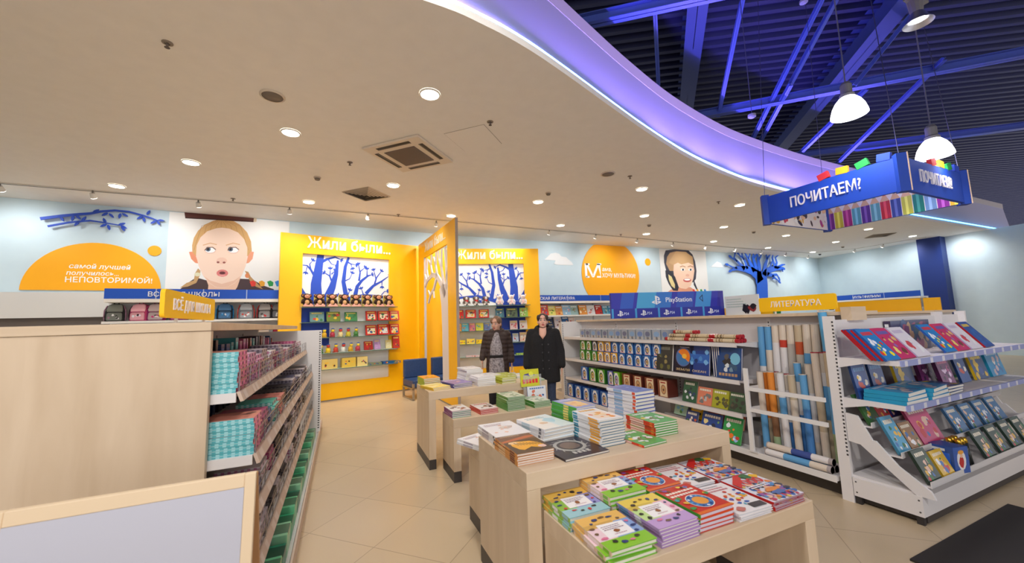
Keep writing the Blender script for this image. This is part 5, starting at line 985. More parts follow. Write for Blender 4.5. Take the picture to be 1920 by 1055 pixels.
# clear tubs on the top shelf
def tub_front(c): return lambda g, w, h, r: (g.rect(-w/2, w/2, 0, h, (150, 160, 176)), g.disc(0, h*.56, w*.36, h*.26, c, 12), g.rect(-w*.4, w*.4, h*.05, h*.25, (190, 176, 160)), blob(g, 0, h*.15, w*.2, (60, 50, 60), r))
for i, c in enumerate(((50, 110, 190), (30, 50, 120), (110, 160, 210))): boxgood('tub%d' % i, .13, .1, .135, (96, 110, 130), tub_front(c))
tubcap = G(); tubcap.box(-.068, .068, -.055, .055, -.002, .15); tubm = tubcap.mesh('clear_box', M_CLEAR)
for i in range(13):
    o = put('tub%d' % (i % 3), (XF+.07, 5.72-i*.158, 1.2235), RZ+RNG.uniform(-.12, .12), 'clear boxed puzzle globe on the top shelf, %s from the women\'s end' % nth(i), 'clear boxed puzzle globes', 'puzzle_globe', 'toy'); obj('clear_box', tubm, None, o)
# parchment scrolls with red caps
def scroll_proto():
    g = G(); g.cyl((0, -.15, 0), (0, .15, 0), .021, (214, 194, 160), n=12); r = random.Random(5)
    for i in range(7): y = r.uniform(-.12, .1); g.cyl((0, y, 0), (0, y+.01, 0), .0213, (170, 140, 100), n=12)
    c = G(); c.cyl((0, -.165, 0), (0, -.13, 0), .0235, (176, 30, 40), n=12); c.cyl((0, .13, 0), (0, .165, 0), .0235, (176, 30, 40), n=12); return g.mesh('paper', M_PAPER), c.mesh('red_caps', M_PRINT)
s1, s2 = scroll_proto(); k = 0
for lv, (cols, cnt, xo) in enumerate(((3, 3, 0), (3, 2, .025), (1, 2, .05))):
    for j in range(cols):
        for q in range(cnt):
            y = 3.64-j*.335-(.09 if lv == 2 else 0); o = thing('scroll', 'parchment scroll with red caps, %s layer, %s of its layer from the globes' % (('bottom', 'middle', 'top')[lv], nth(j*cnt+q)), 'scroll', (RX+.06+xo+q*.05, y, 1.2465+lv*.043), RNG.uniform(-.02, .02), 'parchment scrolls on the top shelf'); obj('paper', s1, None, o); obj('red_caps', s2, None, o)
# big dark atlases on the middle shelf
def art_planet(g, w, d, r): g.rect(-w/2, w/2, -d/2, d/2, (26, 22, 44)); g.disc(0, .02, w*.38, w*.38, (90, 110, 170), 24); g.disc(0, .02, w*.33, w*.33, (60, 120, 180), 24); g.flat([(w*.33*math.cos(t), .02+w*.33*math.sin(t)) for t in [R(-35+i*20) for i in range(10)]], (240, 130, 30)); g.disc(w*.05, .03, w*.12, w*.1, (250, 190, 60), 14); g.text('ЗЕМЛЯ', 0, -d*.42, d*.1, (226, 200, 150), .01, width=w*.7); lines(g, -w*.2, w*.3, d*.4, 1, d*.05, (200, 200, 220), r)
def art_ocean(g, w, d, r):
    g.rect(-w/2, w/2, -d/2, d/2, (24, 60, 140)); g.rect(-w/2, w/2, -d*.1, d*.2, (40, 100, 190))
    for i in range(8): blob(g, r.uniform(-w*.4, w*.4), r.uniform(-d*.1, d*.3), w*.12, r.choice(((70, 140, 210), (20, 50, 110), (120, 180, 230))), r)
    g.text('ОКЕАН', 0, -d*.42, d*.1, (226, 200, 150), .01, width=w*.7)
def art_ship(g, w, d, r):
    g.rect(-w/2, w/2, -d/2, d/2, (30, 70, 130)); g.disc(w*.25, d*.15, w*.2, w*.22, (120, 190, 220), 14); blob(g, -w*.08, d*.05, w*.2, (50, 44, 44), r, 10, d*.16); blob(g, -w*.1, d*.2, w*.14, (90, 84, 80), r)
    for i in range(8): blob(g, r.uniform(-w*.4, w*.4), r.uniform(-d*.22, -d*.08), w*.1, r.choice(((220, 226, 230), (120, 150, 170), (60, 90, 120))), r)
    for i in range(6): g.rect(-w*.4+i*w*.13, -w*.4+i*w*.13+w*.1, -d*.42, -d*.33, (190, 150, 110))
defbook('planet', .3, .34, .02, (26, 22, 44), (30, 26, 60), art_planet); defbook('ocean', .27, .34, .02, (24, 60, 140), (30, 70, 150), art_ocean); defbook('ship', .29, .33, .02, (30, 70, 130), (220, 224, 230), art_ship)
defbook('dino', .26, .33, .04, (50, 50, 50), (40, 40, 40), art_mix((54, 56, 54), ((110, 110, 60), (80, 90, 60), (150, 140, 90), (60, 60, 60)), 12, (120, 120, 110)))
defbook('deep', .27, .34, .02, (24, 50, 120), (150, 120, 150), art_mix((24, 50, 120), ((40, 80, 150), (20, 40, 90)), 6, (80, 110, 180)), spine_art=((.1, .4, (200, 170, 150)), (.6, .9, (190, 200, 230))))
for key, px, lb in (('dino', 1250, 'dark dinosaur album beside the egg boxes'), ('planet', 1283, 'black atlas with a split planet reading ЗЕМЛЯ'), ('ocean', 1313, 'blue atlas reading ОКЕАН beside the planet atlas'), ('ship', 1368, 'atlas with a stormy sailing ship at the shelf end')):
    lean(key, (RX+.05, yx(px, 692), .8395), RZ, 9, lb, 'big atlases on the middle shelf')
for i in range(4): o = book('deep', (RX+.2, yx(1339, 690)-.026*i, 1.01), (R(90), R(0), R(180)), 'blue atlas standing spine out between ocean and ship, %s from the ocean atlas' % nth(i), 'spine-out atlases')
# activity books at the bottom, leaning on a stepped riser
g = G(); 
for i, (xa, zt) in enumerate(((RX+.13, .28), (RX+.24, .4), (RX+.34, .52))): g.box(xa, RB-.01, 2.74, 4.0, .165, zt, (150, 146, 146)) if i == 0 else g.box(xa, RB-.01, 2.74, 4.0, (.28, .4)[i-1], zt-.03 if i == 2 else zt, (150, 146, 146))
obj('stepped_riser', g, M_MATTE, RGON)
for k_, (nm, w, h, bg, cols, X, z, px, lb) in enumerate((('act1', .17, .23, (40, 60, 120), ((200, 90, 50), (240, 230, 210), (70, 110, 60)), RX+.04, .168, 1292, 'navy activity book with two pale figures, bottom row'), ('act2', .26, .25, (30, 70, 150), ((240, 220, 150), (30, 40, 70), (120, 170, 80), (230, 240, 250)), RX+.05, .168, 1328, 'blue activity book with crowded scenes, bottom row'), ('act3', .22, .27, (40, 150, 70), ((230, 240, 250), (240, 120, 40), (160, 190, 240), (200, 60, 50)), RX+.02, .168, 1366, 'green activity book with a round magnifier, bottom row'), ('act4', .22, .15, (206, 70, 50), ((60, 130, 170), (240, 200, 60), (60, 100, 70)), RX+.16, .283, 1340, 'red and blue activity book in the second row'), ('act5', .2, .16, (230, 120, 80), ((240, 200, 170), (200, 60, 50)), RX+.16, .283, 1376, 'orange activity book in the second row'), ('act6', .17, .13, (250, 196, 10), ((40, 60, 30), (250, 200, 20)), RX+.17, .283, 1305, 'yellow booklet with dark title, second row'), ('act7', .17, .13, (250, 200, 20), ((40, 50, 30), (250, 210, 40)), RX+.26, .403, 1314, 'yellow booklet with dark title, third row'), ('act8', .22, .13, (190, 190, 40), ((80, 70, 60), (110, 100, 50)), RX+.26, .403, 1343, 'olive booklet with a dragonfly shape, third row'), ('act9', .2, .14, (90, 110, 60), ((60, 50, 50), (130, 120, 80)), RX+.26, .403, 1380, 'dark olive booklet, third row beside the maps'), ('act10', .2, .22, (170, 210, 190), ((120, 190, 220), (90, 160, 70)), RX+.16, .283, 1276, 'pale green activity book partly behind the tallest stack'))):
    defbook(nm, w, h, .014, bg, shade(bg, .8), art_mix(bg, cols, 9, (246, 240, 226)), seed=40+k_); lean(nm, (X, yx(px, 770, X), z+.003), RZ, 20, lb, 'activity books at the bottom of the white shelving')
for k_, (nm, w, h, bg, cols, px, lb) in enumerate((('car1', .2, .25, (40, 90, 60), ((40, 60, 110), (220, 224, 230), (60, 60, 70), (30, 40, 50)), 1291, 'green framed vehicle book on the third shelf'), ('car2', .2, .2, (220, 130, 100), ((190, 190, 190), (120, 120, 120)), 1319, 'salmon book with grey pictures on the third shelf'), ('car3', .22, .2, (170, 170, 40), ((80, 80, 50), (100, 90, 40)), 1348, 'olive book on the third shelf'), ('car4', .2, .2, (60, 90, 60), ((90, 80, 60), (60, 60, 50)), 1378, 'dark green book at the end of the third shelf'))):
    defbook(nm, w, h, .016, bg, shade(bg, .8), art_mix(bg, cols, 10, (230, 226, 210)), seed=60+k_); lean(nm, (RX+.06, yx(px, 722), .4995), RZ, 15, lb, 'books on the third shelf')
# rolled maps
def roll(p0, p1, r, cols, lb, grp, cap=None):
    p0, p1 = Vector(p0), Vector(p1); L = (p1-p0).length; o = thing('rolled_map', lb, 'map', p0, 0, grp); d = (p1-p0).normalized(); a = 0; g = G()
    for f, c in cols: g.cyl(d*(a*L), d*(min(1, a+f)*L), r, c, n=14, caps=(a == 0 or a+f > .99)); a += f
    obj('paper_roll', g, M_PAPER, o); g = G(); g.cyl(d*(L-.002), d*(L+.006), r*1.08, cap or (206, 196, 186), n=14); g.cyl(d*(-.0), d*.03, r*1.04, cap or (200, 190, 180), n=14); g.cyl(d*(L+.004), d*(L+.007), r*.7, (110, 96, 84), n=12); obj('end_caps', g, M_PRINT, o); return o
CR = (220, 206, 190); LB = (96, 160, 210); TN = (196, 178, 150); WH = (226, 222, 222); GN = (150, 170, 130); BLm = (70, 130, 196)
for i, (px, py, cols) in enumerate(((1406, 612, ((.5, CR), (.16, WH), (.34, LB))), (1416, 612, ((.5, CR), (.3, CR), (.2, LB))), (1428, 611, ((.5, CR), (.06, (150, 60, 50)), (.3, WH), (.14, CR))), (1442, 610, ((.6, CR), (.22, WH), (.06, (200, 60, 40)), (.12, CR))), (1457, 610, ((.55, TN), (.3, (190, 184, 176)), (.15, CR))), (1470, 610, ((.55, TN), (.22, (200, 190, 176)), (.1, (206, 90, 50)), (.13, TN))), (1485, 609, ((.62, TN), (.16, LB), (.22, CR))), (1509, 609, ((.55, CR), (.16, LB), (.29, CR))))):
    p = Xp(px, py, 4.12); p.y = 2.75-.0745*i; roll((4.08+.015*(i % 2), p.y+.01, .167), (4.135, p.y, p.z), .034, cols, 'tall rolled map at the back of the map pen, %s from the atlases' % nth(i), 'rolled maps at the back of the pen')
for i, (px, py, cols, cap) in enumerate(((1424, 697, ((.5, LB), (.5, CR)), None), (1433, 697, ((.4, TN), (.6, (226, 130, 40))), None), (1444, 697, ((.2, GN), (.3, (130, 90, 60)), (.5, (230, 140, 50))), None), (1453, 697, ((.5, WH), (.3, TN), (.2, CR)), (150, 40, 60)), (1462, 699, ((.5, WH), (.2, LB), (.3, WH)), None), (1472, 701, ((.4, BLm), (.4, WH), (.2, CR)), (170, 30, 60)), (1483, 703, ((.7, CR), (.3, TN)), None), (1494, 680, ((.45, BLm), (.35, WH), (.2, LB)), None), (1505, 702, ((.6, BLm), (.4, LB)), None), (1515, 683, ((.2, CR), (.5, WH), (.3, CR)), None), (1527, 661, ((.3, CR), (.3, TN), (.4, CR)), (176, 30, 60)), (1540, 661, ((.4, TN), (.3, LB), (.12, WH), (.18, CR)), (176, 30, 60)), (1551, 660, ((.3, GN), (.4, LB), (.3, TN)), (176, 30, 60)))):
    X = RX+.175+.066*(i % 2); p = Xp(px, py, X); q = Xp(px+13, 830, X); roll((X-.02, max(2.04, min(q.y, p.y-.02)), .167), (X, p.y, p.z), .03, cols, 'rolled map in the front row of the map pen, %s from the corner post' % nth(i), 'rolled maps in front row of pen', cap)
for i, (px, X) in enumerate(((1541, 4.06), (1553, 4.145))):
    p = Xp(px, 585, X); roll((X-.03, 2.06+.0*i, .167), (X, p.y, p.z), .033, ((.3, BLm), (.2, GN), (.5, (90, 170, 220))) if i != 1 else ((.6, CR), (.4, TN)), 'tallest leaning rolled map against the end upright, %s from the camera side' % nth(1-i), 'leaning rolled maps at the end upright')
for i, (X, z, cols) in enumerate(((3.787, .197, ((.3, CR), (.4, LB), (.3, WH))), (3.85, .197, ((.4, LB), (.3, (60, 90, 160)), (.3, CR))), (3.82, .253, ((.3, WH), (.3, (60, 80, 150)), (.4, CR))), (3.886+.027, .197, ((.5, WH), (.5, LB))))):
    roll((X, 2.03, z), (X+.0, 2.58, z), .029, cols, 'rolled map lying flat on the base deck, %s of the lying ones from the aisle' % nth(i), 'lying rolled maps', (170, 160, 160))
# ================================================================== goods on the storytelling panels
PANELS = [o for o in COL.objects if o.name.startswith('story_booth')]
PNL, PNR = PANELS[0], PANELS[1]
def pw(t, u, y, z):
    a = t.rotation_euler.z; return Vector(t.location)+vd(math.degrees(a))*u+vn(math.degrees(a))*y+Vector((0, 0, z))
PZ = [1.972, 1.655, 1.33, 1.008, .68]
for t, a, b in ((PNL, wl[2]-.03, wl[3]+.12), (PNR, wR0-.1, wR1+.1)):
    for z in PZ: g = G(); g.box(a, b, -.21, .058, z-.012, z, (190, 210, 200)); g.box(a, b, -.214, -.21, z-.013, z+.001, (70, 96, 86)); obj('glass_shelf', g, M_MATTE, t)
def plush(kind):
    t = thing('plush_'+kind, '', 'plush toy'); S = {'bear': ((58, 36, 26), (232, 158, 124), (206, 160, 110)), 'rabbit': ((240, 232, 230), (236, 206, 200), (240, 200, 196)), 'puppy': ((112, 102, 98), (236, 230, 226), (196, 186, 180))}[kind]; c, f, p = S
    g = G(); g.ell((0, 0, .085), (.062, .055, .078), c); g.ell((0, -.045, .08), (.036, .02, .045), p); obj('body', g, M_PLUSH, t, True)
    g = G(); g.ell((0, -.01, .185), (.062, .055, .055), c); hd = obj('head', g, M_PLUSH, t, True)
    g = G(); g.ell((0, -.05, .182), (.044 if kind == 'bear' else .03, .02, .036), f); obj('face', g, M_PLUSH, hd, True)
    g = G()
    for s in (-1, 1): g.ell((s*.018, -.068, .195), (.006, .004, .008), (20, 16, 16), 8, 6)
    g.ell((0, -.072, .18), (.007, .005, .005), (30, 20, 20), 8, 6); obj('eyes_and_nose', g, M_PRINT, hd, True)
    for s in (-1, 1):
        g = G()
        if kind == 'rabbit': g.ell((s*.05, .0, .2), (.018, .016, .07), c, rot=Matrix.Rotation(s*R(28), 3, 'Y')); g.ell((s*.052, -.014, .2), (.009, .008, .055), (240, 190, 186), rot=Matrix.Rotation(s*R(28), 3, 'Y'))
        elif kind == 'puppy': g.ell((s*.06, .0, .185), (.018, .022, .045), shade(c, .7))
        else: g.ell((s*.062, .0, .2), (.028, .014, .034), c); g.ell((s*.062, -.01, .2), (.017, .008, .022), (150, 96, 70))
        obj('ear', g, M_PLUSH, t, True)
        g = G(); g.ell((s*.068, -.025, .1), (.022, .024, .05), c, rot=Matrix.Rotation(s*R(-22), 3, 'Y')); obj('arm', g, M_PLUSH, t, True)
        g = G(); g.ell((s*.045, -.07, .03), (.026, .045, .026), c); g.ell((s*.045, -.108, .032), (.022, .012, .022), f if kind != 'bear' else (214, 150, 140)); obj('leg', g, M_PLUSH, t, True)
    if kind == 'puppy': g = G(); g.ell((0, -.02, .135), (.05, .045, .016), (200, 36, 40)); g.ell((.015, -.07, .12), (.02, .012, .024), (206, 40, 44)); obj('scarf', g, M_PLUSH, t, True)
    if kind == 'bear':
        g = G(); g.box(-.085, .085, .06, .064, 0, .235, (226, 196, 90)); g.box(-.085, .085, -.12, .06, -.0, .004, (220, 180, 150)); g.box(-.085, .085, -.124, -.12, 0, .03, (230, 170, 150)); obj('carton', g, M_PRINT, t)
        for s in (-1, 1): g = G(); g.add([(s*.085, -.124, 0), (s*.085, .064, 0), (s*.085, .064, .1), (s*.085, -.124, .03)], [(0, 1, 2, 3)], (226, 196, 120)); obj('carton_side', g, M_PRINT, t)
    return t
def row(kind, t, us, z, y, lab, grp, s=1.):
    pr = plush(kind)
    for i, u in enumerate(us):
        o = pr if i == 0 else dup(pr); o.location = pw(t, u, y, z+.001); o.rotation_euler = (0, 0, t.rotation_euler.z+RNG.uniform(-.15, .15)); o.scale = (s, s, s); o['label'] = lab % nth(i); o['group'] = grp
        if i == 0: pass
W_ = wl[3]-wl[2]
row('bear', PNL, [wl[2]+.07+i*(W_+.02)/7.6 for i in range(8)], PZ[0], -.09, 'brown plush bear in open carton, %s from the blue strip side', 'brown plush bears on the top glass shelf', 1.15)
row('puppy', PNR, [wR0+.02+i*.25 for i in range(4)], PZ[0], -.1, 'grey plush puppy with red scarf, %s from the divider', 'grey plush puppies on the top glass shelf', 1.05)
row('rabbit', PNR, [wR1-.7+i*.31 for i in range(3)], PZ[0], -.09, 'white plush rabbit with long ears, %s from the puppies', 'white plush rabbits on the top glass shelf', 1.12)
def pbooks(t, z, items, side, mir=1):
    for k_, (u, w, h, bg, cols, pic, lb) in enumerate(items):
        nm = 'pb%s%d%d' % (side, int(z*100), k_); defbook(nm, w, h, .03 if w > .15 else .02, bg, shade(bg, .75), art_mix(bg, cols, 7, (250, 226, 120), pic), seed=100+k_+int(z*50)); r = t.rotation_euler.z; p = pw(t, u, -.06, z+.004); lean(nm, p, r, 12, lb, 'books on the glass shelves')
MC = ((210, 60, 50), (60, 120, 70), (240, 190, 60), (90, 60, 50), (40, 80, 150)); REDC = (206, 40, 34); CRM = (238, 222, 190)
u0 = wl[2]
pbooks(PNL, PZ[1], [(u0+.28, .27, .21, (110, 150, 150), MC, None, 'teal picture book, first on the second glass shelf beside the blue strip'), (u0+.6, .27, .21, (120, 140, 60), MC, None, 'yellow-spined picture book, second on the second glass shelf'), (u0+.96, .26, .2, (70, 140, 90), MC, None, 'green picture book, third on the second glass shelf'), (u0+1.4, .24, .22, REDC, MC, CRM, 'red storybook, first of three on the second glass shelf'), (u0+1.68, .26, .22, REDC, MC, CRM, 'red storybook, second of three on the second glass shelf'), (u0+1.96-.3+.28, .22, .22, REDC, MC, (226, 214, 120), 'red storybook with yellow picture, last on the second glass shelf')], 'L')
pbooks(PNL, PZ[2], [(u0+1.4, .25, .23, REDC, MC, CRM, 'red storybook, first of three on the third glass shelf'), (u0+1.68, .26, .24, REDC, MC, (222, 226, 224), 'red storybook, second of three on the third glass shelf'), (u0+1.94, .22, .24, REDC, MC, (230, 210, 160), 'red storybook, last on the third glass shelf')], 'L')
pbooks(PNL, PZ[3], [(u0+1.34, .19, .19, (180, 40, 40), MC, None, 'red book on the fourth glass shelf'), (u0+1.54, .14, .22, (190, 150, 200), ((210, 180, 220), (170, 120, 190)), None, 'lilac book tilted on the fourth glass shelf'), (u0+1.8, .14, .2, (222, 214, 160), ((230, 226, 190),), None, 'cream book on the fourth glass shelf'), (u0+1.98, .16, .28, (200, 50, 40), MC, None, 'tall red book at the end of the fourth glass shelf')], 'L')
def toy(t, u, z, col, i, sh):
    g = G(); o = thing('toy_figure', 'small colored plastic toy figure, %s on the %s glass shelf' % (nth(i), sh), 'toy', pw(t, u, -.09, z), RNG.uniform(-.4, .4), 'small plastic toys on the glass shelves'); c = col
    g.ell((0, 0, .06), (.05, .045, .06), c); g.box(-.05, .05, -.05, .03, 0, .025, shade(c, .8)); obj('body', g, M_PRINT, o, True); g = G(); g.ell((.01, -.02, .145), (.036, .034, .036), (250, 214, 60) if sum(c) < 480 else (206, 60, 50)); obj('head', g, M_PRINT, o, True); g = G(); g.ell((.01, -.02, .172), (.034, .032, .018), (40, 90, 170)); obj('cap', g, M_PRINT, o, True)
TC_ = ((230, 180, 40), (190, 60, 80), (240, 220, 160), (220, 200, 60), (80, 140, 70), (250, 210, 40), (210, 70, 50), (240, 240, 230))
for i in range(5): toy(PNL, u0+.42+i*.16, PZ[2], TC_[i], i, 'third')
for i in range(7): toy(PNL, u0+.2+i*.15, PZ[3], TC_[(i+3) % 8], i, 'fourth')
def flatbox(nm, t, u, z, w, h, d, c, lb, cat='box', mc=MC):
    r = random.Random(int(u*100)+int(z*100)); o = thing(nm, lb, cat, pw(t, u, -.1, z), t.rotation_euler.z, 'boxes and flat books on the glass shelves'); g = G(); g.box(-w/2, w/2, -d/2, d/2, 0, h, c); obj('body', g, M_PRINT, o); g = G(frame((0, -d/2-.0004, 0), (1, 0, 0), (0, 0, 1)))
    for i in range(6): blob(g, r.uniform(-w*.4, w*.4), h*r.uniform(.3, .7), min(w*.08, h*.3), r.choice(mc), r)
    obj('printed_side', g, M_PRINT, o)
for i, (u, w, h, c) in enumerate(((u0+.22, .22, .16, (230, 190, 170)), (u0+.52, .3, .2, (226, 196, 110)), (u0+.9, .28, .2, (224, 190, 80)), (u0+1.18, .22, .2, (230, 206, 130)))): flatbox('game_box', PNL, u, PZ[4], w, h, .14, c, 'cream and yellow game box, %s on the lowest glass shelf' % nth(i), 'box')
for i, (u, w, h, c) in enumerate(((u0+1.45, .3, .05, (120, 130, 100)), (u0+1.78, .3, .06, (40, 90, 140)), (u0+2.0-.04, .16, .05, (130, 120, 110)))): flatbox('flat_book', PNL, u, PZ[4], w, h, .18, c, 'flat lying book pile at the lowest glass shelf end, %s from the boxes' % nth(i), 'book')
q0 = wR0
pbooks(PNR, PZ[1], [(q0+.08, .22, .22, REDC, MC, None, 'red storybook beside the divider on the second glass shelf'), (q0+.38, .27, .22, REDC, MC, CRM, 'red storybook, second from the divider, second glass shelf'), (q0+.72, .26, .22, REDC, MC, CRM, 'red storybook above the woman in brown, second glass shelf'), (wR1-.7, .22, .24, (60, 110, 130), ((90, 150, 160), (40, 60, 80), (220, 200, 160)), None, 'teal book above the woman in brown, second glass shelf'), (wR1-.38, .3, .24, (90, 110, 80), ((60, 70, 60), (40, 50, 60), (220, 180, 90)), None, 'dark green picture book on the second glass shelf'), (wR1-.06, .22, .24, (150, 190, 90), ((230, 226, 190), (210, 80, 60)), None, 'light green book at the end of the second glass shelf')], 'R')
pbooks(PNR, PZ[2], [(q0+.06, .15, .2, (220, 150, 70), MC, None, 'orange booklet, first from the divider, third glass shelf'), (q0+.23, .17, .2, (80, 170, 190), ((220, 120, 90), (60, 150, 90)), None, 'turquoise booklet, second from the divider, third glass shelf'), (q0+.41, .14, .2, (224, 120, 140), MC, None, 'pink booklet, third from the divider, third glass shelf'), (q0+.6, .19, .2, (210, 200, 50), ((60, 140, 200), (90, 170, 70)), None, 'yellow booklet, fourth from the divider, third glass shelf'), (q0+.8, .16, .2, (100, 120, 170), MC, None, 'blue booklet behind the woman in brown, third glass shelf'), (wR1-.34, .2, .23, (220, 190, 190), ((210, 80, 90), (90, 60, 60)), None, 'pale pink booklet on the third glass shelf'), (wR1-.08, .2, .23, (224, 210, 206), ((220, 90, 80), (120, 150, 120), (40, 40, 60)), None, 'pale booklet at the end of the third glass shelf')], 'R')
pbooks(PNR, PZ[3], [(wR1-.3, .16, .22, (190, 200, 220), MC, None, 'pale blue booklet on the fourth glass shelf'), (wR1-.08, .22, .24, (226, 190, 170), ((210, 120, 60), (150, 80, 60), (240, 240, 230)), None, 'peach booklet at the end of the fourth glass shelf')], 'R')
for i in range(4): flatbox('toy_set', PNR, q0+.12+i*.24, PZ[3], .2, .1+.03*(i % 2), .14, ((240, 210, 40), (250, 220, 90), (240, 200, 30), (60, 80, 150))[i], 'yellow toy set on the fourth glass shelf, %s from the divider' % nth(i), 'toy')
for i, (u, c) in enumerate(((q0+.4, (220, 190, 190)), (wR1-.14, (150, 190, 90)))): flatbox('flat_book', PNR, u, PZ[4], .34, .04, .18, c, ('pinkish', 'green')[i]+' book lying flat on the lowest glass shelf behind the women', 'book')
# ================================================================== backpacks on the wall shelving
def backpack(c1, c2, c3):
    t = thing('backpack', '', 'backpack'); g = G(); g.loft([(0, 0, 0, .15, .085, 4), (0, 0, .03, .165, .1, 4), (0, .0, .22, .16, .095, 3.5), (0, .02, .33, .135, .075, 3), (0, .03, .37, .09, .05, 2.5), (0, .035, .385, .03, .02, 2)], c1, 24); obj('body', g, M_CLOTH, t, True)
    g = G(); g.loft([(0, -.1, .03, .115, .03, 4), (0, -.105, .06, .125, .035, 4), (0, -.1, .17, .12, .034, 4), (0, -.085, .195, .1, .02, 3)], c2, 20); g.M = frame((0, -.1415, 0), (1, 0, 0), (0, 0, 1)); r = random.Random(sum(c1)+sum(c2))
    for i in range(6): blob(g, r.uniform(-.08, .08), r.uniform(.07, .15), .026, r.choice((c3, shade(c2, 1.4), (240, 240, 240), shade(c2, .5))), r)
    obj('front_pocket', g, M_CLOTH, t, True)
    g = G(); g.loft([(0, -.09, .21, .12, .022, 4), (0, -.085, .26, .13, .03, 4), (0, -.04, .345, .11, .05, 3), (0, .0, .375, .07, .04, 3)], shade(c2, 1.12), 20); obj('flap', g, M_CLOTH, t, True)
    g = G(); g.tube([(-.04, .03, .375), (-.03, .03, .41), (.03, .03, .41), (.04, .03, .375)], .009, c1); obj('handle', g, M_CLOTH, t)
    for s in (-1, 1): g = G(); g.tube([(s*.16, -.04, .02), (s*.172, -.05, .1), (s*.165, -.05, .24), (s*.13, -.02, .34)], .012, c3); obj('side_piping', g, M_CLOTH, t, True)
    return t
for px, c1, c2, c3, lb in ((216, (40, 40, 40), (120, 124, 116), (160, 120, 140), 'black backpack with grey swirls, first by the shelving end'), (262, (200, 70, 120), (236, 170, 180), (60, 40, 50), 'pink backpack with pale pink front pocket'), (292, (140, 40, 100), (190, 170, 170), (200, 60, 120), 'magenta backpack with round grey pocket'), (336, (150, 40, 110), (200, 100, 150), (90, 40, 80), 'purple backpack mostly behind the yellow school sign'), (375, (40, 44, 80), (70, 76, 120), (40, 100, 170), 'navy backpack mostly behind the yellow school sign'), (421, (30, 34, 44), (70, 110, 150), (30, 130, 190), 'black backpack with blue trim beside the yellow sign'), (461, (120, 126, 134), (160, 164, 170), (200, 70, 60), 'grey backpack with dark blue trim'), (497, (44, 40, 42), (150, 146, 146), (200, 50, 50), 'black backpack with red and white front'), (521, (36, 36, 40), (110, 110, 116), (230, 230, 230), 'black backpack half hidden by the yellow panel')):
    p = wA(px, 600, OS+.18); o = backpack(c1, c2, c3); o.location = (p.x, p.y, sA+.001); o.rotation_euler = (0, 0, math.atan2(dA.y, dA.x)+RNG.uniform(-.15, .15)); o.scale = (.8, .86, .84); o['label'] = lb; o['group'] = 'school backpacks on the wall shelf'
for i in range(9):
    p = wA(225+i*37, 640, OS+.16); o = backpack(*(((40, 40, 44), (180, 60, 60), (220, 220, 220)) if i % 2 else ((60, 60, 90), (150, 40, 60), (230, 230, 230)))); o.location = (p.x, p.y, sA-.5+.001); o.rotation_euler = (0, 0, math.atan2(dA.y, dA.x)); o['label'] = 'dark red-fronted backpack on the lower wall shelf, %s from the shelving end' % nth(i); o['group'] = 'school backpacks on the lower wall shelf'; o.scale = (.7, .86, .9)
# ================================================================== books on the far wall shelving
def wallbooks(z, row_, items, dy=-.28):
    for k_, (px, w, h, bg, cols, lb) in enumerate(items):
        w *= .86; nm = 'wb%d_%d' % (row_, k_); defbook(nm, w, h, .03, bg, shade(bg, .7), art_mix(bg, cols, 6, (240, 240, 236)), seed=200+row_*20+k_); x = px if px < 30 else wB(px, 585, OS+.3).x; lean(nm, (x, oB.y+dy, z+.003), 0, 14, lb, 'picture books on the far wall shelves')
wallbooks(sB[0], 0, [(1009, .2, .29, (90, 150, 200), MC, 'pale blue picture book at the panel end of the far upper shelf'), (1022, .3, .31, (214, 70, 60), ((90, 110, 170), (230, 200, 170)), 'red and blue picture book on the far upper shelf'), (1035.5, .27, .28, (230, 220, 120), ((60, 50, 40), (120, 180, 60)), 'yellow picture book on the far upper shelf'), (1049, .27, .27, (220, 150, 80), ((230, 190, 130), (200, 80, 50)), 'tan picture book on the far upper shelf'), (1063, .32, .3, (150, 190, 220), ((230, 236, 240), (220, 120, 120)), 'light blue picture book on the far upper shelf'), (1077.5, .3, .29, (150, 180, 180), ((200, 80, 60), (120, 140, 90)), 'grey-green picture book on the far upper shelf'), (1094, .32, .29, (226, 150, 70), ((240, 230, 200), (150, 190, 90)), 'orange picture book on the far upper shelf'), (1109, .32, .28, (226, 226, 230), ((60, 50, 60), (220, 130, 120)), 'white picture book on the far upper shelf'), (1123.5, .28, .28, (190, 50, 44), ((230, 220, 210), (40, 60, 80)), 'deep red picture book on the far upper shelf'), (1136, .24, .26, (90, 160, 190), ((230, 220, 160), (80, 80, 70)), 'sky blue picture book near the far gaming stand'), (1147, .24, .26, (60, 140, 190), ((240, 230, 190), (200, 120, 60)), 'blue picture book beside the far gaming stand')])
wallbooks(sB[1], 1, [(1031, .26, .34, (50, 60, 90), ((220, 220, 190), (230, 180, 60)), 'navy book beside the head of the woman in black'), (1046.5, .28, .34, (206, 196, 200), ((120, 70, 60), (80, 170, 220)), 'grey and blue book on the far second shelf'), (1060, .24, .32, (50, 100, 160), ((240, 170, 30), (60, 130, 200)), 'blue and orange book on the far second shelf'), (1072, .22, .28, (226, 200, 190), ((210, 50, 50), (60, 160, 90)), 'white and red book above the toy shelving end')])
wallbooks(sB[2], 2, [(1045, .24, .3, (60, 90, 110), ((220, 210, 60), (230, 100, 40)), 'dark book with yellow spots on the far third shelf'), (1058, .24, .3, (220, 210, 60), ((230, 90, 50), (60, 100, 130)), 'yellow and red book on the far third shelf')])
wallbooks(sB[3], 3, [(1046, .26, .3, (230, 220, 200), ((230, 160, 60), (40, 80, 120), (220, 90, 60)), 'white spotted book low beside the woman in black')])
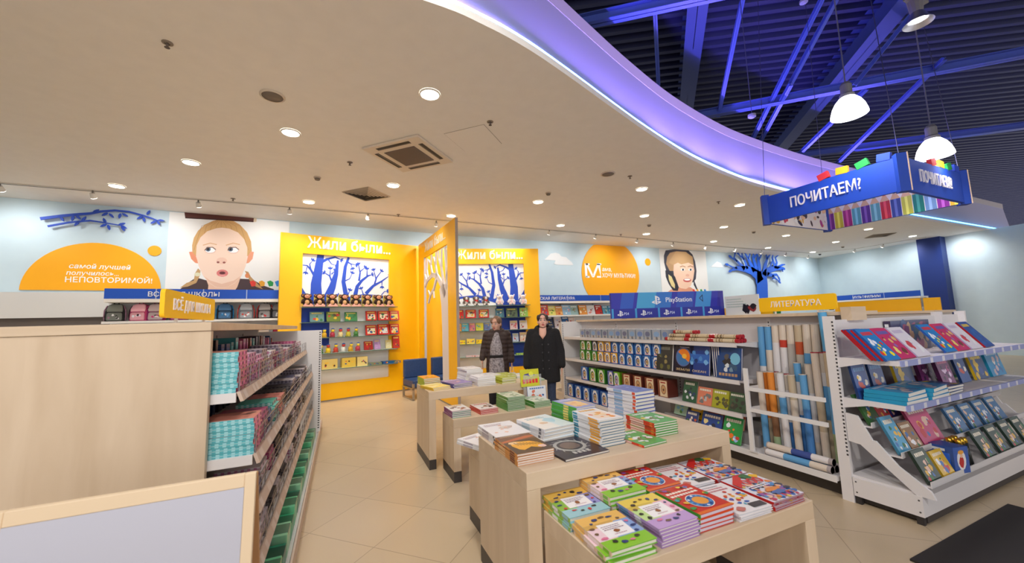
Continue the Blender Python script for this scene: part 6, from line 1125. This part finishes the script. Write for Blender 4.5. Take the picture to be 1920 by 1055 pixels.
for i in range(16):
    p = oC+dC*(.12+i*.2)-nC*.0; n2 = Vector((-dC.y, dC.x, 0)); q = p-n2*.25; c = ((50, 50, 60), (200, 206, 210), (180, 60, 60), (120, 150, 180), (60, 90, 130), (210, 190, 160))[i % 6]
    o = thing('disc_case', 'slim disc case on the far side wall shelf, %s from the corner' % nth(i), 'disc case', (q.x, q.y, sC[0]+.001), math.atan2(dC.y, dC.x), 'disc cases on the far side wall'); g = G(); g.box(-.09, .09, -.01, .01, 0, .19, c); g.box(-.07, .07, -.0105, -.01, .12, .17, shade(c, 1.5)); obj('case', g, M_PRINT, o)
# ================================================================== end bay goods (Christmas and fairy tales)
ez, ez2 = ESH[0][0], ESH[1][0]
def eb(key, w, h, t_, bg, cols, title=(250, 240, 200), pic=None, spine=None, seed=1): defbook(key, w, h, t_, bg, spine or shade(bg, .7), art_mix(bg, cols, 11, title, pic), seed=300+seed)
eb('x1', .21, .29, .016, (50, 130, 200), ((250, 230, 50), (244, 220, 40), (230, 70, 50), (240, 240, 250)), (226, 60, 50), None, (40, 90, 170), 1)
eb('x2', .21, .29, .016, (60, 90, 160), ((60, 110, 180),), (230, 200, 80), None, (180, 30, 40), 2); eb('x3', .22, .29, .014, (200, 60, 110), ((150, 110, 180), (230, 190, 120), (120, 70, 60), (240, 220, 120)), (90, 110, 190), None, (226, 60, 80), 3); eb('x4', .23, .29, .012, (226, 220, 230), ((236, 236, 240), (210, 80, 90), (140, 160, 200)), (200, 190, 220), None, (190, 180, 210), 4)
def xs(px, py, y): return Yp(px, py, y).x
yb_ = 1.56
for k in range(5): lean('x1' if k in (0, 2) else 'x2', (xs(1672, 664, yb_)+.0, yb_+k*.021, ez+.002), 0, 38, ('front yellow and blue fairy tale book leaning on the upper end bay shelf', 'red-spined book second in the leaning pile', 'blue book third in the leaning pile', 'dark blue book fourth in the leaning pile', 'blue book at the back of the leaning pile')[k], 'leaning pile on the upper end bay shelf')
for k in range(3): lean('x3', (xs(1701, 661, yb_), yb_+k*.019, ez+.002), 0, 38, '%s pink fairy tale book in the second leaning pile, end bay' % ('front', 'middle', 'back')[k], 'second leaning pile on the end bay')
for k in range(2): lean('x4', (xs(1731, 657, yb_), yb_+k*.017, ez+.002), 0, 38, '%s white book in the third leaning pile, end bay' % ('front', 'back')[k], 'third leaning pile on the end bay')
for i in range(4): lean(('x1', 'x3', 'x4', 'x2')[i], (4.86+i*.27, yb_+.02, ez+.002), 0, 36, ('blue', 'pink', 'white', 'dark blue')[i]+' leaning book far along the upper end bay shelf', 'leaning books far along the end bay')
boxgood('pz', .74, .05, .28, (60, 50, 80), lambda g, w, h, r: (g.rect(-w/2, w/2, 0, h, (60, 70, 110)), [blob(g, r.uniform(-w*.45, w*.45), r.uniform(h*.1, h*.9), .06, r.choice(((110, 60, 110), (170, 90, 120), (70, 110, 130), (90, 130, 60), (200, 170, 130), (50, 90, 140))), r) for i in range(26)], blob(g, .0, h*.5, .06, (200, 160, 120), r), blob(g, .18, h*.5, .06, (210, 190, 160), r)))
put('pz', ((xs(1680, 640, 1.89)+xs(1736, 640, 1.89))/2, 1.905, ez+.002), 0, 'wide dark fairy tale puzzle box at the back of the upper end bay shelf', None, 'puzzle_box', 'box')
eb('x5', .2, .27, .02, (40, 80, 150), ((240, 230, 210), (230, 190, 60), (200, 80, 60), (120, 170, 210)), (110, 160, 210), None, None, 5); eb('x6', .34, .26, .03, (60, 150, 200), ((220, 190, 190), (240, 230, 220), (70, 120, 180)), (200, 220, 240), None, (40, 150, 190), 6); eb('x7', .3, .24, .022, (50, 80, 130), ((240, 200, 50), (230, 190, 40), (60, 90, 160)), (240, 210, 60), None, (230, 190, 40), 7); eb('x8', .24, .25, .03, (120, 50, 110), ((200, 80, 150), (230, 200, 230), (60, 40, 70)), (220, 120, 160), None, None, 8)
lean('x5', (xs(1636, 731, 1.72)+.04, 1.8, ez2+.003), 0, 9, 'blue Christmas book standing on the middle end bay shelf, by the upright', 'standing books on the middle end bay shelf'); lean('x5', (xs(1664, 731, 1.72)+.07, 1.8, ez2+.003), 0, 9, 'second blue Christmas book standing on the middle end bay shelf', 'standing books on the middle end bay shelf')
lean('x7', (xs(1692, 728, 1.78)+.12, 1.8, ez2+.003), 0, 10, 'blue and yellow book standing on the middle end bay shelf', 'standing books on the middle end bay shelf'); lean('x8', (xs(1722, 712, 1.8)+.14, 1.8, ez2+.003), 0, 10, 'purple book standing on the middle end bay shelf', 'standing books on the middle end bay shelf')
for k in range(3): book('x6', (3.985, 1.635, ez2+.001+k*.031), (0, 0, R(k*2)), '%s blue book lying flat at the front of the middle end bay shelf' % from_top(k, 3), 'flat blue pile on the end bay')
for k in range(3): book('x6', (4.345, 1.63, ez2+.001+k*.031), (0, 0, R(2+k*2)), '%s teal book in the second flat pile, middle end bay shelf' % from_top(k, 3), 'second flat pile on the end bay')
for k in range(3): book('x7', (4.68, 1.64, ez2+.001+k*.023), (0, 0, R(3-k*2)), '%s yellow-spined book lying on the middle end bay shelf' % from_top(k, 3), 'yellow flat pile on the end bay')
for i in range(4): lean(('x8', 'x5', 'x7', 'x6')[i], (5.06+i*.37, 1.7, ez2+.003), 0, 12, ('purple', 'blue', 'yellow', 'teal')[i]+' book standing far along the middle end bay shelf', 'standing books far along the end bay')
XC = ((200, 40, 50), (40, 110, 60), (240, 240, 245), (230, 180, 60), (60, 110, 180), (230, 190, 170))
for i, (nm, px, st, w, h, bg, lb) in enumerate((('s1', 3.885, 0, .17, .24, (60, 110, 60), 'green and red Christmas book by the upright, top step'), ('s2', 4.06, 0, .17, .25, (190, 60, 60), 'red and white Christmas book, second on the top step'), ('s3', 4.25, 0, .2, .22, (40, 40, 110), 'dark blue night book on the top step'), ('s4', 4.46, 0, .2, .22, (70, 120, 170), 'blue castle book on the top step'), ('s5', 3.89, 1, .17, .27, (80, 160, 200), 'blue snowman book on the middle step'), ('s6', 4.08, 1, .18, .2, (150, 110, 70), 'brown house book on the middle step'), ('s7', 3.9, 2, .19, .22, (50, 70, 60), 'dark elf book on the lowest step'), ('s8', 4.36, 1, .34, .3, (200, 70, 120), 'large pink fairy tale book on the middle step'), ('s9', 4.12, 2, .18, .18, (220, 180, 50), 'yellow house book on the lowest step'), ('s10', 4.75, 0, .36, .3, (190, 70, 130), 'large magenta book behind the pink one, top step'))):
    ya, yb2, z_, _ = steps[st]; eb(nm, w, h, .02, bg, XC, (240, 230, 210), None, shade(bg, .8), 20+i); y = ya+.03; lean(nm, (px if px < 9 else xs(px, 840, y), y, z_+.002), 0, 24, lb, 'Christmas books on the stepped trays')
for i in range(12): st = i % 3; ya, _, z_, _ = steps[st]; lean('s%d' % (1+(i*3) % 9), (4.5+.28*(i//3)+(.6 if st == 0 else .4), ya+.03, z_+.002), 0, 24, 'Christmas book far along the %s step, %s of its row' % (('top', 'middle', 'lowest')[st], nth(i//3)), 'Christmas books far along the stepped trays')
boxgood('santa', .15, .16, .19, (40, 80, 160), lambda g, w, h, r: (g.rect(-w/2, w/2, 0, h, (50, 90, 170)), g.disc(0, h*.5, w*.3, h*.38, (230, 226, 226), 12), blob(g, 0, h*.45, w*.22, (190, 40, 40), r, 9, h*.24), blob(g, 0, h*.68, w*.13, (236, 190, 160), r), g.disc(0, h*.8, w*.2, h*.08, (230, 160, 60), 10)))
put('santa', (4.31, 1.5, .281), R(-12), 'blue boxed set with a white bearded figure on the lowest step', None, 'gift_box', 'box')
for i in range(6):
    o = thing('glitter_tube', 'dark tube with golden cap on the lowest step, %s from the blue box' % nth(i), 'toy', (4.45+.05*(i % 3), 1.455+.05*(i//3), .281), 0, 'golden-capped tubes'); g = G(); g.cyl((0, 0, 0), (0, .02, .17), .017, (40, 44, 44)); obj('tube', g, M_PRINT, o, True); g = G(); g.cyl((0, .02, .17), (0, .026, .21), .019, (226, 180, 60)); obj('cap', g, M_METAL, o, True)
# ================================================================== gaming banner behind the shelving
pc = Dp(1250, 570, 6.8); aS = -15.7; e0 = onv(1146, 570, pc, aS); e1 = onv(1357, 567, pc, aS); Lb = (e1-e0).length; zt, zl = onv(1250, 547, pc, aS).z, 1.535
M0 = frame((e0.x, e0.y, 0), vd(aS), (0, 0, 1))
t = thing('gaming_banner', 'wide blue video game display banner behind the white toy shelving', 'sign', (0, 0, 0)); g = G(M0); g.box(0, Lb, zl-.01, zt, -.06, 0, (44, 50, 170)); obj('board', g, M_MATTE, t)
g = G(M0 @ Matrix.Translation((0, 0, .0005)))
zm = zl+(zt-zl)*.36
for a, b, c in ((.0, 1, (44, 46, 176)), (.06, .17, (40, 90, 200)), (.2, .36, (70, 170, 226)), (.36, .5, (44, 120, 210)), (.55, .7, (40, 80, 190)), (.72, .86, (60, 150, 224)), (.92, 1, (50, 44, 160))): g.flat([(Lb*a, max(zl-.008, zm-.13)), (Lb*b, zm-.13), (min(Lb, Lb*b+.08), zt), (Lb*a+.08, zt)] if a else [(0, zm-.13), (Lb, zm-.13), (Lb, zt), (0, zt)], c)
for i in range(5): x0 = Lb*i/5; g.rect(x0, x0+Lb/5-.0, zl-.008, zm, (30, 40, 160)); g.rect(x0, x0+.035, zl-.008, zm, (60, 160, 226))
def pslogo(x, z, s, col=(244, 246, 252)):
    g.flat([(x-.1*s, z), (x+.1*s, z-.07*s), (x+.1*s, z+.78*s), (x-.1*s, z+.86*s)], col)
    g.flat([(x-.1*s, z+.86*s), (x+.1*s, z+.82*s), (x+.34*s, z+.68*s), (x+.42*s, z+.5*s), (x+.34*s, z+.36*s), (x+.16*s, z+.4*s), (x+.16*s, z+.5*s), (x+.24*s, z+.52*s), (x+.24*s, z+.6*s), (x+.1*s, z+.68*s)], col)
    g.flat([(x-.14*s, z+.04*s), (x-.44*s, z+.12*s), (x-.5*s, z+.22*s), (x-.36*s, z+.3*s), (x-.14*s, z+.36*s), (x-.14*s, z+.27*s), (x-.3*s, z+.2*s), (x-.14*s, z+.16*s)], col)
    g.flat([(x+.14*s, z+.02*s), (x+.44*s, z+.12*s), (x+.56*s, z+.22*s), (x+.4*s, z+.3*s), (x+.14*s, z+.3*s), (x+.14*s, z+.21*s), (x+.34*s, z+.2*s), (x+.14*s, z+.12*s)], col)
hh = zt-zm
pslogo(Lb*.39, zm+hh*.24, hh*.62); g.text('PlayStation', Lb*.475, zm+hh*.36, hh*.42, (240, 244, 252), .015, width=Lb*.235, align='LEFT')
g.flat([(Lb*.775, zm+hh*.55), (Lb*.81, zm+hh*.3), (Lb*.81, zm+hh*.8)], (10, 20, 70)); g.flat([(Lb*.784, zm+hh*.55), (Lb*.804, zm+hh*.4), (Lb*.804, zm+hh*.7)], (60, 150, 224))
for i in range(5): pslogo(Lb*(i+.36)/5, zl+.03, (zm-zl)*.7); g.text('PS4', Lb*(i+.52)/5, zl+.045, (zm-zl)*.42, (210, 222, 250), .01, align='LEFT')
obj('print', g, M_PRINT, t)
g = G(M0); g.box(.35, Lb-.32, 0, zl-.011, -.4, -.0, (70, 74, 110)); obj('stand', g, M_MATTE, t)
# small white poster board and top items on the second row
ya, yb3 = ys(1428, 6.3), ys(1364, 6.3); t = thing('poster_board', 'white poster board with pale grey text, beside the blue gaming banner', 'poster', (6.25, (ya+yb3)/2, 1.5), R(-90)); g = G(); L2 = abs(yb3-ya)/2; zz = Xp(1395, 553, 6.25).z-1.5; g.box(-L2, L2, -.01, .01, .0, zz, (232, 234, 232)); obj('board', g, M_MATTE, t)
g = G(frame((0, -.0105, 0), (1, 0, 0), (0, 0, 1))); lines(g, -L2*.9, L2*.3, zz*.8, 4, zz*.12, (190, 206, 200), random.Random(2)); blob(g, L2*.2, zz*.35, .06, (30, 24, 30), RNG, 9, .1); blob(g, L2*.36, zz*.34, .04, (40, 30, 34), RNG, 9, .09); blob(g, L2*.62, zz*.36, .09, (150, 50, 50), RNG, 9, .06); blob(g, L2*.68, zz*.46, .06, (40, 30, 34), RNG); obj('print', g, M_PRINT, t)
# ================================================================== the two women
def fuse(o, vox, it=4):
    m = o.modifiers.new('fuse', 'REMESH'); m.mode = 'VOXEL'; m.voxel_size = vox; m.use_smooth_shade = True
    s = o.modifiers.new('soften', 'SMOOTH'); s.iterations = it; s.factor = .5
    return o
def finger(g, p, d, L, r, curl, ax):
    p = Vector(p); d = Vector(d).normalized()
    for k, f in enumerate((.42, .33, .25)): q = p+d*L*f; g.cyl(p, q, r*(1-.1*k), (0, 0, 0), r*(1-.1*(k+1)), 8); g.ell(q, (r*(.92-.1*k),)*3, (0, 0, 0), 8, 6); p = q; d = (Matrix.Rotation(curl, 3, ax) @ d)
def limb(g, pts, rs, n=12):
    g.tube(pts, rs, (0, 0, 0), n)
    for p, r in zip(pts, rs): g.ell(p, (r, r, r), (0, 0, 0), 12, 8)
def person(label, loc, rz, H, turn, tilt, hands, hairc, skin, lipc):
    t = thing('person', label, 'person', loc, rz); k = H/1.64
    Mh = Matrix.Translation((0, -.01, H-.2)) @ Matrix.Rotation(turn, 4, 'Z') @ Matrix.Rotation(tilt, 4, 'X') @ Matrix.Translation((0, 0, -(H-.2)))
    g = G(Mh); z = H-.112
    g.ell((0, .008, z+.012), (.074, .092, .1), (0, 0, 0), 20, 14); g.loft([(0, -.012, z-.118, .026, .03), (0, -.02, z-.1, .046, .058), (0, -.016, z-.06, .06, .074), (0, -.006, z-.01, .068, .084)], (0, 0, 0), 18); g.loft([(0, -.1, z-.05, .018, .012), (0, -.1, z-.038, .016, .016), (0, -.094, z-.0, .009, .012)], (0, 0, 0), 10)
    g.ell((0, -.092, z-.042), (.012, .016, .011), (0, 0, 0), 10, 8); g.ell((0, -.075, z-.1), (.018, .014, .014), (0, 0, 0), 10, 8); g.ell((0, -.068, z+.032), (.05, .02, .012), (0, 0, 0))
    for s in (-1, 1): g.ell((s*.075, .01, z-.018), (.009, .018, .03), (0, 0, 0), 10, 8); g.ell((s*.04, -.062, z-.04), (.02, .018, .02), (0, 0, 0), 10, 8)
    g.M = I4; g.cyl((0, .012, H-.33), (0, .004, H-.17), .056, (0, 0, 0), .05, 16)
    g.loft([(0, .01, .88*k, .165, .115), (0, .01, 1.0*k, .14, .1), (0, .0, 1.12*k, .14, .105), (0, .0, 1.25*k, .16, .11), (0, .005, 1.33*k, .165, .09), (0, .01, 1.375*k, .1, .065)], (0, 0, 0), 20)
    for s, (el, wr, fd) in zip((-1, 1), hands):
        limb(g, [(s*.165*k, .01, 1.335*k), el, wr], [.05, .04, .026]); d = Vector(fd).normalized(); W3 = Vector(wr); pc_ = W3+d*.045
        side = Vector((0, -1, 0)); side = (side-d*side.dot(d)).normalized(); thin = d.cross(side)
        Q = Matrix((side, thin, d)).transposed(); g.ell(pc_, (.036, .015, .048), (0, 0, 0), 12, 8, rot=Q)
        for f in range(4): finger(g, pc_+d*.04+side*(.026-.0175*f), d, (.07, .078, .072, .056)[f], .0078, s*R(14), 'Y')
        finger(g, pc_-d*.012+side*.03, d*.7+side*.7, .058, .0088, s*R(8), 'Y')
    for s in (-1, 1): limb(g, [(s*.085, .01, .84*k), (s*.09, .0, .47*k), (s*.095, .02, .09)], [.085, .056, .04]); g.ell((s*.1, -.04, .04), (.042, .11, .04), (0, 0, 0))
    M = M_SKIN.copy(); M.node_tree.nodes['Principled BSDF'].inputs['Base Color'].default_value = (*k2(skin), 1)
    fuse(obj('body', g, M, t), .0055, 3)
    g = G(Mh)
    for s in (-1, 1):
        g.ell((s*.031, -.077, z-.006), (.0155, .009, .0085), (236, 230, 226), 12, 8); g.ell((s*.031, -.0845, z-.006), (.0075, .004, .0075), (60, 46, 40), 10, 8); g.tube([(s*.047, -.079, z-.0), (s*.031, -.0885, z+.005), (s*.015, -.084, z-.001)], .0022, (50, 36, 32), 6); g.tube([(s*.052, -.078, z+.022), (s*.034, -.09, z+.03), (s*.014, -.092, z+.026)], .0034, shade(hairc, .8), 6)
    obj('eyes_and_brows', g, M_CLOTH, t, True)
    g = G(Mh); g.ell((0, -.093, z-.073), (.023, .008, .006), lipc, 12, 8); g.ell((0, -.092, z-.081), (.019, .008, .006), shade(lipc, 1.1), 12, 8); obj('lips', g, M_CLOTH, t, True)
    g = G(Mh); g.ell((0, .022, z+.03), (.085, .094, .096), (0, 0, 0), 22, 16); g.ell((0, .06, z-.03), (.07, .055, .08), (0, 0, 0)); g.ell((0, .118, z-.01), (.036, .034, .045), (0, 0, 0))
    for s in (-1, 1): g.ell((s*.066, -.028, z+.045), (.026, .05, .05), (0, 0, 0))
    hm = ramp_mat('hair', shade(hairc, .75), shade(hairc, 1.2), 40, (3, 1, .3), .5); fuse(obj('hair', g, hm, t), .008, 3)
    return t, z, Mh
def cloth(name, g, col, t, vox=.012, m=None, it=5):
    mm = m or ramp_mat('wool_cloth', shade(col, .85), shade(col, 1.15), 60, (1, 1, 1), .9, 3, .15); return fuse(obj(name, g, mm, t), vox, it)
def trousers(t, k, col, shoe):
    g = G(); g.loft([(0, .01, .76*k, .17, .125), (0, .01, .9*k, .172, .125), (0, .01, 1.0*k, .15, .11)], col, 20)
    for s in (-1, 1): limb(g, [(s*.088, .01, .82*k), (s*.092, .0, .47*k), (s*.096, .02, .07)], [.1, .072, .058])
    cloth('trousers', g, col, t)
    for s in (-1, 1): g = G(); g.ell((s*.1, -.045, .05), (.05, .125, .05), shoe); g.box(s*.1-.045, s*.1+.045, -.15, .07, 0, .025, shoe); obj('shoe', g, M_CLOTH, t, True)
# woman in the open brown jacket
p1 = Dp(932, 640, 6.45); H1 = 1.625; k = H1/1.64
hd1 = (((-.225, .03, 1.09), (-.25, -.05, .93), (.02, -.12, -.99)), ((.22, .04, 1.08), (.235, -.03, .88), (-.02, -.08, -.99)))
t, z, Mh = person('woman in open dark brown jacket over a grey patterned blouse, looking aside', (p1.x, p1.y, 0), R(-24), H1, R(-26), R(4), hd1, (122, 92, 70), (214, 164, 142), (176, 92, 88)); PW1 = t
g = G(); g.loft([(0, .02, .68, .19, .145, 2.6), (0, .02, .8, .195, .145, 2.6), (0, .015, 1.0, .178, .14, 2.6), (0, .01, 1.2, .188, .14, 2.6), (0, .012, 1.31, .205, .125, 2.5), (0, .018, 1.375, .13, .09, 2.3), (0, .02, 1.4, .085, .085)], (0, 0, 0), 28)
for s, h in zip((-1, 1), hd1): limb(g, [(s*.165, .012, 1.325), (h[0][0], h[0][1], h[0][2]), (h[1][0]*.99, h[1][1], h[1][2]+.02)], [.07, .06, .052])
for i in range(14): a = i/14*2*PI; g.ell((.098*math.cos(a), .03+.088*math.sin(a), 1.385+.02*math.sin(a)), (.036, .036, .036), (0, 0, 0), 10, 8)
JM = mat('quilted_brown_fabric', .7, col=(58, 42, 38)); nt = JM.node_tree; tc = nt.nodes.new('ShaderNodeTexCoord'); wv = nt.nodes.new('ShaderNodeTexWave'); wv.bands_direction = 'Z'; wv.inputs['Scale'].default_value = 4.6; wv.inputs['Distortion'].default_value = 1.2; bp = nt.nodes.new('ShaderNodeBump'); bp.inputs['Strength'].default_value = .35; bp.inputs['Distance'].default_value = .03
nt.links.new(tc.outputs['Object'], wv.inputs['Vector']); nt.links.new(wv.outputs['Fac'], bp.inputs['Height']); nt.links.new(bp.outputs[0], nt.nodes['Principled BSDF'].inputs['Normal'])
cloth('jacket', g, (58, 42, 38), t, .011, JM)
g = G(); g.loft([(-.01, -.045, .7, .135, .125, 2.6), (-.01, -.05, .85, .13, .125, 2.6), (-.01, -.05, .98, .112, .12, 2.6), (-.01, -.048, 1.15, .108, .122, 2.6), (-.005, -.03, 1.29, .075, .11, 2.4), (0, -.012, 1.375, .062, .07)], (0, 0, 0), 24)
BM = ramp_mat('grey_patterned_blouse', (96, 88, 92), (186, 178, 182), 38, (1, 1, 1), .8, 5); cloth('blouse', g, (150, 140, 144), t, .009, BM)
g = G(); g.loft([(-.01, -.05, .955, .118, .126, 2.6), (-.01, -.05, 1.0, .117, .126, 2.6)], (30, 26, 28), 24); obj('belt', g, M_CLOTH, t, True)
g = G(); g.flat([(-.02, 1.36), (.025, 1.36), (.004, 1.27)], (214, 164, 142)); g.M = frame((0, -.1445, 0), (1, 0, 0), (0, 0, 1)); 
trousers(t, k, (36, 32, 36), (30, 28, 30))
tb = thing('shopping_bag', 'small white shopping bag held by the woman in brown', 'bag', pw(PW1, .235, -.05, .56), R(-24)); g = G(); g.loft([(0, 0, 0, .05, .035, 5), (0, 0, .14, .055, .04, 5)], (232, 230, 230), 16, False); g.loft([(0, 0, 0, .05, .035, 5), (0, 0, .002, .05, .035, 5)], (232, 230, 230), 16); obj('body', g, M_PRINT, tb)
g = G(); g.tube([(-.03, 0, .14), (-.01, 0, .25), (.01, 0, .25), (.03, 0, .14)], .004, (230, 228, 228)); obj('handle', g, M_PRINT, tb)
# woman in the buttoned black coat
p2 = Dp(1019, 640, 6.0); H2 = 1.64
hd2 = (((-.25, .02, 1.06), (-.262, -.05, .83), (.05, -.14, -.98)), ((.25, .02, 1.06), (.265, -.05, .84), (-.03, -.1, -.99)))
t, z, Mh = person('woman in black buttoned coat with dark tied hair, looking upward', (p2.x, p2.y, 0), R(-32), H2, R(6), R(-10), hd2, (48, 36, 34), (228, 178, 158), (186, 84, 84)); PW2 = t
g = G(); g.loft([(0, .02, .6, .24, .16, 2.6), (0, .02, .8, .235, .16, 2.6), (0, .015, 1.0, .22, .15, 2.6), (0, .01, 1.2, .22, .15, 2.6), (0, .012, 1.31, .22, .13, 2.5), (0, .02, 1.365, .15, .1, 2.3)], (0, 0, 0), 28)
for s, h in zip((-1, 1), hd2): limb(g, [(s*.18, .012, 1.33), h[0], (h[1][0], h[1][1], h[1][2]+.02)], [.084, .074, .064])
for i in range(16):
    a = R(-55)+R(290)*i/15; g.ell((.108*math.cos(a), .035+.1*math.sin(a), 1.405+.03*math.sin(a)), (.034, .03, .045), (0, 0, 0), 10, 8)
cloth('coat', g, (26, 25, 28), t, .012)
g = G(frame((0, -.139, 0), (1, 0, 0), (0, 0, 1))); 
vs = [(-.062, -.105, 1.40), (.062, -.105, 1.40), (.05, -.142, 1.31), (.0, -.152, 1.235), (-.05, -.142, 1.31), (0, -.152, 1.33)]
g = G(); g.add([(-.055, -.05, 1.425), (-.03, -.075, 1.42), (0, -.085, 1.415), (.03, -.075, 1.42), (.055, -.05, 1.425), (.05, -.134, 1.32), (.0, -.15, 1.25), (-.05, -.134, 1.32), (0, -.148, 1.31), (-.06, -.04, 1.38), (.06, -.04, 1.38), (0, -.04, 1.24)], [(0, 7, 8, 1), (1, 8, 2), (2, 8, 3), (3, 8, 5, 4), (7, 6, 8), (8, 6, 5), (0, 9, 7), (4, 5, 10), (7, 9, 11, 6), (5, 6, 11, 10)], (228, 178, 158)); obj('neckline', g, M_CLOTH, t, True)
g = G(); g.add([(-.03, -.1455, 1.27), (0, -.154, 1.245), (.03, -.1455, 1.27), (0, -.155, 1.205), (0, -.12, 1.24)], [(0, 3, 1), (1, 3, 2), (0, 4, 3), (2, 3, 4)], (30, 28, 30)); obj('top', g, M_CLOTH, t)
g = G(); g.tube([(.0, -.15, 1.22), (0, -.142, 1.0), (0, -.142, .62)], .003, (16, 16, 18), 6); obj('coat_placket', g, M_CLOTH, t)
for i, zz in enumerate((1.17, 1.05, .93, .81)):
    for s in (-1, 1): g = G(); yy = -.1415 if zz < 1.1 else -.143; g.cyl((.035+s*.045, yy+.006, zz), (.035+s*.045, yy-.003, zz), .011, (58, 56, 60), n=12); obj('button', g, M_PRINT, t)
trousers(t, H2/1.64, (52, 62, 88), (40, 38, 40))
tb = thing('handbag', 'black handbag hanging from the hand of the woman in black', 'bag', pw(PW2, -.262, -.06, .4), R(-32)); g = G(); g.loft([(0, 0, 0, .045, .12, 5), (0, 0, .16, .04, .12, 5), (0, 0, .2, .02, .11, 4)], (24, 22, 24), 20); obj('body', g, M_CLOTH, tb, True)
g = G(); g.tube([(0, -.07, .19), (0, -.04, .36), (0, .02, .38), (0, .07, .19)], .007, (20, 20, 22)); obj('strap', g, M_CLOTH, tb)
